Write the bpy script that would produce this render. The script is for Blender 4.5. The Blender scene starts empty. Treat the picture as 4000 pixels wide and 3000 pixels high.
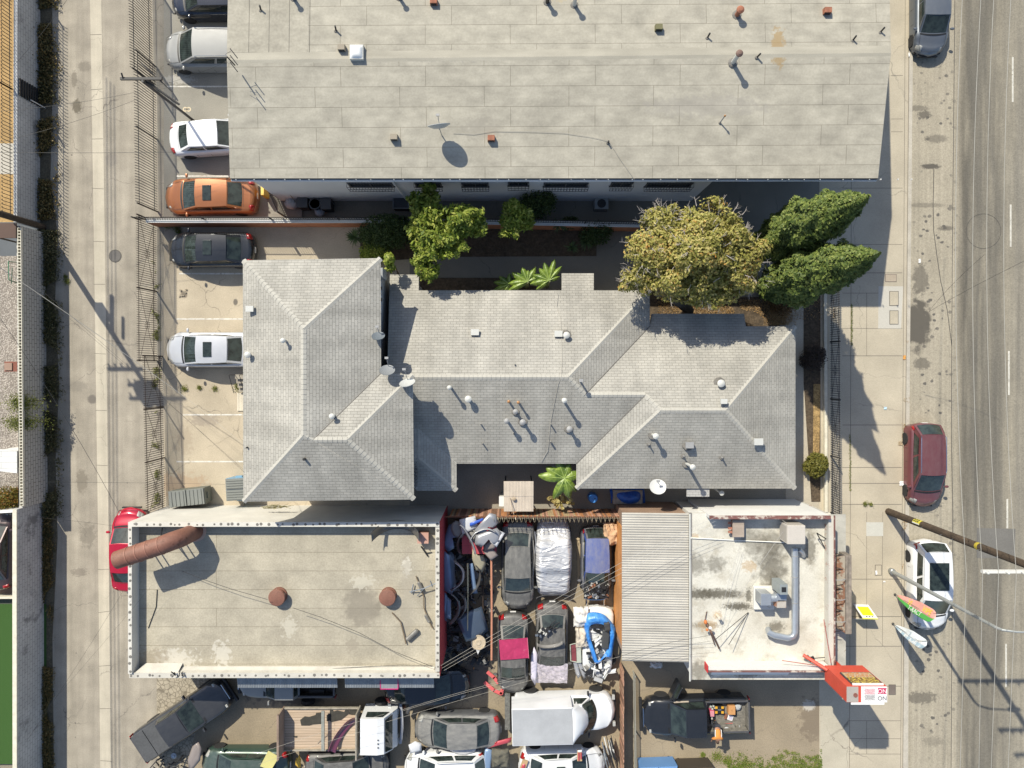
import bpy, bmesh, math, random
from mathutils import Vector, Matrix, noise
R = math.radians
random.seed(7)
C = bpy.context.scene.collection
scn = bpy.context.scene
# ---------------------------------------------------------------- camera: a drone looking straight down
H = 39.7; S = 70.0; CX = 2000.0; CY = 1430.0      # flying height (m), photo pixels per metre on the ground, nadir pixel
cam = bpy.data.cameras.new('camera'); camo = bpy.data.objects.new('camera', cam); C.objects.link(camo)
camo.location = (0, 0, H); camo.rotation_euler = (0, 0, 0)
cam.sensor_width = 36; cam.lens = S*H/4000*36; cam.shift_y = -70/4000
cam.clip_end = 2000; cam.clip_start = 0.5
scn.camera = camo
# ---------------------------------------------------------------- sky and sun
SUN_EL = 45.0
SDIR = Vector((0.541, -0.841, -math.tan(R(SUN_EL)))).normalized()   # the way the light travels
w = bpy.data.worlds.new("World"); scn.world = w; w.use_nodes = True
wt = w.node_tree; bg = wt.nodes['Background']
sky = wt.nodes.new('ShaderNodeTexSky'); sky.sky_type = 'NISHITA'; sky.sun_disc = False
sky.sun_elevation = R(SUN_EL); sky.sun_rotation = math.atan2(-SDIR.x, -SDIR.y)
sky.air_density = 1.0; sky.dust_density = 1.2
wt.links.new(sky.outputs[0], bg.inputs[0]); bg.inputs[1].default_value = 0.125
sl = bpy.data.lights.new('sun', 'SUN'); sl.energy = 4.6; sl.angle = R(0.53); sl.color = (1.0, 0.94, 0.79)
so = bpy.data.objects.new('sun', sl); C.objects.link(so)
so.rotation_euler = SDIR.to_track_quat('-Z', 'Y').to_euler(); so.location = (-20, 30, 60)
scn.view_settings.view_transform = 'Standard'; scn.view_settings.look = 'None'
scn.view_settings.gamma = 1; scn.view_settings.use_curve_mapping = False
scn.view_settings.exposure = 0.34

def W(px, py, z=0.0):                     # photo pixel (4000 wide) at height z -> metres
    k = (H-z)/H/S
    return Vector(((px-CX)*k, -(py-CY)*k, z))
def V(x, y, z=0.0): return W(x*1.8083, y*1.8083, z)
def T(c, r, x, y, z=0.0): return W(1000*c+x*.60277, 1000*r+y*.60277, z)

# ---------------------------------------------------------------- materials
class NT:
    def __init__(s, name):
        s.m = bpy.data.materials.new(name); s.m.use_nodes = True
        s.t = s.m.node_tree; s.b = s.t.nodes['Principled BSDF']
        s.tc = s.n('TexCoord')
        s.obj = s.tc.outputs['Object']; s.uv = s.tc.outputs['UV']
    def n(s, typ, ins=None, **props):
        nd = s.t.nodes.new('ShaderNode'+typ)
        for k, v in props.items(): setattr(nd, k, v)
        for k, v in (ins or {}).items(): s.set(nd.inputs[k], v)
        return nd
    def set(s, sock, v):
        if isinstance(v, bpy.types.NodeSocket): s.t.links.new(v, sock)
        else:
            if sock.type == 'RGBA' and len(v) == 3: v = (*v, 1)
            sock.default_value = v
    def noise(s, scale, detail=3, vec=None, rough=.55, dist=0):
        return s.n('TexNoise', {'Vector': vec or s.obj, 'Scale': scale, 'Detail': detail, 'Roughness': rough, 'Distortion': dist}).outputs['Fac']
    def math(s, op, a, b=0.0, c=None, clamp=False):
        nd = s.n('Math', {0: a, 1: b}, operation=op, use_clamp=clamp)
        if c is not None: s.set(nd.inputs[2], c)
        return nd.outputs[0]
    def rng(s, v, a, b, c=0.0, d=1.0, smooth=False):
        nd = s.n('MapRange', {0: v, 1: a, 2: b, 3: c, 4: d})
        if smooth: nd.interpolation_type = 'SMOOTHSTEP'
        return nd.outputs[0]
    def mix(s, f, a, b, blend='MIX'):
        nd = s.n('Mix', data_type='RGBA', blend_type=blend)
        s.set(nd.inputs[0], f); s.set(nd.inputs[6], a); s.set(nd.inputs[7], b)
        return nd.outputs[2]
    def scale(s, col, f):
        nd = s.n('VectorMath', operation='SCALE'); s.set(nd.inputs[0], col[:3] if isinstance(col, tuple) else col); s.set(nd.inputs[3], f)
        return nd.outputs[0]
    def mapping(s, vec, scale=(1,1,1), loc=(0,0,0), rot=(0,0,0)):
        return s.n('Mapping', {'Vector': vec, 'Scale': scale, 'Location': loc, 'Rotation': rot}).outputs[0]
    def bump(s, h, strength=.3, dist=.02):
        b = s.n('Bump', {'Height': h, 'Strength': strength, 'Distance': dist}).outputs[0]
        s.set(s.b.inputs['Normal'], b)
    def spot(s, c, r, warp=.5, vec=None, soft=.35):
        """a stain lying at world point c with radii r"""
        v = s.mapping(vec or s.obj, scale=(1/r[0], 1/r[1], 0), loc=(-c[0]/r[0], -c[1]/r[1], 0))
        d = s.n('VectorMath', {0: v}, operation='LENGTH').outputs['Value']
        nz = s.noise(2.2/max(min(r), .1), 4)
        d = s.math('ADD', d, s.math('MULTIPLY', s.math('SUBTRACT', nz, .5), warp*2.5))
        return s.rng(d, 1-soft, 1+soft*.4, 1, 0, True)
MATS = {}
def surf(name, col, rough=.8, metal=0.0, var=.12, vs=.8, fine=.08, fs=30, bump=.0, bdist=.01, streak=None, spots=None,
         oil=None, coat=0, spec=None, wear=None, brick=None, crack=None, emit=None, slats=None):
    if name in MATS: return MATS[name]
    q = NT(name); c = tuple(col)
    base = q.scale(c, q.rng(q.noise(vs, 5), .25, .75, 1-var, 1+var))
    if brick:     # (w, h, mortar, colour, offset, strength)
        bt = q.n('TexBrick', {'Vector': q.uv, 'Scale': 1.0, 'Brick Width': brick[0], 'Row Height': brick[1], 'Mortar Size': brick[2],
                 'Mortar Smooth': .1, 'Color1': (1,1,1,1), 'Color2': (.95,.95,.955,1), 'Mortar': (*brick[3], 1)}, offset=brick[4], offset_frequency=2)
        nb = q.noise(1.2, 2)
        base = q.mix(brick[5], base, bt.outputs['Color'], 'MULTIPLY')
    if streak:    # (scale vector, amount)
        st = q.noise(1.0, 4, q.mapping(q.obj, scale=streak[0]))
        base = q.scale(base, q.rng(st, .3, .7, 1-streak[1], 1+streak[1]))
    base = q.scale(base, q.rng(q.noise(fs, 3), .3, .7, 1-fine, 1+fine))
    if oil:       # (scale, threshold, colour, strength) small dark drips, gathered where a broad noise is high
        vo = q.n('TexVoronoi', {'Vector': q.mapping(q.obj, scale=(1,1,0)), 'Scale': oil[0], 'Randomness': 1.0})
        dense = q.rng(q.noise(.35, 2), .45, .62, 0, 1)
        wv = q.math('ADD', vo.outputs['Distance'], q.math('MULTIPLY', q.noise(oil[0]*3, 2), .25))
        f = q.math('MULTIPLY', q.rng(wv, oil[1], oil[1]+.06, oil[3], 0), dense, clamp=True)
        base = q.mix(f, base, oil[2])
    if crack:     # (scale, width, colour)
        vv = q.n('VectorMath', {0: q.obj, 1: q.scale(q.n('TexNoise', {'Vector': q.obj, 'Scale': 1.5, 'Detail': 4}).outputs['Color'], .9)}, operation='ADD').outputs[0]
        vc = q.n('TexVoronoi', {'Vector': q.mapping(vv, scale=(1,1,0)), 'Scale': crack[0]}, feature='DISTANCE_TO_EDGE')
        f = q.rng(vc.outputs['Distance'], 0, crack[1], 1, 0)
        f = q.math('MULTIPLY', f, q.rng(q.noise(.5, 2), .42, .6, 0, .85))
        base = q.mix(f, base, crack[2])
    for sp in (spots or []):    # (centre, radii, colour, strength)
        f = q.math('MULTIPLY', q.spot(sp[0], sp[1], sp[4] if len(sp) > 4 else .5), sp[3])
        base = q.mix(f, base, sp[2])
    if wear:      # (colour, scale, threshold)
        base = q.mix(q.rng(q.noise(wear[1], 6, rough=.7), wear[2], wear[2]+.08), base, wear[0])
    q.set(q.b.inputs['Base Color'], base)
    q.set(q.b.inputs['Roughness'], rough); q.set(q.b.inputs['Metallic'], metal)
    if spec is not None: q.b.inputs['Specular IOR Level'].default_value = spec
    if coat: q.b.inputs['Coat Weight'].default_value = coat; q.b.inputs['Coat Roughness'].default_value = .06
    if bump: q.bump(q.noise(fs, 4), bump, bdist)
    MATS[name] = q.m; return q.m
def paint(name, col, rough=.32, dust=.0, metal=.25):
    """car paint; dust = how much pale dust lies on it"""
    if name in MATS: return MATS[name]
    q = NT(name)
    base = q.scale(tuple(col), q.rng(q.noise(1.3, 3), .3, .7, .95, 1.05))
    up = q.n('SeparateXYZ', {0: q.n('NewGeometry').outputs['Normal']}).outputs[2]
    nz = q.noise(2.2, 6, q.mapping(q.obj, scale=(1, 2.2, 1)), rough=.7)
    f = q.math('MULTIPLY', q.math('MULTIPLY', q.rng(nz, .3, .75, .35, 1), dust), q.rng(up, .2, .9, .25, 1), clamp=True)
    base = q.mix(f, base, (.33, .32, .295))
    q.set(q.b.inputs['Base Color'], base)
    q.set(q.b.inputs['Roughness'], q.math('ADD', q.math('MULTIPLY', f, .45), rough, clamp=True))
    q.b.inputs['Metallic'].default_value = metal
    q.b.inputs['Coat Weight'].default_value = max(0, .8-dust); q.b.inputs['Coat Roughness'].default_value = .05
    MATS[name] = q.m; return q.m
def shingle(name, col):
    q = NT(name)
    bw, rh = .31, .145
    bt = q.n('TexBrick', {'Vector': q.uv, 'Scale': 1.0, 'Brick Width': bw, 'Row Height': rh, 'Mortar Size': .007, 'Mortar Smooth': .2, 'Bias': 0.0,
             'Color1': (1,1,1,1), 'Color2': (.86,.865,.87,1), 'Mortar': (.62,.61,.59,1)}, offset=.5, offset_frequency=2)
    sep = q.n('SeparateXYZ', {0: q.uv})
    saw = q.math('FRACT', q.math('DIVIDE', sep.outputs[1], rh))
    base = q.scale(tuple(col), q.rng(q.noise(.45, 6, rough=.65), .3, .7, .82, 1.12))
    # long streaks of weathering run down the slope
    st = q.noise(1.0, 4, q.mapping(q.uv, scale=(1.1, .16, 1)))
    base = q.scale(base, q.rng(st, .3, .72, .80, 1.10))
    base = q.mix(1.0, base, bt.outputs['Color'], 'MULTIPLY')
    base = q.scale(base, q.rng(q.noise(60, 2), .3, .7, .9, 1.1))
    q.set(q.b.inputs['Base Color'], base); q.b.inputs['Roughness'].default_value = .95
    h = q.math('SUBTRACT', q.math('MULTIPLY', saw, -.002), q.math('MULTIPLY', bt.outputs['Fac'], .007))
    q.bump(h, 1.0, 1.0)
    return q.m
def glass(name='car_glass', col=(.012,.016,.016), rough=.04):
    if name in MATS: return MATS[name]
    q = NT(name); f = q.rng(q.noise(3.0, 2), .35, .65, .6, 1.6)
    q.set(q.b.inputs['Base Color'], q.scale(col, f)); q.b.inputs['Roughness'].default_value = rough
    q.b.inputs['Specular IOR Level'].default_value = .7
    MATS[name] = q.m; return q.m
def leafmat(name, stops, scale=1.0, trans=.3):
    q = NT(name)
    g = q.n('NewGeometry')
    f = q.math('ADD', q.math('MULTIPLY', g.outputs['Random Per Island'], .6), q.math('MULTIPLY', q.noise(scale, 2), .55), clamp=True)
    rp = q.n('ValToRGB', {0: f}); el = rp.color_ramp.elements
    el[0].position, el[0].color = stops[0][0], (*stops[0][1], 1)
    el[1].position, el[1].color = stops[-1][0], (*stops[-1][1], 1)
    for p_, c_ in stops[1:-1]:
        e = el.new(p_); e.color = (*c_, 1)
    q.set(q.b.inputs['Base Color'], rp.outputs[0]); q.b.inputs['Roughness'].default_value = .55
    q.b.inputs['Specular IOR Level'].default_value = .3
    tr = q.n('BsdfTranslucent', {'Color': rp.outputs[0]})
    mx = q.n('MixShader', {0: trans, 1: q.b.outputs[0], 2: tr.outputs[0]})
    out = [n for n in q.t.nodes if n.type == 'OUTPUT_MATERIAL'][0]
    q.t.links.new(mx.outputs[0], out.inputs[0])
    return q.m

# ---------------------------------------------------------------- meshes
class MB:
    """collects shapes, then builds ONE mesh object"""
    def __init__(s): s.v = []; s.f = []; s.mi = []; s.mats = []; s.m = 0
    def use(s, mat):
        if mat not in s.mats: s.mats.append(mat)
        s.m = s.mats.index(mat); return s
    def add(s, vs, fs):
        o = len(s.v); s.v += [Vector(v) for v in vs]
        for f in fs: s.f.append([o+i for i in f]); s.mi.append(s.m)
        return s
    def poly(s, pts): return s.add(pts, [list(range(len(pts)))])
    def box(s, c, d, rot=0.0, mat=None, top=1.0):
        x, y, z = d[0]/2, d[1]/2, d[2]/2
        vs = [Vector((a*x*(top if e > 0 else 1), b*y*(top if e > 0 else 1), e*z)) for e in (-1, 1) for a, b in ((-1,-1),(1,-1),(1,1),(-1,1))]
        m = mat if mat is not None else Matrix.Rotation(rot, 3, 'Z')
        vs = [m @ v + Vector(c) for v in vs]
        return s.add(vs, [(3,2,1,0),(4,5,6,7),(0,1,5,4),(1,2,6,5),(2,3,7,6),(3,0,4,7)])
    def prism(s, poly, z0, z1, cap=True):
        n = len(poly); a = sum(poly[i][0]*poly[(i+1)%n][1]-poly[(i+1)%n][0]*poly[i][1] for i in range(n))
        if a < 0: poly = list(reversed(poly))
        vs = [(p[0], p[1], z0) for p in poly]+[(p[0], p[1], z1) for p in poly]
        fs = [(i, (i+1)%n, n+(i+1)%n, n+i) for i in range(n)]
        if cap: fs += [list(range(n, 2*n)), list(range(n-1, -1, -1))]
        return s.add(vs, fs)
    def tube(s, pts, r, n=6, cap=True):
        pts = [Vector(p) for p in pts]; rr = r if isinstance(r, (list, tuple)) else [r]*len(pts)
        rings = []; up = None
        for i, p in enumerate(pts):
            d = (pts[min(i+1, len(pts)-1)]-pts[max(i-1, 0)]).normalized()
            if up is None: up = d.orthogonal().normalized()
            up = (up-d*up.dot(d)).normalized(); sd = d.cross(up)
            rings.append([p+(up*math.cos(2*math.pi*j/n)+sd*math.sin(2*math.pi*j/n))*rr[i] for j in range(n)])
        vs = [v for g in rings for v in g]
        fs = [(i*n+j, i*n+(j+1)%n, (i+1)*n+(j+1)%n, (i+1)*n+j) for i in range(len(pts)-1) for j in range(n)]
        if cap: fs += [list(range(n-1, -1, -1)), list(range((len(pts)-1)*n, len(pts)*n))]
        return s.add(vs, fs)
    def lathe(s, c, prof, n=16, m3=None):
        c = Vector(c); vs = []
        for r, z in prof:
            for j in range(n):
                v = Vector((r*math.cos(2*math.pi*j/n), r*math.sin(2*math.pi*j/n), z))
                vs.append((m3 @ v if m3 else v)+c)
        k = len(prof)
        fs = [(i*n+j, i*n+(j+1)%n, (i+1)*n+(j+1)%n, (i+1)*n+j) for i in range(k-1) for j in range(n)]
        fs += [list(range(n-1, -1, -1)), list(range((k-1)*n, k*n))]
        return s.add(vs, fs)
    def grid(s, fn, nu, nv):
        vs = [fn(i/nu, j/nv) for j in range(nv+1) for i in range(nu+1)]
        fs = [(j*(nu+1)+i, j*(nu+1)+i+1, (j+1)*(nu+1)+i+1, (j+1)*(nu+1)+i) for j in range(nv) for i in range(nu)]
        return s.add(vs, fs)
    def blob(s, c, r, n=10, jit=0.0, seed=0):
        rnd = random.Random(seed); c = Vector(c); vs = []; m = n//2
        for i in range(1, m):
            th = math.pi*i/m
            for j in range(n):
                ph = 2*math.pi*j/n; k = 1+rnd.uniform(-jit, jit)
                vs.append(c+Vector((r[0]*math.sin(th)*math.cos(ph), r[1]*math.sin(th)*math.sin(ph), r[2]*math.cos(th)))*k)
        vs += [c+Vector((0,0,r[2])), c-Vector((0,0,r[2]))]; a = len(vs)-2
        fs = [(i*n+j, (i+1)*n+j, (i+1)*n+(j+1)%n, i*n+(j+1)%n) for i in range(m-2) for j in range(n)]
        fs += [(a, j, (j+1)%n) for j in range(n)]+[(a+1, (m-2)*n+(j+1)%n, (m-2)*n+j) for j in range(n)]
        return s.add(vs, fs)
    def build(s, name, mat=None, parent=None, loc=None, smooth=False, bevel=0, solid=0, angle=35):
        me = bpy.data.meshes.new(name)
        me.from_pydata([tuple(v) for v in s.v], [], s.f)
        mats = s.mats or [mat or GREY]
        for m in mats: me.materials.append(m)
        me.polygons.foreach_set('material_index', s.mi)
        uv = me.uv_layers.new(name='uv'); me.update()
        Z = Vector((0, 0, 1))
        for p in me.polygons:
            nn = p.normal; u = Z.cross(nn)
            if u.length < .02: u, vv = Vector((1,0,0)), Vector((0,1,0))
            else: u.normalize(); vv = nn.cross(u)
            for li in p.loop_indices:
                co = me.vertices[me.loops[li].vertex_index].co
                uv.data[li].uv = (co.dot(u), co.dot(vv))
        if smooth:
            me.polygons.foreach_set('use_smooth', [True]*len(me.polygons))
            me.set_sharp_from_angle(angle=R(angle))
        o = bpy.data.objects.new(name, me); C.objects.link(o)
        if loc is not None: o.location = loc
        if parent: o.parent = parent
        if solid:
            md = o.modifiers.new('thick', 'SOLIDIFY'); md.thickness = solid; md.offset = -1
        if bevel:
            md = o.modifiers.new('soft_edge', 'BEVEL'); md.width = bevel; md.segments = 2; md.limit_method = 'ANGLE'
        return o
def tag(o, label=None, cat=None, group=None, kind=None):
    if label: o['label'] = label
    if cat: o['category'] = cat
    if group: o['group'] = group
    if kind: o['kind'] = kind
    return o
def thing(name, label, cat, loc=(0,0,0), rz=0.0, group=None):
    o = bpy.data.objects.new(name, None); C.objects.link(o); o.location = loc; o.rotation_euler = (0,0,rz)
    o.empty_display_size = .3
    return tag(o, label, cat, group)
def struct(name, mb, mat=None, **k): return tag(mb.build(name, mat, **k), kind='structure')
def copy_tree(o, parent=None):
    c = o.copy(); C.objects.link(c)
    if parent: c.parent = parent
    for ch in list(o.children): copy_tree(ch, c)
    return c
GREY = surf('grey_paint', (.4,.4,.4))
BLACK = surf('black_plastic', (.02,.02,.022), .5)
RUBBER = surf('tyre_rubber', (.022,.022,.023), .85)
IRON = surf('black_iron', (.022,.021,.022), .55, var=.3)
RUSTIRON = surf('rusty_iron', (.045,.030,.022), .8, var=.35, vs=4)
STEEL = surf('galvanised_steel', (.38,.40,.41), .38, .8, var=.12, vs=3)
WHITE = surf('white_paint', (.72,.72,.71), .5, var=.06)
RUST = surf('rust', (.20,.085,.045), .85, var=.35, vs=3)
# ================================================================ THE GROUND
def PG(pts, z=0.0):            # photo-pixel outline -> world outline on the ground level z
    return [W(x, y, z) for x, y in pts]
def sheet(name, pts, z, mat, depth=None):
    mb = MB()
    if depth: mb.prism([(p.x, p.y) for p in PG(pts, z)], z-depth, z)
    else: mb.poly([p for p in reversed(PG(pts, z))])
    o = mb.build(name, mat); 
    if not depth:
        me = o.data
        if me.polygons[0].normal.z < 0: me.flip_normals()
    return tag(o, kind='structure')
def q_(x, y): p = W(x, y); return (p.x, p.y)
DIRT = surf('bare_earth', (.23,.20,.155), .95, var=.15, vs=.5, fine=.14, fs=18, bump=.3)
mb = MB(); mb.poly([(-300,-300,-.15),(300,-300,-.15),(300,300,-.15),(-300,300,-.15)]); struct('ground', mb, DIRT)
ALLEY = surf('alley_asphalt', (.305,.272,.220), .93, var=.22, vs=.8, fine=.16, fs=22, bump=.25, streak=((2.2,.10,1),.15),
    oil=(1.5,.14,(.09,.08,.07),.85), crack=(.22,.006,(.13,.115,.10)),
    spots=[(q_(300,415),(.28,.42),(.10,.085,.06),.8), (q_(330,260),(.4,.3),(.17,.15,.12),.6), (q_(290,310),(.18,.5),(.16,.14,.11),.7),
           (q_(344,2090),(.5,.7),(.14,.125,.10),.5,.9), (q_(310,2235),(.5,.25),(.13,.11,.09),.5,.9), (q_(360,1560),(.28,.28),(.13,.115,.10),.8,.2),
           (q_(300,1510),(.7,.3),(.2,.18,.15),.5), (q_(320,1880),(.35,.7),(.15,.13,.1),.6), (q_(435,625),(.4,.4),(.2,.18,.16),.4)])
sheet('alley', [(60,-500),(640,-500),(640,3500),(60,3500)], 0.0, ALLEY, .14)
GUT = surf('gutter_concrete', (.46,.415,.33), .9, var=.14, vs=.8, fine=.09, fs=25, streak=((3,.12,1),.10), bump=.2, crack=(.35,.006,(.2,.18,.15)),
           oil=(2.4,.10,(.2,.18,.15),.5))
gl = [(351,-100),(352,0),(368,1000),(382,2000),(393,3100)]; gr = [(395,-100),(396,0),(411,1000),(424,2000),(435,3100)]
mb = MB().use(GUT); mb.prism([(p.x,p.y) for p in PG(gl+gr[::-1])], -.1, .006)
JOINT = surf('dark_joint', (.12,.11,.095), .95)
mb.use(JOINT)
for y in (137,350,543,738,945,1113,1381,1605,1816,2224,2390,2600,2770,2972):
    x = 351+ (y/3000)*42
    a, b = W(x, y+random.uniform(-3,3)), W(x+44, y+random.uniform(-3,3))
    mb.box(((a+b)/2)+Vector((0,0,.005)), ((b-a).length, .02, .012), math.atan2((b-a).y, (b-a).x))
struct('gutter', mb)
# parking yards left of the buildings
PARK1 = surf('parking_asphalt', (.26,.245,.21), .93, var=.16, vs=.6, fine=.12, fs=20, bump=.3, oil=(2,.12,(.1,.09,.08),.6),
             spots=[(q_(700,310),(.9,.25),(.5,.48,.44),.5,1.0)])
sheet('parking_asphalt', [(640,-500),(1180,-500),(1180,858),(640,858)], 0.0, PARK1, .139)
PARK2 = surf('parking_concrete', (.42,.36,.27), .92, var=.2, vs=.45, fine=.10, fs=16, bump=.2, crack=(.28,.008,(.17,.15,.12)),
             oil=(1.6,.09,(.16,.14,.12),.6), spots=[(q_(718,1150),(.22,.22),(.12,.1,.08),.8), (q_(920,1180),(.14,.2),(.1,.09,.08),.85,.2),
             (q_(800,1640),(.9,.35),(.26,.22,.18),.6,1), (q_(700,1890),(1.6,.6),(.36,.24,.15),.5,1), (q_(720,1720),(.5,.8),(.33,.27,.2),.5,1)])
sheet('parking_concrete', [(640,858),(1600,858),(1600,2010),(640,2010)], 0.0, PARK2, .138)
LINEP = surf('worn_white_line', (.60,.58,.53), .8, var=.3, vs=3, wear=((.42,.38,.31), 5, .52))
mb = MB().use(LINEP)
for y, x0, x1 in ((1069,700,950),(1246,690,950),(1620,715,950),(1803,690,950),(338,650,1000),(688,690,1000),(520,700,1000)):
    a, b = W(x0,y), W(x1,y); mb.box(((a+b)/2)+Vector((0,0,.0045)), ((b-a).length,.075,.005))
struct('parking_lines', mb)
mb = MB().use(surf('cream_number', (.62,.52,.36), .8))
for dx in (-7, 7):
    c = W(730+dx, 427, .008); n = 12
    for i in range(n):
        a0, a1 = 2*math.pi*i/n, 2*math.pi*(i+1)/n
        o_, i_ = .135, .075
        mb.poly([c+Vector((o_*math.cos(a0),o_*math.sin(a0),0)), c+Vector((o_*math.cos(a1),o_*math.sin(a1),0)), c+Vector((i_*math.cos(a1),i_*math.sin(a1),0)), c+Vector((i_*math.cos(a0),i_*math.sin(a0),0))])
struct('parking_number', mb)
# courtyard between the buildings: paths and beds
PATHM = surf('courtyard_path', (.20,.185,.155), .93, var=.12, vs=.5, fine=.1, fs=20, crack=(.2,.006,(.08,.07,.06)))
sheet('courtyard_path', [(1600,700),(3300,700),(3300,1280),(1600,1280)], 0.0, PATHM, .137)
BED = surf('garden_soil', (.085,.062,.040), .97, var=.35, vs=2.5, fine=.35, fs=9, bump=.6, bdist=.05)
for i, pts in enumerate(([(1405,905),(2330,888),(2330,1000),(1800,1003),(1410,1022)], [(1640,1085),(2095,1085),(2095,1140),(1640,1140)], [(2420,1085),(2560,1085),(2560,1240),(2420,1240)],
        [(2560,1160),(3080,1160),(3040,1290),(2560,1290)], [(3140,1130),(3205,1130),(3205,1960),(3170,1960),(3140,1500)])):
    sheet('garden_bed', pts, .03, BED, .08)
sheet('inner_yard', [(1600,1280),(3235,1280),(3235,2015),(1600,2015)], 0.0, surf('yard_slab', (.27,.245,.20), .93, var=.15, vs=.6, fine=.12, fs=15), .136)
sheet('front_path', [(3070,1130),(3235,1130),(3235,2005),(3070,2005)], .008, surf('front_path_slab', (.43,.38,.30), .92, var=.12, fine=.1, fs=15), .1)
STRAW = surf('dry_lawn', (.30,.20,.085), .97, var=.35, vs=3, fine=.4, fs=12, bump=.6, bdist=.04)
sheet('dry_lawn', [(3178,1500),(3205,1500),(3200,1780),(3176,1780)], .05, STRAW, .06)
# salvage yard and right hand lot
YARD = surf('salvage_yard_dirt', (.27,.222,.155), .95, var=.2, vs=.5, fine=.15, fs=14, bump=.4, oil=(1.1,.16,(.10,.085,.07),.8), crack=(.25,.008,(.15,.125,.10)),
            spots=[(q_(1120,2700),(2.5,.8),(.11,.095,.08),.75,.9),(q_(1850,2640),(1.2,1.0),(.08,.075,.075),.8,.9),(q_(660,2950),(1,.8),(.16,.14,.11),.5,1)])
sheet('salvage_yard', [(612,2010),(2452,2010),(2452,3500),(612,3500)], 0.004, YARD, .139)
COB = surf('broken_asphalt', (.27,.235,.18), .95, var=.25, vs=2, fine=.2, fs=12, bump=.4, crack=None)
q = NT('crazed_asphalt')
vc = q.n('TexVoronoi', {'Vector': q.mapping(q.obj, scale=(1,1,0)), 'Scale': 4.5}, feature='DISTANCE_TO_EDGE')
bs = q.scale((.36,.315,.24), q.rng(q.noise(2, 4), .3, .7, .8, 1.15))
q.set(q.b.inputs['Base Color'], q.mix(q.rng(vc.outputs['Distance'], .02, .09, .8, 0), bs, (.13,.11,.08))); q.b.inputs['Roughness'].default_value = .95
sheet('crazed_asphalt', [(612,2640),(810,2640),(780,2800),(700,3100),(612,3100)], .010, q.m)
LOT = surf('right_lot_dirt', (.28,.23,.162), .95, var=.15, vs=.5, fine=.14, fs=16, bump=.3, oil=(1.3,.12,(.12,.1,.08),.6), crack=(.3,.006,(.17,.14,.11)),
           spots=[(q_(3175,2810),(.8,1.3),(.16,.125,.09),.7,1.0),(q_(3160,2755),(.4,.3),(.5,.47,.42),.7,.8)])
sheet('right_lot', [(2452,2010),(3212,2010),(3212,3500),(2452,3500)], 0.004, LOT, .139)
# far west yards
sheet('west_yard_dirt', [(-700,-600),(140,-600),(140,868),(-700,868)], 0.002, surf('ochre_dirt', (.36,.235,.10), .97, var=.2, vs=.9, fine=.2, fs=10), .14)
sheet('west_yard_slab', [(-500,560),(140,560),(140,680),(-500,680)], 0.012, surf('west_slab', (.45,.42,.36), .9, var=.1))
sheet('west_carport_floor', [(-500,868),(170,868),(170,1000),(-500,1000)], 0.002, surf('west_dark_floor', (.10,.11,.12), .8, var=.2), .14)
q = NT('gravel')
vo = q.n('TexVoronoi', {'Vector': q.mapping(q.obj, scale=(1,1,0)), 'Scale': 14.0})
q.set(q.b.inputs['Base Color'], q.scale(q.mix(q.rng(vo.outputs['Distance'], .1, .6), (.52,.47,.41), (.22,.19,.16)), q.rng(q.noise(1.5,4), .3, .7, .85, 1.12))); q.b.inputs['Roughness'].default_value = .9
q.bump(vo.outputs['Distance'], .8, .03)
sheet('west_gravel', [(-700,1000),(180,1000),(180,2010),(-700,2010)], 0.003, q.m, .14)
sheet('west_driveway', [(-700,2010),(180,2010),(180,2335),(-700,2335)], 0.003, surf('west_driveway_slab', (.20,.14,.105), .9, var=.15), .14)
q = NT('lawn_turf')
q.set(q.b.inputs['Base Color'], q.mix(q.noise(40, 3), (.016,.060,.008), (.05,.12,.018))); q.b.inputs['Roughness'].default_value = .9
q.bump(q.noise(60, 3), .8, .03)
sheet('west_lawn', [(-700,2360),(180,2360),(180,2985),(-700,2985)], 0.05, q.m, .1)
sheet('west_border', [(-700,2335),(180,2335),(180,2360),(-700,2360)], 0.03, surf('west_dark_border', (.06,.07,.05), .9), .1)
# weeds at the foot of the alley wall: a strip of soil
sheet('verge_soil', [(140,-300),(200,-300),(206,300),(196,700),(222,900),(214,1200),(230,1500),(216,1800),(224,2100),(204,2500),(212,3200),(150,3200),(150,900)], .02, surf('verge_soil', (.10,.085,.055), .97, var=.3, vs=3, fine=.3, fs=12), .03)
# ---- pavement, kerb and road
SW = surf('pavement_concrete', (.42,.37,.285), .92, var=.15, vs=.5, fine=.09, fs=18, bump=.2, oil=(2.6,.07,(.2,.18,.15),.6), crack=(.16,.004,(.2,.18,.15)))
mb = MB().use(SW)
mb.prism([(p.x,p.y) for p in PG([(3200,-500),(3555,-500),(3537,1500),(3520,3500),(3200,3500)])], -.14, .012)
mb.use(JOINT)
def jl(x0,y0,x1,y1,wd=.022):
    a, b = W(x0,y0), W(x1,y1); mb.box(((a+b)/2)+Vector((0,0,.0125)), ((b-a).length, wd, .006), math.atan2((b-a).y,(b-a).x))
jl(3325,700,3318,3000); jl(3536,-50,3530,1000,.02); jl(3530,1000,3517,3100,.02)
for y in (295,465,515,735,955,1066,1145,1283,1390,1660,1826,1888,1970,2262,2408,2524,2680,2815,2885,2945): jl(3290 if y > 700 else 3480, y, 3528-(y/3000)*10, y, .02 if y%2 else .028)
for y0, y1 in ((1145,1390),(2000,2262),(2262,2524),(2817,2945)): jl(3385, y0, 3385, y1, .018)
for y0, y1 in ((2000,2262),(2262,2524)): jl(3448, y0, 3446, y1, .018)
struct('pavement', mb)
sheet('pavement_patch', [(3432,1118),(3528,1118),(3520,1283),(3430,1283)], .020, surf('pale_concrete', (.47,.445,.39), .9, var=.05))
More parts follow.
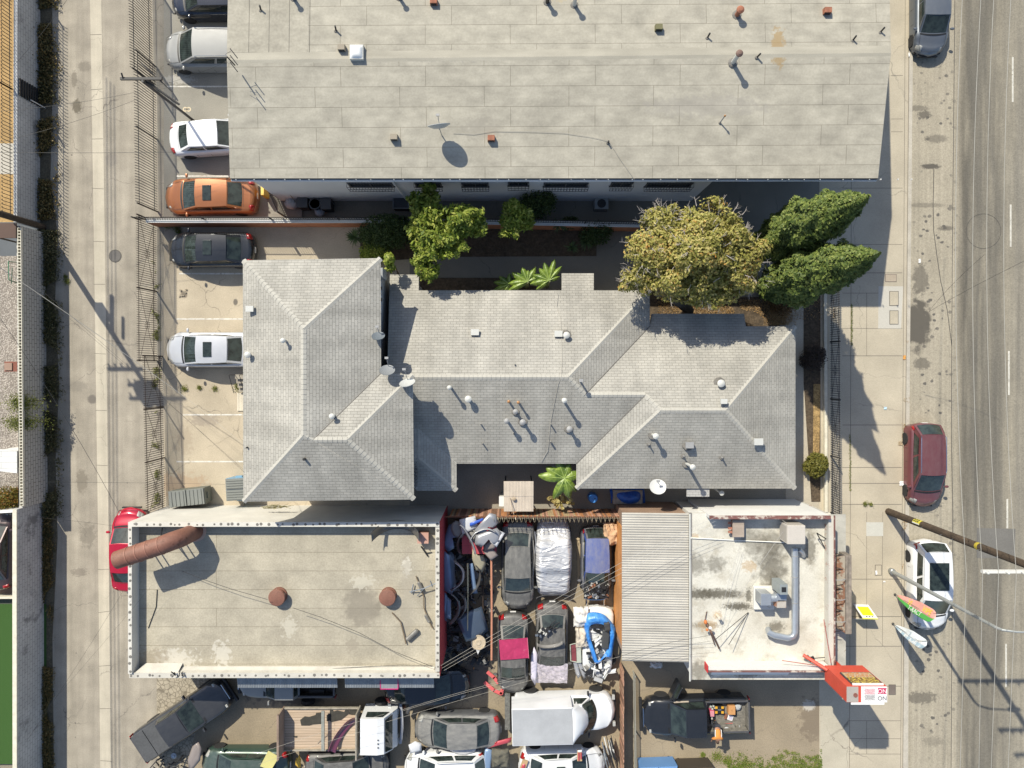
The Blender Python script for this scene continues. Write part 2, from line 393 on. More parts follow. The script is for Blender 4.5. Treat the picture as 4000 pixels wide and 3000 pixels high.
sheet('pavement_patch', [(3384,2040),(3450,2040),(3450,2094),(3384,2094)], .020, surf('pale_patch', (.48,.47,.42), .9, var=.05))
sheet('lot_threshold', [(3205,2735),(3315,2735),(3315,3500),(3205,3500)], .016, surf('cracked_slab', (.42,.38,.30), .93, var=.12, fine=.1, crack=(.55,.010,(.14,.12,.10))))
mb = MB().use(surf('kerb_concrete', (.42,.385,.325), .9, var=.15, vs=1.5, fine=.12, fs=20))
a0 = [(3558,-500),(3540,1500),(3523,3500)]; b0 = [(3572,-500),(3553,1500),(3545,3500)]
mb.prism([(p.x,p.y) for p in PG(a0+b0[::-1])], -.14, .018)
struct('kerb', mb)
ROAD = NT('road_asphalt'); q = ROAD
base = q.scale((.30,.268,.205), q.rng(q.noise(.6, 6, rough=.6), .3, .7, .84, 1.14))
xs = q.n('SeparateXYZ', {0: q.obj}).outputs[0]
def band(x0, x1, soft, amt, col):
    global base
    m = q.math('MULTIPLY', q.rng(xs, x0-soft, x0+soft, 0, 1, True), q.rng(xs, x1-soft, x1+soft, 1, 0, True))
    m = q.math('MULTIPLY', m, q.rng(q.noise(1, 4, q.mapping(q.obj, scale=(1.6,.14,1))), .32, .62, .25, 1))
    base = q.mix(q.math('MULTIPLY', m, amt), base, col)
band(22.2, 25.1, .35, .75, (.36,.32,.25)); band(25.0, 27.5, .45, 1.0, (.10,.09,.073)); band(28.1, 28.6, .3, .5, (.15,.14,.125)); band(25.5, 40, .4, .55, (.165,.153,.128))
base = q.scale(base, q.rng(q.noise(1, 4, q.mapping(q.obj, scale=(5,.12,1))), .3, .7, .88, 1.12))
base = q.scale(base, q.rng(q.noise(14, 6, rough=.75), .3, .7, .72, 1.28))
vo = q.n('TexVoronoi', {'Vector': q.mapping(q.obj, scale=(1,1.25,0)), 'Scale': 2.2})
wv = q.math('ADD', vo.outputs['Distance'], q.math('MULTIPLY', q.noise(3.2, 5, rough=.7), .62))
near = q.math('MULTIPLY', q.rng(xs, 22.2, 23, 0, 1), q.rng(xs, 24.2, 25.2, 1, 0))
f = q.math('MULTIPLY', q.math('MULTIPLY', q.rng(wv, .50, .56, .95, 0), q.rng(q.noise(.45, 2), .42, .52, 0, 1)), near)
base = q.mix(f, base, (.10,.092,.082))
for sp in ((q_(3592,1265),(.75,1.6),.85,.9),(q_(3600,1090),(.5,.9),.6,1.0),(q_(3585,420),(.7,.18),.5,.8),(q_(3640,648),(.6,.16),.85,.7),(q_(3660,540),(.7,.25),.5,.8),(q_(3605,1420),(.5,.35),.6,1.0),(q_(3700,890),(.5,.15),.6,.7),
           (q_(3600,2730),(1.0,.35),.6,1.2),(q_(3650,2900),(.6,.3),.3,1),(q_(3620,800),(1.2,.14),.4,.6), (q_(3615,445),(.4,.25),.7,1.0)):
    base = q.mix(q.math('MULTIPLY', q.spot(sp[0], sp[1], sp[3]*.65), min(1,sp[2]*1.15)), base, (.095,.085,.07))
q.set(q.b.inputs['Base Color'], base); q.b.inputs['Roughness'].default_value = .92; q.bump(q.noise(60, 3), .3, .01)
mb = MB().use(ROAD.m); mb.poly([p for p in PG([(3545,3600),(4700,3600),(4700,-600),(3545,-600)], -.11)]); struct('road', mb)
TAR = surf('tar_seam', (.07,.066,.06), .8)
WLN = surf('road_white', (.52,.50,.44), .8, var=.2, vs=6, wear=((.28,.26,.22), 8, .56))
mb = MB().use(WLN)
for x, y0, y1 in ((3956,223,398),(3948,799,964),(3941,1371,1543),(3935,1949,2064),(3930,2515,2684)):
    a, b = W(x,y0,-.1), W(x,y1,-.1); mb.box((a+b)/2+Vector((0,0,-.003)), (.10, (a-b).length, .005))
struct('lane_markings', mb)
mb = MB().use(TAR)
def seam(pts, wd=.03):
    for (x0,y0),(x1,y1) in zip(pts, pts[1:]):
        a, b = W(x0,y0,-.105), W(x1,y1,-.105); mb.box((a+b)/2, ((b-a).length, wd, .006), math.atan2((b-a).y,(b-a).x))
seam([(3730,0),(3720,1000),(3716,1700),(3722,2000),(3715,3000)], .03)
seam([(3648,660),(3645,800),(3647,900),(3660,1000),(3675,1100),(3700,1210),(3718,1350)], .035)
c = W(3842,903,-.105)
for i in range(48):
    a0, a1 = 2*math.pi*i/48, 2*math.pi*(i+1)/48; r0 = .97
    p, p2 = c+Vector((r0*math.cos(a0),r0*math.sin(a0),0)), c+Vector((r0*math.cos(a1),r0*math.sin(a1),0))
    mb.box((p+p2)/2, ((p2-p).length, .022, .006), math.atan2((p2-p).y,(p2-p).x))
struct('tar_seams', mb)
sheet('road_patch', [(3815,2062),(3967,2066),(3965,2182),(3930,2180),(3815,2180)], -.103, surf('road_patch', (.15,.143,.13), .93, var=.12, fine=.15, fs=25))
# covers in the pavement, the alley and the road
def cover(name, label, px, py, sx, sy, mat, z=.014, rim=None, extra=None):
    t = thing(name, label, 'utility cover', W(px,py,z))
    rm = MB(); rm.box((0,0,.004),(sx+.06,sy+.06,.008)); rm.build('cover_rim', rim or JOINT, t)
    m = MB(); m.box((0,0,.009),(sx,sy,.012)); 
    if extra: m.lathe((0,0,.015), [(.1,0),(.1,.006),(.0,.006)], 12)
    m.build('cover_plate', mat, t, bevel=.004); return t
PLATE = surf('cover_iron', (.16,.13,.11), .6, var=.2)
cover('utility_cover','square brown utility cover with a round centre in the pavement beside the cypress shadow', 3480,1086,.58,.38, surf('cover_tan',(.36,.30,.23),.8), rim=PLATE, extra=1)
cover('utility_cover','upper of two rounded concrete vault lids in the pale pavement panel', 3492,1166,.46,.76, SW, z=.022)
cover('utility_cover','lower of two concrete vault lids in the pale panel, with a dead leaf on it', 3492,1240,.44,.72, SW, z=.022)
cover('utility_cover','small dark metal box cover in the pavement beside the tall red sign', 3485,2694,.34,.52, PLATE)
cover('utility_cover','faint square concrete lid in the pavement near the street lamp foot', 3431,2227,.32,.54, SW)
t = thing('manhole_cover','round ribbed manhole cover in the alley by the gutter','manhole cover', W(450,1000,.002))
m = MB(); m.lathe((0,0,0), [(.36,0),(.36,.008),(.0,.008)], 24); m.build('cover_rim', JOINT, t)
m = MB(); m.lathe((0,0,.008), [(.31,0),(.31,.006),(.0,.006)], 24)
for i in range(-4,5): m.box((0,i*.06,.016),(2*math.sqrt(max(.01,.29**2-(i*.06)**2)),.02,.006))
m.build('cover_plate', surf('manhole_iron',(.13,.12,.11),.7), t)
# ================================================================ BUILDINGS
SH_A = shingle('shingle_pale', (.41,.392,.350))
CAP = surf('ridge_cap', (.40,.385,.345), .95, var=.08, fine=.1, fs=30)
TRIM = surf('white_trim', (.62,.62,.60), .6, var=.08)
STUCCO = surf('grey_stucco', (.42,.42,.41), .9, var=.08, vs=.5, fine=.06, fs=20)
def hip_roof(parent, faces, caps, valleys=(), mat=None, thick=.13, fascia=None):
    mb = MB().use(mat or SH_A)
    for f in faces:
        mb.poly(f)
    o = mb.build('roof', parent=parent)
    bm = bmesh.new(); bm.from_mesh(o.data); bmesh.ops.remove_doubles(bm, verts=bm.verts, dist=.02)
    bmesh.ops.recalc_face_normals(bm, faces=bm.faces)
    if sum(f.normal.z for f in bm.faces) < 0: bmesh.ops.reverse_faces(bm, faces=bm.faces)
    uvl = bm.loops.layers.uv.verify(); Z = Vector((0,0,1))
    for f in bm.faces:
        u = Z.cross(f.normal); u = Vector((math.copysign(1,u.x),0,0)) if abs(u.x) > abs(u.y) else Vector((0,math.copysign(1,u.y),0)); vv = f.normal.cross(u)
        for l in f.loops: l[uvl].uv = (l.vert.co.dot(u), l.vert.co.dot(vv))
    bm.to_mesh(o.data); bm.free()
    md = o.modifiers.new('thick','SOLIDIFY'); md.thickness = thick; md.offset = -1
    cb = MB().use(CAP)
    for a, b in caps:
        a, b = Vector(a), Vector(b); d = b-a; L = d.length; n = max(1, int(L/.22)); ang = math.atan2(d.y, d.x)
        pit = math.asin(d.z/L)
        m3 = Matrix.Rotation(ang,3,'Z') @ Matrix.Rotation(-pit,3,'Y')
        for i in range(n):     # lapped cap shingles: two wings folded over the ridge
            c = a+d*((i+.5)/n); l = L/n*1.02
            vs = [m3 @ Vector(v)+c for v in ((-l/2,-.13,-.045),(l/2,-.13,-.03),(-l/2,0,.012),(l/2,0,.028),(-l/2,.13,-.045),(l/2,.13,-.03),(-l/2,-.13,-.10),(l/2,-.13,-.10),(-l/2,.13,-.10),(l/2,.13,-.10))]
            cb.add(vs, [(0,1,3,2),(2,3,5,4),(6,7,1,0),(4,5,9,8)])
    if caps: cb.build('ridge_cap', parent=o)
    if valleys:
        vb = MB().use(surf('valley_flashing', (.14,.13,.12), .6))
        for a, b in valleys: vb.tube([Vector(a)+Vector((0,0,.0)), Vector(b)+Vector((0,0,.0))], .028, 5)
        vb.build('valley_flashing', parent=o)
    return o
def wall_box(parent, x0, y0, x1, y1, z1, mat=STUCCO, name='wall', z0=0):
    m = MB(); m.box(((x0+x1)/2,(y0+y1)/2,(z0+z1)/2), (abs(x1-x0),abs(y1-y0),z1-z0)); return m.build(name, mat, parent)
DARKGL = glass('window_glass', (.02,.025,.03), .1)
def window(parent, c, wd, ht, nrm, grille=False, frame=None):
    """window in a wall whose outward normal is nrm (unit x or y vector)"""
    ang = math.atan2(nrm[1], nrm[0]); m3 = Matrix.Rotation(ang,3,'Z')
    c = Vector(c)
    fb = MB(); fr = frame or TRIM
    for yy, zz, sy, sz in ((-wd/2,0,.07,ht),(wd/2,0,.07,ht),(0,ht/2,wd+.07,.07),(0,-ht/2,wd+.16,.08),(0,0,.04,ht)):
        fb.box(c+m3 @ Vector((.03,yy,zz)), (.07,sy,sz), mat=m3)
    f = fb.build('window', fr, parent)
    pb = MB(); pb.box(c+m3 @ Vector((.008,0,0)), (.012,wd-.05,ht-.05), mat=m3); pb.build('pane', DARKGL, f)
    if grille:
        gb = MB(); n = max(3,int(wd/.14))
        for i in range(n+1):
            y = -wd/2-.05+(wd+.1)*i/n
            gb.tube([c+m3 @ Vector((.0,y,ht/2+.05)), c+m3 @ Vector((.24,y,ht/2+.05)), c+m3 @ Vector((.26,y,-ht/2-.05)), c+m3 @ Vector((0,y,-ht/2-.05))], .009, 4)
        for z in (ht/2+.05,0,-ht/2-.05): gb.tube([c+m3 @ Vector((.25,-wd/2-.05,z)), c+m3 @ Vector((.25,wd/2+.05,z))], .012, 4)
        gb.build('window_grille', IRON, f)
    return f

# ---------- the big commercial building at the top
EZ = 6.5; KE = (H-EZ)/H/S
big = thing('commercial_building','large white building under a flat grey rolled roof at the top of the picture','building')
sw, se = W(898,696,6.5), W(3430,696,6.5)
RIDGEZ = 7.1
rw, re = W(886,235,RIDGEZ), W(3480,207,RIDGEZ)
nz = 6.3; nw, ne = Vector((rw.x, 34, nz)), Vector((re.x, 34, nz))
MEM = surf('rolled_roofing', (.36,.335,.275), .93, var=.16, vs=1.1, fine=.07, fs=11, streak=((1.1,2.6,1),.13), brick=(3.9,.905,.012,(.36,.34,.31),.31,.7),
     spots=[((12.2,14.6),(.35,.9),(.30,.20,.08),.7,.8), ((2.2,17.0),(.35,.3),(.40,.33,.2),.5,.8), ((2.9,17.0),(.2,.3),(.40,.33,.2),.5,.8), ((-1.5,11.0),(.9,.5),(.27,.25,.21),.5,1), ((9,12),(3,.5),(.29,.27,.24),.4,1), ((-7,14.2),(3,.25),(.25,.24,.22),.5,1), ((-3,14.2),(2.5,.25),(.25,.24,.22),.5,1)])
rb = MB().use(MEM); rb.poly([sw,se,re,rw]); rb.poly([rw,re,ne,nw])
ro = rb.build('roof', parent=big, solid=.22)
m = MB().use(surf('ridge_membrane', (.36,.335,.275), .93, var=.10, vs=.6, fine=.08, streak=((.4,3,1),.1)))
m.add([rw+Vector((0,-.34,-.055)), re+Vector((0,-.34,-.055)), re+Vector((0,0,.012)), rw+Vector((0,0,.012)), re+Vector((0,.34,-.008)), rw+Vector((0,.34,-.008))], [(0,1,2,3),(3,2,4,5)])
m.build('ridge_strip', parent=ro)
# roofing laid the other way at the north-west corner
x1 = W(1206,100,7).x
def zr(y): return RIDGEZ+(nz-RIDGEZ)*(y-rw.y)/(34-rw.y)
m = MB().use(surf('rolled_roofing_lengthwise', (.345,.32,.262), .93, var=.16, vs=.9, fine=.10, fs=9, streak=((.9,2.2,1),.13)))
m.poly([(rw.x+.01,rw.y+.36,zr(rw.y+.36)+.006),(x1,rw.y+.36,zr(rw.y+.36)+.006),(x1,26,zr(26)+.006),(rw.x+.01,26,zr(26)+.006)])
m.use(JOINT)
for px in (967,1046,1125,1205):
    xx = W(px,100,7.2).x; m.poly([(xx,rw.y+.36,zr(rw.y+.36)+.010),(xx+.02,rw.y+.36,zr(rw.y+.36)+.010),(xx+.02,26,zr(26)+.010),(xx,26,zr(26)+.010)])
m.build('roof_patch', parent=ro)
yw = W(0,785).y; xw0 = W(1099,775).x; xw1 = se.x-.15
WHW = surf('white_stucco_wall', (.60,.61,.62), .9, var=.06, vs=.4, fine=.04)
wb = MB(); wb.prism([(xw0,yw),(W(2700,0).x,yw),(W(2700,0).x,yw+1.6),(xw1,yw+1.6),(xw1,33.5),(xw0,33.5)], 0, 6.32); wb.build('wall', WHW, big)
wb = MB(); wb.box(((W(2700,0).x+xw1)/2, yw+.7, 6.0), (xw1-W(2700,0).x, 1.5, .5)); wb.build('porch_canopy', surf('dark_canopy',(.06,.06,.065),.8), big)
# gutter, downpipe, conduit, barred windows
m = MB(); m.tube([(sw.x,sw.y-.06,6.32),(se.x,se.y-.06,6.32)], .055, 6); m.build('gutter', TRIM, big)
m = MB().use(IRON); m.box(((sw.x+se.x)/2,sw.y-.012,6.42),(se.x-sw.x,.02,.16))  # black strip paints in the shadow in the gutter; brackets follow
m.use(TRIM); rr = random.Random(3)
for i in range(46): m.box((sw.x+.4+i*.7+rr.uniform(-.25,.25), sw.y-.04, 6.43),(.03,.06,.10))
m.build('gutter_shade_and_brackets', parent=big)
x = W(1560,740,3).x; m = MB(); m.tube([(x-.35,yw-.1,6.3),(x-.1,yw-.1,5.8),(x+.05,yw-.1,.1)], .05, 6); m.build('downpipe', TRIM, big)
m = MB(); m.tube([(xw0,yw-.02,5.4),(x,yw-.02,5.3),(W(2620,0).x,yw-.02,5.5)], .014, 4); m.build('wall_cable', IRON, big)
def cw(px, z): return W(px, 0, z).x
for p0, p1, z in ((1365,1532,3.6),(1625,1722,3.6),(1808,1905,3.6),(1988,2062,3.8),(2127,2293,3.6),(2388,2466,3.7),(2525,2698,3.6)):
    xa, xb = cw(p0,z), min(cw(p1,z), W(2700,0).x-.2); window(big, ((xa+xb)/2, yw, z), xb-xa, .75, (0,-1), grille=True, frame=surf('dark_frame',(.1,.1,.1),.6))
def plane_z(pts):
    a,b,c = [Vector(p) for p in pts[:3]]; n = (b-a).cross(c-a)
    return lambda x,y: a.z-(n.x*(x-a.x)+n.y*(y-a.y))/n.z
def on(fn, c, r, x, y, it=4):
    z = 4.0
    for _ in range(it): p = T(c,r,x,y,z); z = fn(p.x,p.y)
    p = T(c,r,x,y,z); return (p.x,p.y,z)
# ---------- two storey house, hip roof with a wing
def A_(x, y, z=6.15): return T(1,1,x,y,z)
def B_(x, y, z=3.2): return T(2,1,x,y,z)
def D_(x, y, z=3.2): return T(3,1,x,y,z)
tall = thing('two_storey_house','two storey house with a pale shingled hip roof, beside the parked silver saloon','house')
a,b,vn,ne_,se_,sw_ = A_(-85,27),A_(808,14),A_(811,758),A_(1016,770),A_(1024,1578),A_(-82,1592)
r1,r2,j1,j2 = A_(307,470,7.5),A_(307,1160,7.5),A_(368,1192,7.38),A_(590,1192,7.38)
roof_t = hip_roof(tall, [[a,r1,r2,sw_],[a,b,r1],[b,vn,j1,r2,r1],[vn,ne_,j2,j1],[ne_,se_,j2],[sw_,r2,j1,j2,se_]],
         [(a,r1),(b,r1),(r1,r2),(r2,sw_),(r2,j1),(j1,j2),(j2,se_),(j2,ne_)], [(vn,j1)])
iw = .38
m = MB(); m.prism([(a.x+iw,a.y-iw),(b.x-iw,b.y-iw),(b.x-iw,vn.y-iw-.2),(ne_.x-iw,ne_.y-iw-.2),(se_.x-iw,se_.y+iw),(a.x+iw,sw_.y+iw)], 0, 6.05); m.build('wall', STUCCO, tall)
for py, wd in ((1100,.8),(1145,.8),(1190,.8)): 
    p = W(1490, py, 4.6); window(tall, (b.x-iw, p.y, 4.75), wd*.72, 1.25, (1,0))
window(tall, (ne_.x-iw, A_(0,1430,4.6).y, 4.3), 1.1, 1.1, (1,0), grille=True)
m = MB(); m.box((b.x-iw+.12, W(0,1070,4.4).y, 4.3),(.25,.5,1.1)); m.build('meter_box', surf('meter_grey',(.3,.31,.32),.6), tall, bevel=.02)
# outside stair rail by the west wall
# ---------- single storey house: middle block and right hand block
low = thing('single_storey_house','long single storey house with pale shingled hip roofs between courtyard and salvage yard','house')
La,Lb,Lc = A_(868,121,2.85),A_(1055,121,2.85),A_(1055,231,3.2)
Ld,Le,Lf = B_(893,222),B_(365,785,4.9),A_(850,795,4.9)
Lg,Lh = B_(490,887,4.55),B_(896,452)
Li,Lj,Lk,Ll = B_(905,374,2.95),B_(1505,374,2.95),B_(1515,457),D_(178,455)
Lm,Ln,Lo = B_(1385,1000,4.86),B_(965,1000,4.86),B_(865,907,4.5)
Lp,Lq,Lt,Lu = B_(417,1346),A_(1303,1350,3.2),A_(1050,1120,3.95),A_(850,1120,3.95)
Ls,Lv = B_(419,1514),D_(186,1508)
# true planes: eaves level, ridges level, every slope at one pitch
Lf.y = Le.y; Lq.y = Lp.y; Lc.y = Ld.y; Ln.y = Lm.y; Lh.y = Lk.y = Ll.y; Ls.y = Lv.y; Ls.x = Lp.x; Lh.x = Ld.x; Lv.x = Ll.x
def _pl(y0,z0,y1,z1): return lambda y: z0+(z1-z0)*(y-y0)/(y1-y0)
_sS = _pl(Lp.y,3.2,Le.y,4.9); _sN = _pl(Ll.y,3.2,Lm.y,4.86); _mN = _pl(Ld.y,3.2,Le.y,4.9)
La.z = Lb.z = _mN(La.y); Li.z = Lj.z = _sN(Li.y)
_lo,_hi = Lm.y,Le.y
for _ in range(40):
    _m = (_lo+_hi)/2
    if _sS(_m) < _sN(_m): _lo = _m
    else: _hi = _m
_zr = _sS(_m)
Lo = Vector((Lp.x+(_zr-3.2)/(1.66/(Ln.x-Lp.x)),_m,_zr)); Lg = Vector((Ld.x-(_zr-3.2)/(1.7/(Ld.x-Le.x)),_m,_zr))
_xe = A_(1300,1350,3.2).x; _t = A_(1050,1120,3.95); Lt = Vector((_t.x,_t.y,_sS(_t.y))); Lu = Vector((_t.x-1.6,_t.y,Lt.z)); Lq.x = _xe
Lx,Ly,Lz,Lw = A_(1056,1310,3.90),A_(1300,1521,3.2),A_(1043,1521,3.2),A_(900,1310,3.9)
Ly.x = _xe; Lx.x = Lt.x; Lx.z = Lw.z = Lt.z; Lz.y = Ly.y; Lw.y = Lx.y; Lw.x = Lu.x
P1,P2,P3,P4 = B_(322,222),B_(322,112,2.85),B_(530,112,2.85),B_(530,222)
P1.y = P4.y = Ld.y; P2.z = P3.z = _mN(P2.y); P3.y = P2.y
roof_l = hip_roof(low, [[La,Lf,Le,Ld,P4,P3,P2,P1,Lc,Lb],[Ld,Le,Lg,Lh],[Lh,Lg,Lo,Ln,Lm,Ll,Lk,Lj,Li],[Lf,Lu,Lt,Lq,Lp,Lo,Lg,Le],[Lo,Lp,Ls,Ln],[Ls,Lv,Lm,Ln],[Lv,Ll,Lm],
     [Lt,Lx,Ly,Lq],[Lx,Lz,Ly],[Lt,Lu,Lw,Lx],[Lx,Lw,Lz]],
     [(Lf,Le),(Le,Ld),(Le,Lg),(Lg,Lo),(Lo,Ln),(Ln,Lm),(Ln,Ls),(Lm,Lv),(Lm,Ll),(Lt,Lq),(Lx,Ly)], [(Lh,Lg),(Lo,Lp)])
pb_ = MB(); p1,p2 = B_(1133,1508,3.12),B_(1280,1560,3.12); pb_.prism([(p1.x,p1.y+.1),(p2.x,p1.y+.1),(p2.x,p2.y),(p1.x,p2.y)], 3.0, 3.10); pb_.build('porch_roof', surf('porch_roof',(.36,.355,.34),.9,brick=(.3,.135,.01,(.5,.5,.5),.5,.8)), roof_l)
iw = .4
for x0,y0,x1_,y1_ in ((A_(868,0,3).x, La.y-iw, A_(1055,0,3).x-.2, Lf.y), (A_(900,0,3).x, Lc.y-iw-.1, Ld.x-iw, Lp.y+iw), (Lp.x+iw, Li.y-iw-.3, Ll.x-iw, Ls.y+iw), (A_(1043,0,3).x, Lf.y, Ly.x-iw, Ly.y+iw), (P2.x+.2,P2.y-.15,P3.x-.2,Ld.y)):
    wall_box(low, x0,y0,x1_,y1_,2.78)
# red brick bay window and step on the street side
m = MB(); cx = Ll.x-iw; y0 = D_(0,1180,1).y; y1 = D_(0,1400,1).y
m.prism([(cx-.02,y0),(cx+.45,y0-.25),(cx+.45,y1+.25),(cx-.02,y1)], 0, 1.0); m.build('bay_window', surf('terracotta',(.36,.19,.14),.85,var=.25,vs=4), low)
# vents: (tile col,row,x,y, base z on roof, height, radius, kind)
PIPEW = surf('pvc_pipe', (.52,.52,.49), .5, var=.06); PIPEG = surf('lead_pipe', (.30,.30,.30), .6); COPP = surf('copper_cap', (.42,.22,.10), .5, .4, var=.2)
MASTIC = surf('mastic', (.17,.16,.145), .95, var=.3, vs=6)
def vent(parent, p, h, r, cap='flat', mat=PIPEW, patch=False, mirror=0):
    """p: base point on the roof"""
    m = MB().use(mat); x,y,z = p
    m.tube([(x,y,z-.15),(x,y,z+h)], r, 10)
    if cap == 'hat': m.lathe((x,y,z+h), [(r*1.9,.0),(r*1.9,.05),(r*1.2,.10),(0,.12)], 14)
    elif cap == 'open': m.use(BLACK).lathe((x,y,z+h), [(r*.8,.0),(r*.8,.004),(0,.004)], 10)
    elif cap == 'copper': m.use(COPP).lathe((x,y,z+h), [(r*1.4,-.04),(r*1.4,.06),(r*.5,.1),(0,.1)], 12)
    elif cap == 'box': m.box((x,y,z+h+.02),(r*4,r*3,.12))
    if patch:
        m.use(MASTIC); n = 12; rr = random.Random(int(x*100)); pts = []
        m.lathe((x,y,z-.05), [(r*3.2,0),(r*3.0,.075),(r*1.1,.09),(0,.09)], 9)
    return m.build('vent_pipe', parent=parent, smooth=True)
fW = plane_z([a,sw_,r1]); fE = plane_z([b,vn,r1]); fS = plane_z([sw_,se_,j2])
lN = plane_z([Ld,Le,Lf]); lS = plane_z([Lf,Le,Lp]); rN = plane_z([Ll,Lm,Ln]); rS = plane_z([Ls,Lv,Lm]); rE = plane_z([Lv,Ll,Lm])
for args in (((on(fW,1,1,195,550)), .45,.06,'hat',PIPEW), ((on(fS,1,1,318,1315)), .22,.06,'open',BLACK), ((on(fW,0,1,1630,345)), .2,.09,'box',PIPEW), ((on(fW,0,1,1620,640)), .28,.08,'hat',PIPEW), ((on(fW,0,1,1605,1240)), .15,.04,'open',IRON)):
    vent(roof_t, *args)
vent(roof_t, on(fE,1,1,505,1035), .35,.07,'hat')
for args in ((on(lN,1,1,1420,495),.14,.1,'box',PIPEW), (on(lN,2,1,300,505),.14,.1,'box',PIPEW), (on(lN,2,1,350,515),.3,.09,'hat',PIPEW,True), (on(lN,2,1,20,705),.10,.04,'open',PIPEG),
    (on(lS,1,1,1262,850),.75,.06,'hat',PIPEW), (on(lS,1,1,1378,925),.35,.09,'hat',PIPEW), (on(lS,1,1,1638,940),.55,.055,'copper',PIPEW), (on(lS,2,1,40,945),.6,.055,'copper',PIPEW), (on(lS,1,1,1625,1062),.75,.07,'hat',PIPEG),
    (on(lS,2,1,22,1005),.45,.07,'hat',PIPEG,True), (on(lS,2,1,68,1070),.7,.08,'hat',PIPEG,True), (on(lS,1,1,1458,1090),.25,.035,'open',PIPEG), (on(lS,1,1,1470,1215),.3,.035,'open',PIPEG), (on(lS,2,1,12,1150),.25,.035,'open',PIPEG),
    (on(lS,2,1,330,930),1.0,.07,'hat',PIPEW), (on(lS,2,1,250,1090),.35,.035,'open',PIPEG), (on(lS,2,1,250,1205),.3,.05,'open',PIPEG), (on(lS,2,1,366,1115),.6,.08,'hat',PIPEG,True), (on(lS,2,1,440,805),.55,.05,'box',PIPEG),
    (on(rN,2,1,1345,825),.25,.1,'hat',PIPEW,True), (on(rN,2,1,1360,940),.3,.08,'box',PIPEW), (on(rS,2,1,912,1158),.75,.08,'hat',PIPEW,True), (on(rS,2,1,885,1220),.35,.035,'open',PIPEG,True), (on(rS,2,1,1142,1222),.25,.1,'box',PIPEG,True),
    (on(rS,2,1,1108,1295),.4,.04,'open',PIPEG,True), (on(rS,2,1,1130,1345),1.25,.075,'hat',PIPEW,True), (on(rS,2,1,1358,1305),.35,.04,'open',PIPEG,True), (on(rE,2,1,1585,1200),.25,.11,'box',PIPEW)):
    vent(roof_l, *args)
# low steel stovepipes leaning out past the south eaves
m = MB(); p = W(2163,1823,1.8); m.tube([(p.x,p.y,.1),(p.x,p.y,2.3)], .07, 8); m.lathe((p.x,p.y,2.3), [(.13,0),(.13,.05),(0,.1)], 12); m.build('flue_pipe', PIPEW, low)
m = MB(); p = W(2812,1922,2.4); m.tube([(p.x-.35,p.y+.25,1.6),(p.x,p.y,2.7)], .06, 8); m.lathe((p.x,p.y,2.7), [(.13,0),(.13,.05),(0,.1)], 12); m.build('flue_pipe', PIPEW, low)

# ---------- auto repair shop with parapet
SZ, PZ = 3.6, 4.3
shop = thing('repair_shop','flat roofed repair shop with white parapet and red east wall beside the alley','building')
TL,TR,BR,BL = W(500,2040,PZ),W(1716,2036,PZ),W(1713,2645,PZ),W(503,2652,PZ)
SROOF = surf('shop_roofing', (.37,.335,.262), .93, var=.20, vs=.9, fine=.12, fs=12, streak=((.35,.7,1),.10), brick=(30,.945,.010,(.35,.32,.27),.5,.8),
    spots=[(q_(1415,2370)[0:2] and (W(1415,2370,SZ).x,W(1415,2370,SZ).y),(.95,1.1),(.17,.15,.12),.6,.5),((W(1415,2275,SZ).x,W(1415,2275,SZ).y),(.6,.4),(.50,.47,.39),.6,1.3),((W(690,2575,SZ).x,W(690,2575,SZ).y),(1.0,.5),(.55,.52,.45),.65,1.4),((W(865,2555,SZ).x,W(865,2555,SZ).y),(.5,.6),(.55,.52,.45),.65,1.3),
           ((W(1130,2450,SZ).x,W(1130,2450,SZ).y),(.4,.5),(.50,.47,.39),.6,1.3),((W(1590,2210,SZ).x,W(1590,2210,SZ).y),(.25,.5),(.57,.54,.47),.7,.9),((W(600,2570,SZ).x,W(600,2570,SZ).y),(.8,.45),(.22,.18,.13),.5,1.0),((W(1590,2330,SZ).x,W(1590,2330,SZ).y),(.35,2.6),(.30,.27,.22),.45,1.0),((W(1375,2520,SZ).x,W(1375,2520,SZ).y),(.4,.4),(.26,.23,.18),.6,.9)],
    oil=(1.4,.10,(.12,.10,.08),.8))
m = MB(); t_ = .25
ix0, ix1, iy0, iy1 = TL.x+t_, TR.x-t_*.8, TL.y-t_, BL.y+t_
m.poly([(ix0-.1,iy1-.1,SZ),(ix1+.1,iy1-.1,SZ),(ix1+.1,iy0+.1,SZ),(ix0-.1,iy0+.1,SZ)]); sroof = m.build('roof', SROOF, shop)
WPAR = surf('parapet_white', (.56,.54,.49), .85, var=.10, vs=1.2, fine=.08, wear=((.33,.31,.28), 1.4, .70))
PARS = surf('parapet_stained', (.50,.475,.42), .85, var=.15, vs=1.5, fine=.1)
def parapet(x0,y0,x1,y1,z0,z1,side_mats, parent, caps, name='parapet', step=.36, dots=True, seed=1):
    m = MB(); m.box(((x0+x1)/2,(y0+y1)/2,(z0+z1)/2),(abs(x1-x0),abs(y1-y0),z1-z0)); o = m.build(name, side_mats, parent)
    if dots:      # round mastic dabs over the coping nails
        d = MB().use(MASTIC); rr = random.Random(seed); L = max(abs(x1-x0),abs(y1-y0)); n = int(L/step)
        for i in range(n):
            tt = (i+.5)/n+rr.uniform(-.01,.01); hor = abs(x1-x0) > abs(y1-y0)
            x = x0+(x1-x0)*tt if hor else (x0+x1)/2+rr.uniform(-.03,.03); y = y0+(y1-y0)*tt if not hor else (y0+y1)/2+rr.uniform(-.03,.03)
            r = rr.uniform(.05,.085); d.lathe((x,y,z1), [(r,0),(r*.8,.012),(0,.014)], 7)
        d.build('coping_dabs', parent=o)
    return o
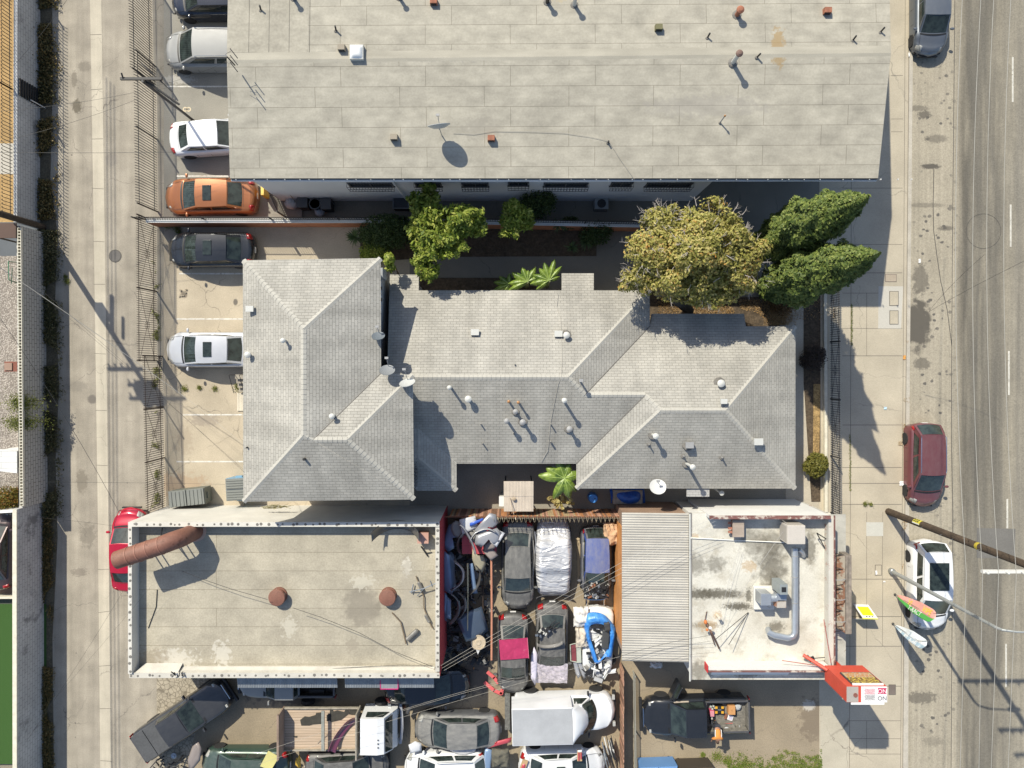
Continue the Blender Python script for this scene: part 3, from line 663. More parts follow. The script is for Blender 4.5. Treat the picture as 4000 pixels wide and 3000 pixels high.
parapet(TL.x,TL.y,TR.x,TL.y-t_*.9,0,PZ,WPAR,shop,0,'wall',seed=2)
parapet(TL.x,TL.y-t_*.9,TL.x+t_*.75,BL.y+.25,0,PZ,WPAR,shop,0,'wall',seed=3)
parapet(TL.x,BL.y+.25,TR.x,BL.y,0,PZ-.1,PARS,shop,0,'wall',seed=4)
REDW = surf('red_wall', (.36,.035,.045), .8, var=.12)
parapet(TR.x-t_*.8,TL.y-t_*.9,TR.x,BR.y+.25,0,PZ-.05,PARS,shop,0,'wall',seed=5)
m = MB(); m.box((TR.x+.01,(TL.y+BR.y)/2,(PZ-.12)/2),(.03,TL.y-BR.y-.02,PZ-.12)); m.build('red_cladding', REDW, shop)
# inner cant strips of the west and south parapets
xk = W(700,0,4).x
m = MB(); m.add([(TL.x+.25,BL.y+.24,PZ-.12),(xk,BL.y+.24,PZ-.12),(xk,BL.y+.5,SZ+.010),(TL.x+.5,BL.y+.5,SZ+.010),(TR.x-.3,BL.y+.24,SZ+.30),(TR.x-.3,BL.y+.34,SZ+.010),(xk,BL.y+.24,SZ+.30),(xk,BL.y+.34,SZ+.010)], [(0,1,2,3),(6,4,5,7)]); m.build('cant_strip', PARS, shop)
# ribbed awning along the south wall
def ribbed(name, parent, p0, p1, z0, z1, mat, pitch=.09, amp=.018, axis='x', th=.02):
    """corrugated sheet between corners p0 (high edge) and p1, ribs running across"""
    m = MB(); x0,y0 = p0; x1,y1 = p1
    if axis == 'x': n = int(abs(x1-x0)/pitch)*2; m.grid(lambda u,v: (x0+(x1-x0)*u, y0+(y1-y0)*v, z0+(z1-z0)*v+(amp if int(round(u*n))%2 else -amp)), n, 1)
    else: n = int(abs(y1-y0)/pitch)*2; m.grid(lambda u,v: (x0+(x1-x0)*u, y0+(y1-y0)*v, z0+(z1-z0)*u+(amp if int(round(v*n))%2 else -amp)), 1, n)
    return m.build(name, mat, parent, solid=th)
AWN = surf('awning_steel', (.26,.28,.30), .6, .3, var=.12, vs=2, streak=((8,.3,1),.12))
xa = W(940,0,3.4).x
for p0,p1 in ((930,1318),(1349,1492),(1556,1695)):
    ribbed('awning', shop, (W(p0,0,3.3).x, BL.y-.02), (W(p1,0,3.3).x, W(0,2682,3.2).y), 3.5,3.3, AWN, .085, .012)
m = MB().use(AWN); c0,c1 = W(1487,2645,3.35),W(1556,2686,3.3)
m.box(((c0.x+c1.x)/2,(BL.y-.02+c1.y)/2,3.38),(c1.x-c0.x,abs(c1.y-BL.y),.05)); m.use(surf('magenta_edge',(.5,.02,.16),.6))
for xx in (c0.x,c1.x): m.box((xx,(BL.y+c1.y)/2,3.41),(.035,abs(c1.y-BL.y),.035))
m.box(((c0.x+c1.x)/2,c1.y-.02,3.41),(c1.x-c0.x,.04,.04)); m.build('awning', parent=shop)
# ---------- restaurant on the right: corrugated lean-to and stained white roof
RZ = 3.7
rest = thing('restaurant_building','restaurant with a stained white flat roof and a corrugated steel roof on its left','building')
WR = NT('stained_white_roof'); q = WR
base = q.scale((.57,.55,.485), q.rng(q.noise(.6, 5), .3, .7, .84, 1.10))
f = q.rng(q.noise(1.1, 7, rough=.68), .50, .68, 0, .7); base = q.mix(f, base, (.33,.295,.23))
f = q.rng(q.noise(.35, 3), .5, .7, 0, .35); base = q.mix(f, base, (.42,.37,.29))
def rp(x,y): p = W(2650+x/3.16, 2000+y/3.16, RZ); return (p.x,p.y)
for c,r_,s_ in ((rp(260,1010),(1.0,.3),.85),(rp(500,1010),(1.1,.28),.85),(rp(700,1010),(.6,.25),.55),(rp(735,1165),(.85,.22),.9),(rp(1160,730),(.8,1.5),.75),(rp(1180,960),(.25,1.0),.85),(rp(200,640),(.6,.6),.6),(rp(450,650),(.6,.45),.6),
        (rp(900,380),(.6,.9),.55),(rp(1150,400),(.9,.9),.6),(rp(1630,450),(.35,.9),.65),(rp(870,1030),(.2,.4),.8),(rp(1210,1420),(.5,.3),.7),(rp(250,1970),(.7,.6),.6),(rp(850,1990),(.8,.3),.6),(rp(350,1400),(.8,.15),.5)):
    base = q.mix(q.math('MULTIPLY', q.spot(c, r_, .75, soft=.6), s_), base, (.085,.075,.055))
for c,r_ in ((rp(480,1270),(.25,.2)),(rp(360,1400),(.5,.3)),(rp(190,300),(.3,.15)),(rp(1080,1900),(.4,.3)),(rp(880,670),(.4,.3))):
    base = q.mix(q.math('MULTIPLY', q.spot(c, r_, .8), .5), base, (.38,.24,.10))
base = q.scale(base, q.rng(q.noise(18, 4), .3, .7, .9, 1.1))
q.set(q.b.inputs['Base Color'], base); q.b.inputs['Roughness'].default_value = .85
rTL,rBR = W(2697,2005,RZ), W(3245,2655,RZ)
m = MB().use(WR.m); m.box(((rTL.x+rBR.x)/2,(rTL.y+rBR.y)/2,RZ-.1),(rBR.x-rTL.x,rTL.y-rBR.y,.2)); m.build('roof', parent=rest)
RW_ = surf('restaurant_wall', (.66,.65,.62), .85, var=.08)
wall_box(rest, rTL.x+.1, rTL.y-.1, rBR.x-.1, rBR.y+.1, RZ-.21, RW_)
REDC = surf('red_coping', (.17,.075,.065), .7, var=.3, vs=3, wear=((.50,.43,.37), 2.2, .52))
# north parapet: white outside, red coping
nx0,nx1 = W(2775,0,4.5).x, W(3245,0,4.5).x; ny = W(0,2022,4.5).y
m = MB(); m.box(((nx0+nx1)/2, ny, 2.2),(nx1-nx0,.16,4.36)); par = m.build('parapet', RW_, rest)
m = MB(); m.box(((nx0+nx1)/2, ny, 4.42),(nx1-nx0+.05,.17,.08)); m.build('coping', REDC, par)
# east parapet
m = MB(); ex = W(3252,0,4.3).x; m.box((ex,(rTL.y+rBR.y)/2,2.1),(.30,rTL.y-rBR.y-.1,4.2)); par = m.build('parapet', surf('peeling_white',(.50,.48,.43),.85,var=.12,wear=((.34,.13,.08),2.2,.58)), rest)
m = MB(); m.box((ex+.12,(rTL.y+rBR.y)/2,4.25),(.045,rTL.y-rBR.y,.10)); m.build('coping', REDC, par)
# south parapet sign band with a white fascia stepping down outside it
sx0,sx1 = W(2765,0,4.4).x, W(3240,0,4.4).x; sy = W(0,2612,4.4).y
m = MB(); m.box(((sx0+sx1)/2, sy, 3.95),(sx1-sx0,.20,.8)); par = m.build('parapet', surf('white_fascia',(.60,.585,.55),.7,var=.05), rest)
m = MB(); m.box(((sx0+sx1)/2, sy-.15, 4.37),(sx1-sx0+.1,.06,.08)); m.build('coping', REDC, par)
m = MB(); m.box((sx0-.03, sy, 4.2),(.05,.36,.5)); m.build('end_cap', surf('signal_red',(.50,.03,.03),.5), par)
m = MB(); fx1 = W(3075,0,3.6).x; m.add([(sx0+.35,sy-.32,3.95),(fx1,sy-.32,3.95),(fx1,sy-.62,3.62),(sx0+.35,sy-.62,3.62)], [(0,1,2,3)]); m.build('awning', surf('white_awning',(.78,.78,.77),.6,var=.03), rest, solid=.04)
# east canopy below the parapet, weathered boards
m = MB(); yb = W(0,2010,2.9).y; ye = W(0,2640,2.9).y; m.box((W(3275,0,2.9).x,(yb+ye)/2,2.85),(.75,yb-ye,.14)); m.build('canopy', surf('canopy_felt',(.40,.385,.34),.9,var=.2,vs=2,wear=((.25,.2,.14),2,.62)), rest)
# corrugated lean-to
CORR = surf('corrugated_zinc', (.40,.38,.34), .6, .15, var=.14, vs=.7, fine=.08, streak=((.25,5,1),.16), wear=((.30,.27,.23), 1.2, .68), spec=.3)
cx0,cx1 = W(2430,0,3.5).x, W(2690,0,3.6).x; cy0,cy1 = W(0,2004,3.5).y, W(0,2583,3.5).y
o = ribbed('corrugated_roof', rest, (cx0,cy0),(cx1,cy1), 3.42,3.60, CORR, .125, .012, 'y')
wall_box(rest, cx0+.12,cy0-.1,cx1,cy1+.15,3.3, surf('shed_boards',(.30,.20,.14),.9,var=.3))
m = MB(); m.tube([(cx1+.03,cy0,3.75),(cx1+.03,cy1-.9,3.75)], .045, 6); m.build('roof_edge_pipe', PIPEW, rest)
m = MB(); m.box((cx1+.08,(cy0+cy1)/2-.4,3.68),(.10,cy0-cy1+.9,.12)); m.build('kerb_flashing', surf('flash_grey',(.22,.21,.2),.7,var=.3), rest)
# ================================================================ VEHICLES
GL = glass('car_glass',(.022,.030,.027),.06); CHROME = surf('chrome', (.6,.6,.6), .15, 1.0, var=.03); RIM = surf('alloy_rim', (.42,.42,.43), .3, .9, var=.05)
LAMP = surf('lamp_glass', (.36,.36,.34), .12, var=.1, coat=.5); TAILR = surf('tail_lamp_red', (.30,.012,.012), .2, coat=.6)
TRIMB = surf('black_trim', (.018,.018,.018), .45)
def lerp(a,b,t): return a+(b-a)*t
def ss(t): t = max(0,min(1,t)); return t*t*(3-2*t)
def interp(tab, x):
    for (x0,y0),(x1,y1) in zip(tab, tab[1:]):
        if x <= x1: return lerp(y0,y1,ss((x-x0)/(x1-x0)) if x1 > x0 else 0)
    return tab[-1][1]
STY = {   # belt profile from the rear (u=0) to the nose (u=1), greenhouse stations (rear foot, rear top, front top, cowl), heights
 'sedan': dict(belt=[(0,.72),(.03,.93),(.20,1.0),(.45,.96),(.76,.93),(.94,.74),(1,.52)], gh=(.14,.275,.60,.765), H=1.44, side=.90),
 'hatch': dict(belt=[(0,.75),(.03,.98),(.20,1.0),(.45,.98),(.74,.95),(.94,.76),(1,.52)], gh=(.02,.13,.59,.785), H=1.50, side=.90),
 'suv':   dict(belt=[(0,.80),(.02,1.05),(.20,1.10),(.45,1.08),(.79,1.04),(.95,.92),(1,.60)], gh=(.02,.09,.60,.79), H=1.76, side=.93),
 'coupe': dict(belt=[(0,.72),(.03,.92),(.20,.98),(.45,.94),(.66,.92),(.93,.74),(1,.52)], gh=(.14,.34,.48,.68), H=1.38, side=.88),
}
def wheel_pair(root, L, Wd, xs, r=.33, rimmat=None, skip=()):
    """four wheels: each a part with a rim inside it"""
    k = 0
    for x in xs:
        for sy in (1,-1):
            if k in skip: k += 1; continue
            k += 1
            y = sy*(Wd/2-.10); m3 = Matrix.Rotation(R(-90*sy),3,'X')
            m = MB(); m.lathe((x,y,r), [(r*.6,-.10),(r*.93,-.11),(r,-.07),(r,.07),(r*.93,.11),(r*.66,.105)], 18, m3); wo = m.build('wheel', RUBBER, root, smooth=True)
            m = MB(); m.lathe((x,y,r), [(r*.66,.06),(r*.66,.10),(r*.60,.10),(r*.56,.06),(0,.06)], 18, m3)
            for j in range(6):
                a = 2*math.pi*j/6; c = Vector((math.cos(a)*r*.33,math.sin(a)*r*.33,.085)); mm = m3 @ Matrix.Rotation(a,3,'Z')
                m.box(Vector((x,y,r))+m3 @ c, (r*.6,.06,.03), mat=mm)
            m.build('rim', rimmat or RIM, wo, smooth=True)
def body_shell(L, Wd, belt, mat, wheels=(), wr=.37, n=52, zb=.20, tail=.10, nose=.13, crown=.035, hw=None):
    m = MB().use(mat); rows = []
    for i in range(n+1):
        u = i/n; x = -L/2+L*u; zt = interp(belt, u)
        hwid = Wd/2*(hw(u) if hw else 1)
        e = min(u/.06,1); f = min((1-u)/.10,1)
        wdt = hwid*(1-tail*(1-e)**2-nose*(1-f)**2)
        bz = zb
        for xw in wheels:
            d = abs(x-xw)
            if d < wr: bz = max(bz, .30+math.sqrt(max(0,wr*wr-d*d))*.98)
        bz = min(bz, zt-.12)
        mid = max(bz+.01, min(.55, zt-.16))
        row = [(x,0,zt+crown),(x,wdt*.45,zt+crown*.8),(x,wdt*.78,zt+crown*.2),(x,wdt*.91,zt-.03),(x,wdt*.985,zt-.11),(x,wdt,max(mid,bz+.005)),(x,wdt*.985,bz),(x,wdt*.80,bz)]
        ce = ss(1-min(u/.16,1))*1.5; cf = ss(1-min((1-u)/.22,1))
        row = [(px_+.17*ce*(abs(py_)/max(.1,hwid))**2.4-.46*cf*(abs(py_)/max(.1,hwid))**2.2,py_,pz_) for px_,py_,pz_ in row]
        rows.append(row)
    k = len(rows[0])
    for sgn in (1,-1):
        vs = [(p[0],p[1]*sgn,p[2]) for r_ in rows for p in r_]
        fs = []
        for i in range(n):
            for j in range(k-1):
                q4 = (i*k+j, (i+1)*k+j, (i+1)*k+j+1, i*k+j+1)
                fs.append(q4 if sgn < 0 else q4[::-1])
        m.add(vs, fs)
        for i,flip in ((0,0),(n,1)):   # end caps
            ids = [i*k+j for j in range(k)]+[len(vs)]
            vv = list(vs)+[(rows[i][0][0],0,rows[i][-1][2])]
            cap = [vv[a] for a in ids]; m.poly(cap if (flip ^ (sgn<0)) else cap[::-1])
    return m
def weld(o, d=.004):
    bm = bmesh.new(); bm.from_mesh(o.data); bmesh.ops.remove_doubles(bm, verts=bm.verts, dist=d); bm.to_mesh(o.data); bm.free()
def quadpatch(a,b,c,d,off,nu=4,nv=3,bow=0.0,inset=.06):
    """glass panel inside quad a,b,c,d (a-b foot, d-c top), proud by off"""
    a,b,c,d = map(Vector,(a,b,c,d)); n = (b-a).cross(d-a).normalized()
    def f(u,v):
        u2 = inset+(1-2*inset)*u; v2 = inset*1.3+(1-2.6*inset)*v
        p = a.lerp(b,u2).lerp(d.lerp(c,u2),v2)
        return p+n*(off+bow*(1-(2*u2-1)**2))
    return f
def car(label, cat, px, py, deg, L, Wd, style, mat, name='parked_car', group=None, sunroof=0, roofmat=None, rails=0, wheels_missing=(), nohood=False, glassmat=None, mirrors=True, hts=1.0, rimmat=None, z0=0, brakes=True, plate=True, hoodmat=None):
    st = STY[style]; p = W(px,py,.7); root = thing(name, label, cat, (p.x,p.y,z0), R(deg), group)
    g = glassmat or GL
    xw = (-L/2+L*.19, L/2-L*.185); belt = [(u,z*hts) for u,z in st['belt']]
    m = body_shell(L,Wd,belt,mat,xw)
    body = m.build('body', parent=root, smooth=True, angle=40); weld(body)
    # floor pan
    m = MB(); m.box((0,0,.30),(L*.92,Wd*.80,.12)); m.build('floor_pan', TRIMB, root)
    wheel_pair(root,L,Wd,xw,rimmat=rimmat,skip=wheels_missing)
    # greenhouse
    u0,u1,u2,u3 = st['gh']; X = lambda u:-L/2+L*u; HH = st['H']*hts; sd = st['side']
    zb_ = lambda u: interp(belt,u)
    wB = Wd/2*.90; wT = Wd/2*sd*.86
    F = [Vector((X(u0),-wB*.90,zb_(u0))),Vector((X(u0),wB*.90,zb_(u0))),Vector((X(u3),wB*.93,zb_(u3)-.01)),Vector((X(u3),-wB*.93,zb_(u3)-.01))]
    Tt = [Vector((X(u1),-wT*.93,HH-.05)),Vector((X(u1),wT*.93,HH-.05)),Vector((X(u2),wT,HH-.04)),Vector((X(u2),-wT,HH-.04))]
    sB = [Vector((X(lerp(u0,u3,t)), 0, 0)) for t in (0,1)]
    m = MB().use(roofmat or mat)
    # roof as a gently domed sheet, pillars as the hull's corners
    def roof(u,v):
        a = Tt[0].lerp(Tt[3],u); b = Tt[1].lerp(Tt[2],u); q0 = a.lerp(b,v); bu = math.sin(math.pi*min(1,max(0,u)))*.03; bv = (1-(2*v-1)**2)*.045
        bulge = (1+.03*math.sin(math.pi*u)); return Vector((q0.x+( .05*(1-(2*v-1)**2) if u==1 else -.04*(1-(2*v-1)**2) if u==0 else 0), q0.y*bulge, q0.z+bu+bv))
    m.grid(roof,8,8)
    def side(sgn):
        a,b,c,d = (F[0],F[3],Tt[3],Tt[0]) if sgn<0 else (F[2],F[1],Tt[1],Tt[2])
        return a,b,c,d
    for sgn in (-1,1):
        a,b,c,d = side(sgn)
        def fn(u,v):
            pnt = a.lerp(b,u).lerp(d.lerp(c,u),v); bow = math.sin(math.pi*u)*.035+ .05*math.sin(math.pi*v)*.5
            return pnt+Vector((0,sgn*bow,0))
        m.grid(fn,8,3)
    m.use(mat)
    for a,b,c,d,s_ in ((F[3],F[2],Tt[2],Tt[3],1),(F[1],F[0],Tt[0],Tt[1],-1)):
        def fn(u,v):
            pnt = a.lerp(b,u).lerp(d.lerp(c,u),v); return pnt+Vector((s_*(.05+.05*(1-v))*(1-(2*u-1)**2),0,0))
        m.grid(fn,6,3)
    cab = m.build('cabin', parent=root, smooth=True, angle=38)
    # glass panels
    def gl(nm,a,b,c,d,s_,ins,nu=6,nv=3):
        mm = MB()
        def fn(u,v):
            u2 = lerp(ins[0],1-ins[0],u); v2 = lerp(ins[1],1-ins[2],v)
            pnt = a.lerp(b,u2).lerp(d.lerp(c,u2),v2)
            if s_[0]: pnt = pnt+Vector((s_[0]*((.05+.05*(1-v2))*(1-(2*u2-1)**2)+.006),0,.008))
            else: pnt = pnt+Vector((0,s_[1]*(math.sin(math.pi*u2)*.035+.025*math.sin(math.pi*v2)+.008),.004))
            return pnt
        mm.grid(fn,nu,nv); return mm.build(nm,g,root,smooth=True)
    gl('windshield',F[3],F[2],Tt[2],Tt[3],(1,0),(.055,.03,.02))
    gl('rear_window',F[1],F[0],Tt[0],Tt[1],(-1,0),(.08,.10,.03))
    for sgn in (-1,1):
        a,b,c,d = side(sgn)
        for t0,t1 in ((.10,.47),(.51,.90)):
            mm = MB()
            def fn(u,v,t0=t0,t1=t1):
                u2 = lerp(t0,t1,u); v2 = lerp(.10,.86,v); pnt = a.lerp(b,u2).lerp(d.lerp(c,u2),v2)
                return pnt+Vector((0,sgn*(math.sin(math.pi*u2)*.035+.025*math.sin(math.pi*v2)+.010),.004))
            mm.grid(fn,5,2); mm.build('side_window',g,root,smooth=True)
    # cowl, wipers and hood/boot seams
    m = MB().use(TRIMB); zz = zb_(u3)
    m.grid(lambda u,v: Vector((X(u3)+.02+.085*v+.085*(1-(2*u-1)**2), lerp(-wB*.88,wB*.88,u), zb_(u3+(.02+.085*v)/L)+.040-.030*(2*u-1)**2)),8,1)
    m.build('cowl', parent=root)
    if not nohood:
        m = MB().use(surf('panel_gap',(.03,.03,.03),.8))
        for s_ in (-1,1):
            m.tube([(X(u3)+.12, s_*wB*.86, zb_(u3)+.014),(X(lerp(u3,1,.5)), s_*wB*.84, zb_(lerp(u3,1,.5))+.012),(X(.965), s_*wB*.70, zb_(.965)+.016)], .007, 4)
        m.tube([(X(.968), y*wB*.70, zb_(.968)+.020+.018*(1-y*y)) for y in (-1,-.5,0,.5,1)], .007, 4)
        if u0 > .08: m.tube([(X(u0)-.06-.03*(1-y*y), y*wB*.80, zb_(u0-.015)+.016+.022*(1-y*y)) for y in (-1,-.5,0,.5,1)], .007, 4)
        for s_ in (-1,1):
            for uu in (.30,.46,.64): m.tube([(X(uu), s_*(Wd/2*.93), zb_(uu)-.05),(X(uu), s_*(Wd/2*1.003), .60),(X(uu), s_*(Wd/2*1.0), .35)], .006, 4)
        m.build('panel_gap', parent=root)
    # lamps
    for s_ in (-1,1):
        zf = zb_(.955); m = MB(); m.grid(lambda u,v: (lambda yy,uu: Vector((X(uu)-.46*ss(1-min((1-uu)/.22,1))*(yy/(Wd/2))**2.2, s_*yy, interp(belt,uu)+.016-.075*v*v)))(lerp(Wd*.27,Wd*.43,v),lerp(.925,.985,u)),4,4)
        m.build('headlight', LAMP, root, smooth=True, solid=.02)
        if brakes:
            m = MB(); m.grid(lambda u,v: Vector((X(lerp(.004,.06,u))+.255*((.29+.155*v)*2)**2.4*(1-u*.3)-.02, s_*(Wd*.29+Wd*.155*v), zb_(lerp(.004,.06,u))+.022-.06*v*v)),4,4); m.build('taillight', TAILR, root, smooth=True, solid=.03)
        if mirrors:
            m = MB(); m.blob((X(u3)-.18, s_*(Wd/2+.10), zb_(u3)+.05),(.08,.13,.075),8); m.build('mirror', mat, root, smooth=True)
    m = MB(); m.box((X(1)-.03,0,.36),(.08,Wd*.60,.14)); m.use(TRIMB); m.build('grille', TRIMB, root, bevel=.01)
    if plate:
        m = MB(); m.box((X(0)-.012,0,.62),(.02,.32,.15)); m.build('number_plate', WHITE, root)
    if sunroof:
        m = MB(); zc = HH+.055; m.box((X(lerp(u1,u2,.62 if sunroof == 1 else .5)),0,zc-.012),(.46 if sunroof == 1 else L*.30, Wd*(.42 if sunroof == 1 else .54),.03)); m.build('sunroof', g, root, bevel=.012)
    if rails:
        for s_ in (-1,1):
            m = MB(); m.tube([(X(u1)+.05,s_*wT*.92,HH-.02),(X(u1)+.15,s_*wT*.94,HH+.05),(X(u2)-.25,s_*wT*.95,HH+.05),(X(u2)-.1,s_*wT*.95,HH-.01)], .018, 6); m.build('roof_rail', CHROME, root, smooth=True)
    return root
def part(root, nm, mat, fn, **k):
    m = MB(); fn(m); return m.build(nm, mat, root, **k)
P_BLKSUV = paint('paint_midnight', (.014,.018,.03),.22,.0,.0); P_SILVER = paint('paint_silver', (.22,.225,.225), .45, .3, .1); P_WHITE = paint('paint_white', (.72,.73,.74), .3, 0, .0)
P_ORANGE = paint('paint_copper_orange', (.33,.115,.035), .3, .05, .35); P_BLACK = paint('paint_black', (.012,.014,.018), .22, .03, .0); P_SILV2 = paint('paint_pale_silver', (.55,.56,.58), .3, 0, .3)
P_BLUEGR = paint('paint_blue_grey', (.13,.15,.18), .33, .25, .5); P_MAROON = paint('paint_maroon', (.16,.035,.045), .34, .22, .35); P_RED = paint('paint_red', (.42,.008,.03), .25, 0, .2)
P_DUSTG = paint('paint_dusty_grey', (.05,.053,.055), .4, .65, .2); P_DUSTB = paint('paint_dusty_black', (.022,.022,.024), .4, .55, .1); P_BLUE = paint('paint_blue', (.03,.085,.38), .38, .62, .2)
P_GREEN = paint('paint_dark_green', (.02,.06,.045), .3, .35, .3); P_GREYPK = paint('paint_charcoal', (.028,.030,.036), .3, .10, .2); P_WHITED = paint('paint_old_white', (.66,.67,.68), .4, .12, 0)
G1 = 'cars parked in the row by the alley fence'; G2 = 'cars parked along the street kerb'; G3 = 'cars stored in the salvage yard'
car('black four wheel drive car facing left, topmost in the row by the fence','car',838,2,180,4.75,1.92,'suv',P_BLKSUV,group=G1)
car('tall silver car with roof rails, second from the top by the fence','car',822,200,180,5.0,2.0,'suv',P_SILVER,group=G1,hts=1.03,rails=1)
car('white saloon car parked tail out with red lamps beside the fence, above the orange car','car',832,535,4,4.75,1.84,'sedan',P_WHITE,group=G1)
car('copper orange saloon car with dark sunroof beside the brick wall','car',822,766,180.5,5.1,1.93,'sedan',P_ORANGE,group=G1,sunroof=1)
car('black saloon car with glass roof panel just below the brick wall','car',824,976,180,4.8,1.88,'sedan',P_BLACK,group=G1,sunroof=1)
car('pale silver saloon car with dark rear window, alone below the black saloon car','car',824,1366,180,5.0,1.92,'sedan',P_SILV2,group=G1,sunroof=1)
car('blue grey saloon car at the kerb, cut by the top edge of the picture','car',3640,42,-90,4.7,1.82,'sedan',P_BLUEGR,group=G2,z0=-.11)
car('dusty maroon hatchback with silver roof rails at the kerb','car',3618,1818,-90,4.62,1.84,'hatch',P_MAROON,group=G2,z0=-.11,rails=1)
car('white car with large dark sunroof at the kerb below the wooden pole','car',3633,2290,-90,4.95,1.95,'suv',P_WHITE,group=G2,z0=-.11,sunroof=2,hts=.93)
car('bright red car half hidden behind the repair shop in the alley','car',503,2148,90,4.6,1.76,'sedan',P_RED)
car('dark red brown car in shade in the driveway at the left edge','car',-12,2140,90,4.6,1.8,'sedan',paint('paint_dark_brown',(.05,.025,.025),.35,.1,.3))
# ---- salvage yard cars
car('dusty grey saloon car in the yard beside the silver covered car','car',2022,2206,-90,5.0,1.80,'sedan',P_DUSTG,group=G3)
blue = car('blue car stripped of its hood and bumper, right of the silver covered car','car',2328,2195,-90,3.9,1.66,'hatch',paint('paint_slate_dust',(.05,.055,.075),.45,.5,.1),group=G3,roofmat=P_BLUE,nohood=True,name='stripped_car')
def eng(m):
    rr = random.Random(5); m.use(BLACK); m.box((1.42,0,.86),(1.02,1.36,.12))
    for i in range(46):
        m.use(rr.choice([BLACK,BLACK,STEEL,TRIMB,RUST,LAMP])); m.box((rr.uniform(.98,1.85),rr.uniform(-.60,.60),.94+rr.uniform(0,.1)),(rr.uniform(.05,.28),rr.uniform(.04,.20),rr.uniform(.05,.16)),rr.uniform(0,3))
    m.use(BLACK)
    for i in range(9): y = rr.uniform(-.5,.5); m.tube([(1.0,y,1.02),(1.3,y+rr.uniform(-.2,.2),1.1),(1.7,y+rr.uniform(-.3,.3),1.0)], .022, 5)
part(blue,'engine',None,eng)
part(blue,'crash_bar',CHROME,lambda m: (m.tube([(2.0,-.66,.62),(2.08,-.3,.62),(2.08,.3,.62),(2.0,.66,.62)],.05,6), m.tube([(1.9,-.5,.5),(2.45,-.5,.42)],.05,6), m.tube([(1.9,.5,.5),(2.45,.5,.42)],.05,6)))
redc = car('dusty black saloon car with a magenta sheet across its roof','car',2004,2552,-90,4.5,1.72,'sedan',P_DUSTB,group=G3)
dk = car('dusty black saloon car with engine parts on its roof, next to the blue tarp wreck','car',2155,2510,-91,4.45,1.78,'sedan',P_DUSTB,group=G3)
def scr(m):
    rr = random.Random(9); m.grid(lambda u,v: Vector((lerp(1.0,2.2,u), lerp(-.88,.88,v), 1.00-.28*u*u+rr.uniform(-.02,.05))),9,9)
part(dk,'plastic_wrap',surf('clear_wrap',(.42,.38,.42),.15,var=.45,vs=6,coat=.8),scr)
car('dusty pale grey saloon car lying crosswise above the bottom row, hood facing left','car',1787,2852,180.5,4.75,1.84,'sedan',paint('paint_dust_caked',(.07,.075,.085),.45,.85,.2),group=G3)
w1 = car('white saloon car with red boxes inside it, cut by the bottom edge of the picture','car',2196,2992,1,4.75,1.86,'sedan',P_WHITED,group=G3,sunroof=1)
car('white hatchback with dented front at the bottom edge, below the dusty pale grey car','car',1738,2998,182,4.5,1.80,'hatch',P_WHITED,group=G3,rails=1)
car('dark saloon car with red lamp beneath the flatbed truck at the bottom edge','car',1355,2998,2,4.6,1.8,'sedan',P_DUSTB,group=G3)
gr = car('dark green car with uncovered engine at the bottom edge','car',958,2990,180,4.9,1.82,'sedan',P_GREEN,group=G3,nohood=True)
part(gr,'engine',None,lambda m: [ (m.use(random.choice([BLACK,STEEL,TRIMB,PIPEW,BLACK])), m.box((random.uniform(-1.2,-.4),random.uniform(-.75,.75),1.0+random.uniform(0,.12)),(random.uniform(.05,.3),random.uniform(.05,.25),.12),random.uniform(0,3))) for _ in range(40)])
car('black car in the shade at the south-east corner of the repair shop','car',1668,2680,0,4.7,1.85,'sedan',P_BLACK,group=G3)
# ---- silver covered car
p = W(2162,2182,.7); cv = thing('covered_car','car wrapped in a crumpled silver cover in the salvage yard','car',(p.x,p.y,0),R(-90),G3)
COV = NT('silver_cover'); q = COV
n1 = q.noise(1.1, 2, q.mapping(q.obj, scale=(2.4,.8,.3), rot=(0,0,.35)), rough=.45, dist=1.2)
q.set(q.b.inputs['Base Color'], q.scale((.62,.625,.64), q.rng(n1,.3,.7,.8,1.15))); q.b.inputs['Roughness'].default_value=.32; q.b.inputs['Metallic'].default_value=.3
q.bump(q.math('ABSOLUTE', q.math('SUBTRACT', n1, .5)), 1.0, .22)
m = MB()
def cvr(u,v):
    th = lerp(-math.pi/2, math.pi/2, u); x = 2.15*math.sin(th)*1.0; env = max(0,math.cos(th))**.28
    ph = lerp(-1,1,v); prof = interp([(0,.66),(.10,.95),(.30,1.05),(.42,1.38),(.70,1.40),(.90,1.02),(1,.74)],1-(x+2.15)/4.3)
    yy = (1 if ph>0 else -1)*min(1,abs(ph)*1.45)**.9*1.0*env
    zz = prof*(1 if abs(ph)<.5 else max(.06,1-((abs(ph)-.5)/.5)**1.5*.95))*max(.08,env)
    if .38 < (x+2.15)/4.3 < .75 and abs(ph) < .5: yy *= .93
    nn = noise.noise(Vector((x*1.6+yy*1.2,yy*2.2,zz)))*.05
    return Vector((x,yy+nn,zz+nn*.8))
m.grid(cvr,48,36); m.build('car_cover', COV.m, cv, smooth=True, angle=80)
wheel_pair(cv,4.3,1.9,(-1.3,1.3))
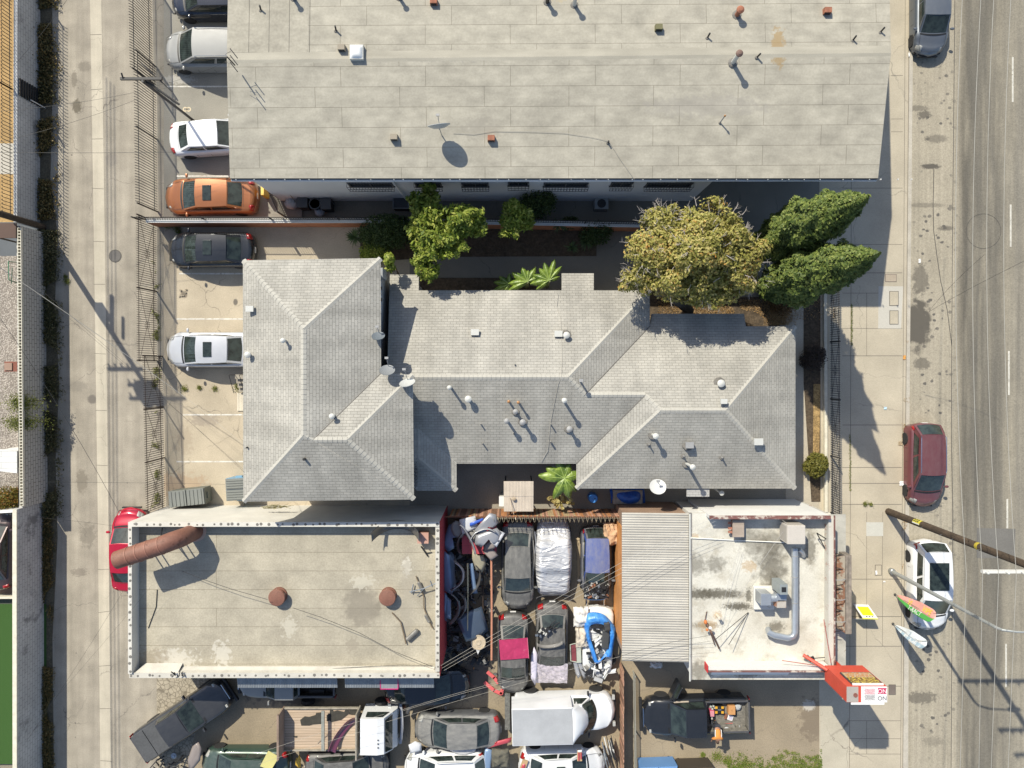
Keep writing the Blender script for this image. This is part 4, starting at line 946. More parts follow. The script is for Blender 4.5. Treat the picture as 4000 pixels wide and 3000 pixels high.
# ---- tarp covered wreck
wr = thing('wrecked_car','white wreck heaped with parts under a blue tarp against the orange shed wall','wreck',(*W(2333,2510,.6).xy,0),R(-92),G3)
m = body_shell(4.0,1.7,[(0,.6),(.05,.8),(.3,.85),(.7,.85),(.95,.7),(1,.5)],P_WHITED,(-1.25,1.25),n=30); m.build('body',parent=wr,smooth=True)
wheel_pair(wr,4.0,1.7,(-1.25,1.25))
TARP = NT('blue_tarp'); q=TARP; n1=q.noise(3,5,dist=.8); q.set(q.b.inputs['Base Color'],q.mix(q.rng(n1,.35,.7),(.02,.16,.55),(.09,.32,.72))); q.b.inputs['Roughness'].default_value=.35; q.bump(n1,1.0,.08)
m = MB(); n_ = 44; ring = []
out = [(-1.75,-.85),(-1.85,-.2),(-1.7,.35),(-1.35,.62),(-1.0,1.0),(-.4,.86),(.3,.78),(.72,.72),(.3,.50),(1.05,-.10),(.9,-.22),(.3,-.42),(-.3,-.68),(-.9,-.80)]
inn = [(-1.15,-.55),(-1.25,-.1),(-1.2,.25),(-1.0,.45),(-.6,.62),(-.1,.60),(.2,.42),(.35,.35),(.5,.25),(.85,.0),(.5,-.1),(.1,-.25),(-.4,-.45),(-.8,-.52)]
rr = random.Random(4); N_=len(out)
vs = [(a,b,1.05+rr.uniform(-.1,.08)) for a,b in out]+[((a*.6+c*.4),(b*.6+d*.4),1.32+rr.uniform(-.08,.08)) for (a,b),(c,d) in zip(out,inn)]+[(a,b,1.18+rr.uniform(-.08,.08)) for a,b in inn]
m.add(vs,[(k*N_+i,k*N_+(i+1)%N_,(k+1)*N_+(i+1)%N_,(k+1)*N_+i) for k in (0,1) for i in range(N_)])
o = m.build('tarp',TARP.m,smooth=True,angle=50,solid=.015); o.parent=None; o.matrix_world = wr.matrix_world; o.location=wr.location; o.rotation_euler=wr.rotation_euler
md=o.modifiers.new('sub','SUBSURF'); md.levels=md.render_levels=2
tag(o,'crumpled bright blue tarp draped over the white wreck','tarp')
def heap(m):
    rr = random.Random(12)
    for i in range(60):
        m.use(rr.choice([STEEL,BLACK,PIPEW,GREY,TRIMB,WHITE])); x=rr.uniform(-1.1,1.9); y=rr.uniform(-.55,.55)
        m.box((x,y,.95+rr.uniform(0,.16)),(rr.uniform(.08,.5),rr.uniform(.04,.22),rr.uniform(.03,.10)),rr.uniform(0,3))
    for i in range(10):
        x=rr.uniform(.6,1.9); y=rr.uniform(-.6,.6); m.use(rr.choice([CHROME,WHITE,BLACK])); m.tube([(x,y,1.0),(x+rr.uniform(-.4,.4),y+rr.uniform(-.3,.3),1.1),(x+rr.uniform(-.6,.6),y+rr.uniform(-.5,.5),1.0)],.03,6)
part(wr,'loose_parts',None,heap)
tt = thing('fuel_tank','long black plastic tank lying on the heap inside the blue tarp','car part',(*W(2366,2478,1.25).xy,1.12),R(-93))
part(tt,'tank',surf('dark_plastic',(.055,.058,.06),.5,var=.2),lambda m:(m.box((.25,0,.12),(1.0,.36,.22)), m.box((-.45,.04,.14),(.45,.3,.26),.2)),bevel=.04); part(tt,'filler_neck',BLACK,lambda m:m.tube([(-.2,0,.2),(-.25,.1,.36)],.05,8))
wh = thing('car_wheel','loose dark alloy wheel under the front of the tarp covered wreck','wheel',(*W(2384,2578,.5).xy,.45)); 
m=MB(); m.lathe((0,0,0),[(.20,-.1),(.30,-.11),(.33,-.06),(.33,.06),(.30,.11),(.21,.1)],20); m.build('tyre',RUBBER,wh,smooth=True)
m=MB(); m.lathe((0,0,0),[(.21,.03),(.21,.10),(.19,.10),(.17,.04),(0,.04)],20); 
for j in range(6): a=j*math.pi/3; m.box((.1*math.cos(a),.1*math.sin(a),.07),(.2,.04,.03),a)
m.build('rim',surf('blue_rim',(.10,.14,.19),.35,.8),wh)
# ---- pickups
def pickup(label, px, py, deg, L, Wd, mat, group=None, tonneau=None, cab=(.30,.62), H_=1.8, bed_in=None, door_open=False, name='pickup_truck', doublecab=True, wheelpos=(.20,.80)):
    """x forward; cab = (rear end, cowl) as fractions from the tail"""
    p = W(px,py,.9); root = thing(name,label,'pickup truck',(p.x,p.y,0),R(deg),group)
    X = lambda u:-L/2+L*u; xw=(X(wheelpos[0]),X(wheelpos[1])); bz=1.12; u1,u2=cab
    belt=[(0,1.12),(u2,1.14),(.93,1.02),(.985,.95),(1,.65)]
    m=body_shell(L,Wd,belt,mat,xw,wr=.42,n=56,zb=.36,tail=.0,nose=.10,crown=.02)
    # open the bed: drop top faces over the bed region
    keep=[]; 
    for f in m.f:
        c=sum((m.v[i] for i in f),Vector())/len(f)
        top = all(m.v[i].z>bz-.02 for i in f) and abs(c.y)<Wd/2*.90
        keep.append(not (c.x< X(u1)-.03 and c.x>X(0)+.06 and top))
    m.f=[f for f,k in zip(m.f,keep) if k]; m.mi=m.mi[:len(m.f)]
    body=m.build('body',parent=root,smooth=True,angle=40); weld(body)
    bw=Wd*.80; bx0,bx1=X(0)+.10,X(u1)-.05
    m=MB().use(bed_in or TRIMB); cx=(bx0+bx1)/2; bl=bx1-bx0
    m.box((cx,0,.62),(bl,bw,.06))
    for s_ in (-1,1): m.box((cx,s_*bw/2,.88),(bl,.06,.50)); m.box((xw[0],s_*(bw/2-.11),.74),(.8,.2,.2))
    m.box((bx0,0,.88),(.06,bw,.50)); m.box((bx1,0,.88),(.06,bw,.50)); 
    for k in range(11): m.box((cx,-bw/2+bw*(k+.5)/11,.655),(bl-.1,.05,.014))
    m.build('truck_bed',parent=root)
    m=MB(); rail=.09
    for s_ in (-1,1): m.box((cx,s_*(bw/2+.035),1.155),(bl+.16,rail,.035))
    m.box((bx0-.035,0,1.155),(rail,bw+.16,.035)); m.build('bed_rail',surf('bed_rail_plastic',(.07,.07,.075),.5,var=.15),root,bevel=.008)
    if tonneau:
        m=MB().use(tonneau); m.box((bx0+bl*.23,0,1.20),(bl*.44,bw+.16,.05)); m.box((bx0+bl*.735,0,1.20),(bl*.53,bw+.16,.05)); m.build('bed_cover',parent=root,bevel=.012)
    m=MB(); m.box((0,0,.45),(L*.94,Wd*.7,.16)); m.build('chassis',TRIMB,root)
    wheel_pair(root,L,Wd,xw,r=.38)
    # cab
    ut0,ut1=u1+.02,u2-.13; wB=Wd/2*.90; wT=Wd/2*.76; z0=1.13
    F=[Vector((X(u1),-wB,z0)),Vector((X(u1),wB,z0)),Vector((X(u2),wB*.96,z0)),Vector((X(u2),-wB*.96,z0))]
    Tt=[Vector((X(ut0),-wT,H_-.05)),Vector((X(ut0),wT,H_-.05)),Vector((X(ut1),wT,H_-.05)),Vector((X(ut1),-wT,H_-.05))]
    m=MB().use(mat); m.grid(lambda u,v: Tt[0].lerp(Tt[3],u).lerp(Tt[1].lerp(Tt[2],u),v)+Vector((0,0,.05*(1-(2*v-1)**2)+.015*math.sin(math.pi*u))),8,8)
    for a,b,c,d in ((F[0],F[3],Tt[3],Tt[0]),(F[2],F[1],Tt[1],Tt[2]),(F[3],F[2],Tt[2],Tt[3]),(F[1],F[0],Tt[0],Tt[1])): m.grid(lambda u,v: a.lerp(b,u).lerp(d.lerp(c,u),v),2,2)
    m.build('cab',parent=root,smooth=True,angle=30)
    def panel(nm,a,b,c,d,i0,i1,j0,j1):
        mm=MB(); nn=(b-a).cross(d-a).normalized()*.010
        mm.grid(lambda u,v: a.lerp(b,lerp(i0,i1,u)).lerp(d.lerp(c,lerp(i0,i1,u)),lerp(j0,j1,v))+nn,3,2); mm.build(nm,GL,root)
    panel('windshield',F[3],F[2],Tt[2],Tt[3],.05,.95,.06,.95); panel('rear_window',F[1],F[0],Tt[0],Tt[1],.10,.90,.15,.88)
    sides=((F[0],F[3],Tt[3],Tt[0]),(F[2],F[1],Tt[1],Tt[2]))
    for k_,(a,b,c,d) in enumerate(sides):
        for t0,t1 in (((.07,.48),(.53,.90)) if doublecab else ((.10,.90),)):
            t0_,t1_=(t0,t1) if k_==0 else (1-t1,1-t0)
            panel('side_window',a,b,c,d,t0_,t1_,.12,.86)
    m=MB().use(TRIMB); m.box((X(u2)+.05,0,z0+.012),(.12,wB*1.8,.02)); m.build('cowl',parent=root)
    for s_ in (-1,1):
        m=MB(); m.box((X(.925),s_*Wd*.37,.96),(.12,.18,.13)); m.build('headlight',LAMP,root,bevel=.03)
        m=MB(); m.box((X(.004),s_*Wd*.465,.92),(.05,.09,.34)); m.build('taillight',TAILR,root)
        m=MB(); m.box((X(u2)-.22,s_*(Wd/2+.13),z0+.10),(.10,.22,.20)); m.build('mirror',mat if mat is not P_WHITED else WHITE,root,bevel=.03)
    m=MB(); m.box((X(1)-.01,0,.55),(.16,Wd*.92,.20)); m.build('bumper',TRIMB,root,bevel=.03)
    m=MB(); m.box((X(.985),0,.86),(.06,Wd*.5,.22)); m.build('grille',CHROME,root,bevel=.01)
    return root
TON=surf('tonneau_vinyl',(.075,.077,.08),.7,var=.15,vs=1.5,fine=.12,fs=10)
pickup('charcoal pickup truck with a dark bed cover, parked at an angle beside the alley',717,2810,33.5,5.7,1.82,P_GREYPK,tonneau=TON,cab=(.315,.69),H_=1.75)
bp=pickup('black pickup truck with an open door and tools in its bed',2716,2795,181.5,5.85,1.98,P_BLACK,cab=(.415,.745),H_=1.85,bed_in=surf('worn_bed_liner',(.17,.16,.14),.8,var=.4,vs=5,fine=.3))
# open door: swung forward from the cowl
m=MB(); Xd=-5.85/2+5.85*.73; yd=-.97
hd=Matrix.Rotation(R(62),3,'Z')
def dp(x,y,z): return hd @ Vector((x,y,z))+Vector((Xd,yd,0))
m.box(hd @ Vector((-.52,0,.80))+Vector((Xd,yd,0)),(1.04,.13,.68),mat=hd)
m.tube([dp(-.04,0,1.13),dp(-.40,.04,1.62),dp(-1.0,.04,1.62),dp(-1.03,0,1.13)],.03,6)
dd=m.build('door',P_BLACK,bp,bevel=.02)
m=MB(); m.poly([dp(-.10,.0,1.16),dp(-.42,.03,1.58),dp(-.97,.03,1.58),dp(-1.0,0,1.16)]); m.build('door_glass',GL,dd)
m=MB(); m.box(hd @ Vector((-.52,.075,.78))+Vector((Xd,yd,0)),(.8,.02,.4),mat=hd); m.build('door_card',surf('door_card',(.05,.05,.05),.7),dd)
m=MB(); m.box((Xd-.55,-.62,1.14),(.85,.5,.03)); m.use(surf('tan_seat',(.42,.36,.29),.85)); m.m=m.mats.index(surf('tan_seat',(.42,.36,.29))); m.box((Xd-.55,-.80,1.16),(.8,.26,.04)); m.build('seat',parent=bp,bevel=.02)
# shaded silver pickup under the awning
pickup('silver grey pickup truck in the shade beneath the repair shop awning',1120,2658,180,5.4,1.85,P_SILVER,cab=(.37,.70),H_=1.75,group=G3)
# ---- flatbed truck
fb=thing('flatbed_truck','flatbed truck with a wooden bed and white cab in the salvage yard','truck',(*W(1310,2840,.9).xy,0),0.0)
x0=W(1112,0,1.0).x-fb.location.x; x1=W(1404,0,1.0).x-fb.location.x; y1=W(0,2762,1.0).y-fb.location.y; y0=W(0,2925,1.0).y-fb.location.y
DECK=NT('deck_planks'); q=DECK; st=q.noise(1,4,q.mapping(q.obj,scale=(.6,9,1)))
bt=q.n('TexBrick',{'Vector':q.obj,'Scale':1.0,'Brick Width':30,'Row Height':.145,'Mortar Size':.008,'Color1':(1,1,1,1),'Color2':(.85,.83,.8,1),'Mortar':(.3,.26,.22,1)})
q.set(q.b.inputs['Base Color'],q.mix(1,q.scale((.52,.41,.31),q.rng(st,.3,.7,.82,1.15)),bt.outputs['Color'],'MULTIPLY')); q.b.inputs['Roughness'].default_value=.9
part(fb,'deck',DECK.m,lambda m:m.box(((x0+x1)/2,(y0+y1)/2,1.0),(x1-x0,y1-y0,.08)))
OLDW=surf('weathered_timber',(.30,.27,.22),.9,var=.3,vs=4,fine=.2)
for yy in (y0,y1): part(fb,'side_rail',OLDW,lambda m:m.box(((x0+x1)/2,yy,1.10),(x1-x0+.1,.07,.16)))
part(fb,'headboard',OLDW,lambda m:(m.box((x1+.03,(y0+y1)/2,1.5),(.07,y1-y0+.16,1.05)),))
part(fb,'tail_gate',surf('gate_rust_edge',(.30,.22,.17),.8,var=.3),lambda m:(m.box((x0-.02,(y0+y1)/2,1.52),(.06,y1-y0+.10,1.05)),m.box((x0-.06,(y0+y1)/2,2.03),(.05,y1-y0+.2,.06))))
part(fb,'cross_beam',surf('grey_beam',(.24,.25,.23),.9,var=.25,vs=5),lambda m:m.box((lerp(x0,x1,.545),(y0+y1)/2+.1,1.5),(.16,y1-y0-.15,.10)))
part(fb,'chassis',TRIMB,lambda m:m.box((.3,(y0+y1)/2,.7),(6.2,.9,.25)))
cx0=x1+.25; cxm=cx0+1.0; cy0=y0+.08; cy1=y1-.06; cyc=(cy0+cy1)/2
def cabfn(m):
    w=(cy1-cy0)/2; st_=[(cx0,1.0,1.98),(cx0+.9,1.0,2.0),(cx0+1.25,1.0,1.9),(cx0+1.62,1.0,1.30),(cx0+1.80,1.0,.95)]
    for (xa,ka,za),(xb,kb,zb_) in zip(st_,st_[1:]):
        m.add([(xa,cyc-w*.90,za),(xb,cyc-w*.90*(1 if zb_>1.6 else 1.06),zb_),(xb,cyc+w*.90*(1 if zb_>1.6 else 1.06),zb_),(xa,cyc+w*.90,za)],[(0,1,2,3)])
    for s_ in (-1,1):
        pr=[(x_,cyc+s_*w*(.90 if z_>1.6 else .954),z_) for x_,_,z_ in st_]; low=[(cx0,cyc+s_*w,1.15),(cx0+1.80,cyc+s_*w,.95)]
        f=[pr[0],pr[1],pr[2],pr[3],pr[4],(cx0+1.8,cyc+s_*w,.45),(cx0,cyc+s_*w,.45)]
        m.poly(f if s_<0 else f[::-1])
    m.add([(cx0,cyc-w*.9,1.98),(cx0,cyc+w*.9,1.98),(cx0,cyc+w,.45),(cx0,cyc-w,.45)],[(0,1,2,3)])
    m.add([(cx0+1.80,cyc-w*.954,.95),(cx0+1.80,cyc+w*.954,.95),(cx0+1.80,cyc+w,.45),(cx0+1.80,cyc-w,.45)],[(3,2,1,0)])
part(fb,'cab',P_WHITE,cabfn,bevel=.03)
wv=(cy1-cy0)/2
def ws(m):
    a,b=Vector((cx0+1.30,0,1.88)),Vector((cx0+1.60,0,1.38)); m.poly([(a.x,cyc-wv*.80,a.z),(b.x,cyc-wv*.88,b.z),(b.x,cyc+wv*.88,b.z),(a.x,cyc+wv*.80,a.z)])
o=part(fb,'windshield',GL,ws); o.location=(.02,0,.02)
for s_ in (-1,1):
    o=part(fb,'side_window',GL,lambda m:m.poly([(cx0+.25,cyc+s_*wv*.915,1.85),(cx0+1.15,cyc+s_*wv*.915,1.85),(cx0+1.45,cyc+s_*wv*.95,1.35),(cx0+.25,cyc+s_*wv*.95,1.35)][::s_])); o.location=(0,s_*.03,0)
    part(fb,'headlight',LAMP,lambda m:m.box((cx0+1.82,cyc+s_*wv*.75,.75),(.06,.25,.18)))
part(fb,'bumper',surf('grey_bumper',(.33,.34,.37),.5),lambda m:m.grid(lambda u,v:Vector((cx0+1.98+.10*(1-(2*u-1)**2)-.14*v,lerp(cy0-.02,cy1+.02,u),.60+.02*v)),8,1),solid=.2)
part(fb,'roof_vents',TRIMB,lambda m:[m.lathe((cx0+.95,cyc-.15-.2*k,2.0),[(.035,0),(.035,.03),(0,.03)],8) for k in range(3)])
wheel_pair(fb,6,y1-y0+.25,(x0+1.1,cx0+.85),r=.38); 
for ch in fb.children:
    if ch.name.startswith('wheel'): ch.location.y=(y0+y1)/2
# ---- white box van
vn_=thing('box_van','white van with a tall grey topped cargo body in the salvage yard','van',(*W(2205,2790,1.2).xy,0),R(1.5))
ox,oy=vn_.location.x,vn_.location.y
zt=2.45; X0=W(2000,0,zt).x-ox; X1=W(2238,0,zt).x-ox; Yn=W(0,2762,zt).y-oy; Ys=W(0,2912,zt).y-oy; Xn=W(2405,0,.9).x-ox
yc=(Yn+Ys)/2; hw=(Yn-Ys)/2
m=body_shell(Xn-X0,2*hw*.97,[(0,1.15),(.72,1.15),(.80,1.15),(.97,1.02),(1,.7)],P_WHITE,(X0+1.05-(X0+Xn)/2,Xn-1.0-(X0+Xn)/2),wr=.42,zb=.4,tail=0); o=m.build('body',parent=vn_,smooth=True); o.location=((X0+Xn)/2,yc,0); weld(o)
part(vn_,'cargo_body',P_WHITE,lambda m:m.add([(X0,yc-hw,1.1),(X1,yc-hw,1.1),(X1,yc+hw,1.1),(X0,yc+hw,1.1),(X0,yc-hw*.97,zt),(X1,yc-hw*.97,zt),(X1,yc+hw*.97,zt),(X0,yc+hw*.97,zt)],[(4,5,6,7),(0,1,5,4),(1,2,6,5),(2,3,7,6),(3,0,4,7)]),bevel=.02)
part(vn_,'roof_panel',surf('weathered_fibreglass',(.36,.37,.385),.6,var=.12,vs=1),lambda m:m.box(((X0+X1)/2,yc,zt+.012),(X1-X0-.06,2*hw*.97-.10,.025)))
def fair(u,v):
    y=yc+lerp(-hw,hw,v)*lerp(.97,.86,u); r=1-abs(2*v-1)**3
    return Vector((X1+.88*u*(.30+.70*r), y, zt-.0-u*u*(.70)+.03*r-(1-r)*.16*(.3+u)))
part(vn_,'roof_fairing',P_WHITE,lambda m:m.grid(fair,12,14),smooth=True,solid=.04)
xs=X1+.80
def wsh(u,v):
    y=yc+lerp(-hw*.80,hw*.80,v); k=1-(2*v-1)**2; return Vector((lerp(xs-.25+.22*k,xs+.34+.24*k,u),y,lerp(1.80,1.20,u)))
part(vn_,'cab',P_WHITE,lambda m:m.add([(X1-.1,yc-hw*.86,1.1),(xs+.3,yc-hw*.86,1.12),(xs+.3,yc+hw*.86,1.12),(X1-.1,yc+hw*.86,1.1),(X1-.1,yc-hw*.78,1.86),(xs-.25,yc-hw*.78,1.80),(xs-.25,yc+hw*.78,1.80),(X1-.1,yc+hw*.78,1.86)],[(4,5,6,7),(0,1,5,4),(1,2,6,5),(2,3,7,6)]))
o=part(vn_,'windshield',GL,lambda m:m.grid(wsh,3,10),smooth=True); o.location=(.02,0,.01)
for s_ in (-1,1):
    part(vn_,'side_window',GL,lambda m:m.poly([(X1+.15,yc+s_*(hw*.83),1.75),(xs-.25,yc+s_*hw*.82,1.72),(xs+.1,yc+s_*hw*.875,1.20),(X1+.15,yc+s_*hw*.875,1.20)][::s_])); part(vn_,'mirror',BLACK,lambda m:m.box((xs+.15,yc+s_*(hw+.12),1.25),(.1,.22,.2)),bevel=.02); part(vn_,'headlight',LAMP,lambda m:m.box((Xn-.10,yc+s_*hw*.72,.85),(.16,.25,.2)),bevel=.03)
o=part(vn_,'bumper',TRIMB,lambda m:m.box((Xn-.02,yc,.52),(.2,hw*1.9,.22)),bevel=.04)
wheel_pair(vn_,6,2*hw+.06,(X0+1.05,Xn-1.0),r=.38)
for ch in vn_.children:
    if ch.name.startswith('wheel'): ch.location.y=yc
# ================================================================ FENCES, WALLS, GREENERY
import numpy as np
def leaves(name, mat, P, size, parent=None, seed=0, up=.35, wid=.42, fold=.25, outward=None, jit=.35):
    """many small folded leaves at points P (n,3), ONE mesh"""
    rg = np.random.default_rng(seed); n = len(P); P = np.asarray(P, float)
    N = rg.normal(size=(n,3)); N[:,2] = np.abs(N[:,2])+up
    if outward is not None: N = N*.6+np.asarray(outward)*1.2
    N /= np.linalg.norm(N,axis=1)[:,None]+1e-9
    A = np.cross(N, rg.normal(size=(n,3))); A /= np.linalg.norm(A,axis=1)[:,None]+1e-9
    B = np.cross(N,A); s = (size*(1+rg.uniform(-jit,jit,n)))[:,None]
    v = np.stack([P-A*s*.5, P+B*s*wid*.5+N*s*fold*.3, P+A*s*.5, P-B*s*wid*.5+N*s*fold*.3],1).reshape(-1,3)
    me = bpy.data.meshes.new(name); me.vertices.add(4*n); me.vertices.foreach_set('co', v.ravel())
    me.loops.add(4*n); me.loops.foreach_set('vertex_index', np.arange(4*n)); me.polygons.add(n)
    me.polygons.foreach_set('loop_start', np.arange(0,4*n,4)); me.polygons.foreach_set('loop_total', np.full(n,4))
    me.materials.append(mat); me.update(calc_edges=True); me.validate()
    o = bpy.data.objects.new(name, me); C.objects.link(o)
    if parent: o.parent = parent
    return o
def cloud(lobes, n, seed=0, shell=.55, gap=.0, gscale=1.2):
    rg = np.random.default_rng(seed); vol = np.array([l[1][0]*l[1][1]*l[1][2] for l in lobes])**.8; cnt = (n*vol/vol.sum()).astype(int); out = []; nor = []
    for (c,r),k in zip(lobes,cnt):
        d = rg.normal(size=(k,3)); d /= np.linalg.norm(d,axis=1)[:,None]
        rr = shell+(1-shell)*rg.random(k)**.6; lump = np.array([1+.16*noise.noise(Vector((x*2.3+c[0],y*2.3+c[1],z*2.3))) +.10*noise.noise(Vector((x*6,y*6+c[0],z*6))) for x,y,z in d])
        p = np.array(c)+d*np.array(r)*(rr*lump)[:,None]
        if gap:
            g = np.array([noise.noise(Vector(tuple(q_*gscale))) for q_ in p]); kk = g > (-.5+gap*.9); p = p[kk]; d = d[kk]
        out.append(p); nor.append(d)
    return np.concatenate(out), np.concatenate(nor)
BARK = surf('bark', (.11,.085,.06), .95, var=.3, vs=5, fine=.25, fs=20)
def ragged(lobes, k, seed):
    rr = random.Random(seed); out = [(c,tuple(a*.86 for a in r)) for c,r in lobes]
    for c,r in lobes:
        for _ in range(k):
            d = Vector((rr.gauss(0,1),rr.gauss(0,1),rr.gauss(0,.8))).normalized(); s_ = rr.uniform(.18,.36)
            out.append(((c[0]+d.x*r[0]*.88,c[1]+d.y*r[1]*.88,c[2]+d.z*r[2]*.88),tuple(a*s_ for a in r)))
    return out
def limbs(m, base, top, r0, n, spread, seed):
    rr = random.Random(seed); base,top = Vector(base),Vector(top); mid = base.lerp(top,.5)+Vector((rr.uniform(-.2,.2),rr.uniform(-.2,.2),0))
    m.tube([base,mid,top],[r0,r0*.75,r0*.5],8)
    for i in range(n):
        s = base.lerp(top,rr.uniform(.5,1)); a = rr.uniform(0,6.28); L = spread*rr.uniform(.6,1.05)
        e = s+Vector((math.cos(a)*L,math.sin(a)*L,rr.uniform(.3,1.1)*L*.6)); k = s.lerp(e,.5)+Vector((0,0,-.1*L))
        m.tube([s,k,e],[r0*.4,r0*.24,r0*.08],5)
        for j in range(3):
            s2 = k.lerp(e,rr.random()); e2 = s2+Vector((rr.uniform(-1,1),rr.uniform(-1,1),rr.uniform(.1,.8)))*L*.35; m.tube([s2,e2],[r0*.12,r0*.03],4)
# --- big yellow green tree
TC = W(2725,985,6.6)
tr = thing('broadleaf_tree','large tree with yellow green and orange leaves and bare twigs beside the cypresses','tree')
LM1 = leafmat('autumn_leaves', [(0,(.07,.08,.022)),(.30,(.20,.20,.045)),(.56,(.37,.34,.085)),(.82,(.50,.43,.17)),(.90,(.55,.34,.09)),(1,(.60,.27,.06))], .8, .3)
lobes = [((TC.x,TC.y,6.2),(2.3,1.7,1.6)),((TC.x-2.0,TC.y+.2,5.9),(1.5,1.3,1.3)),((TC.x+1.9,TC.y-.1,6.2),(1.6,1.5,1.3)),((TC.x-.4,TC.y-1.4,5.6),(2.0,1.1,1.1)),((TC.x-1.6,TC.y+1.6,5.9),(1.1,.8,.9)),
   ((TC.x+.6,TC.y+1.3,6.4),(1.8,1.1,1.1)),((TC.x+2.6,TC.y-1.0,5.6),(1.0,1.0,.9)),((TC.x-2.4,TC.y-1.0,5.2),(1.2,.8,.9)),((TC.x+1.2,TC.y-1.7,5.4),(1.4,.9,.8)),((TC.x,TC.y,7.2),(1.4,1.2,.8))]
P_,N_ = cloud(ragged(lobes,8,1), 60000, 1, .25, .24, 1.3); leaves('crown', LM1, P_, .155, tr, 1, outward=N_, wid=.5)
m = MB().use(BARK); bs = W(2672,1236,.0); fk = W(2605,1150,3.6)
m.tube([(bs.x,bs.y,0),(bs.x-.1,bs.y+.2,1.6),(fk.x,fk.y,3.6)],[.30,.25,.20],9)
for i,(c,r_) in enumerate(lobes): m.tube([(fk.x,fk.y,3.5),((fk.x+c[0])/2,(fk.y+c[1])/2,4.4),c],[.15,.10,.03],6)
TWIG = surf('bare_twig', (.42,.38,.35), .9, var=.1); m.use(TWIG); rr = random.Random(8)
for i in range(260):
    c,r_ = rr.choice(lobes+[lobes[4],lobes[4],lobes[7]]); d = Vector((rr.gauss(0,1),rr.gauss(0,1),abs(rr.gauss(0,.7)))).normalized()
    s = Vector(c)+Vector((d.x*r_[0],d.y*r_[1],d.z*r_[2]))*rr.uniform(.55,.95); e = s+d*rr.uniform(.2,.45)+Vector((rr.uniform(-.2,.2),rr.uniform(-.2,.2),0))
    m.tube([s,e],[.016,.006],3,cap=False)
    for j in range(2): f_ = s.lerp(e,rr.uniform(.3,.8)); m.tube([f_,f_+(d+Vector((rr.uniform(-1,1),rr.uniform(-1,1),.1))).normalized()*rr.uniform(.15,.3)],[.009,.004],3,cap=False)
m.build('trunk',parent=tr)
# --- cypresses
LM2 = leafmat('cypress_spray', [(0,(.02,.04,.010)),(.4,(.065,.10,.02)),(.75,(.15,.19,.04)),(1,(.25,.27,.08))], 2.2, .15)
def cypress(px, py, zt, rmax, label, seed):
    t = W(px,py,zt); tr = thing('cypress_tree', label, 'tree', (t.x,t.y,0)); rg = np.random.default_rng(seed)
    prof = [(.0,.48),(.12,.76),(.33,1.0),(.52,.97),(.70,.78),(.85,.46),(.94,.20),(1,.03)]
    n = 26000; tt = rg.random(n*2); keep = rg.random(n*2) < np.array([interp(prof,a) for a in tt]); tt = tt[keep][:n]; n = len(tt)
    ang = rg.random(n)*6.283; r = np.array([interp(prof,a) for a in tt])*rmax
    lump = np.array([1+.42*noise.noise(Vector((math.cos(a)*2.6,math.sin(a)*2.6,z*zt*.9+seed)))+.13*noise.noise(Vector((math.cos(a)*7,math.sin(a)*7,z*zt*2.6))) for a,z in zip(ang,tt)])
    rr_ = r*lump*(.80+.22*rg.random(n)); z = .3+tt*(zt-.3)
    P = np.stack([rr_*np.cos(ang),rr_*np.sin(ang),z],1); N = np.stack([np.cos(ang),np.sin(ang),np.full(n,.5)],1)
    leaves('crown', LM2, P, .17, tr, seed, outward=N, wid=.45, fold=.5)
    m = MB(); m.lathe((0,0,0),[(.17,0),(.15,.4),(rmax*.40,.6),(rmax*.70,zt*.35),(rmax*.70,zt*.6),(rmax*.34,zt*.84),(.02,zt*.96)],14); m.build('trunk', surf('cypress_core',(.018,.030,.010),.95), tr)  # short trunk foot, then an unseen dark core added to make the crown opaque
cypress(3395,766,12.2,1.18,'upper of two tall cypress trees leaning toward the street in the picture',21)
cypress(3438,988,12.4,1.16,'lower of two tall cypress trees, its tip above the front fence',22)
# --- fresh green tree and small trees
LM3 = leafmat('fresh_leaves', [(0,(.03,.06,.012)),(.35,(.12,.18,.025)),(.65,(.28,.34,.05)),(1,(.50,.50,.14))], 1.5, .35)
def Wt(px,py,z): p = W(px,py,z); return (p.x,p.y,z)
tr = thing('green_tree','leafy bright green tree in three clumps beside the north wall of the single storey house','tree')
lobes = [(Wt(1690,845,4.6),(.95,.95,.9)),(Wt(1800,850,4.9),(1.15,.8,.9)),(Wt(1850,880,4.3),(.7,.7,.7)),(Wt(1730,940,4.8),(1.4,.85,.9)),(Wt(1680,985,4.6),(.95,.8,.8)),(Wt(1665,1040,4.2),(.75,.7,.6)),(Wt(1640,790,4.2),(.6,.55,.6)),(Wt(1675,740,3.8),(.45,.55,.6)),(Wt(1620,900,4.0),(.5,.5,.5))]
P_,N_ = cloud(ragged(lobes,9,2), 10500, 3, .15, .34, 1.7); leaves('crown', LM3, P_, .27, tr, 3, up=.6, wid=.38)
m = MB().use(BARK); limbs(m, Wt(1760,940,0), Wt(1745,905,3.6), .13, 9, 1.2, 3); m.build('trunk',parent=tr)
tr = thing('green_tree','small leafy green tree in the courtyard left of the big yellow green tree','tree')
lobes = [(Wt(2010,840,4.0),(.8,.75,.7)),(Wt(1990,890,3.8),(.55,.6,.5)),(Wt(2055,870,3.6),(.5,.5,.5))]
P_,N_ = cloud(ragged(lobes,8,3), 2600, 4, .15, .3, 1.8); leaves('crown', LM3, P_, .25, tr, 4, up=.6, wid=.38)
m = MB().use(BARK); limbs(m, Wt(2050,900,0), Wt(2020,865,3.2), .08, 6, .7, 4); m.build('trunk',parent=tr)
tr = thing('young_tree','slim young tree with pale leaves at the north-east corner of the two storey house','tree')
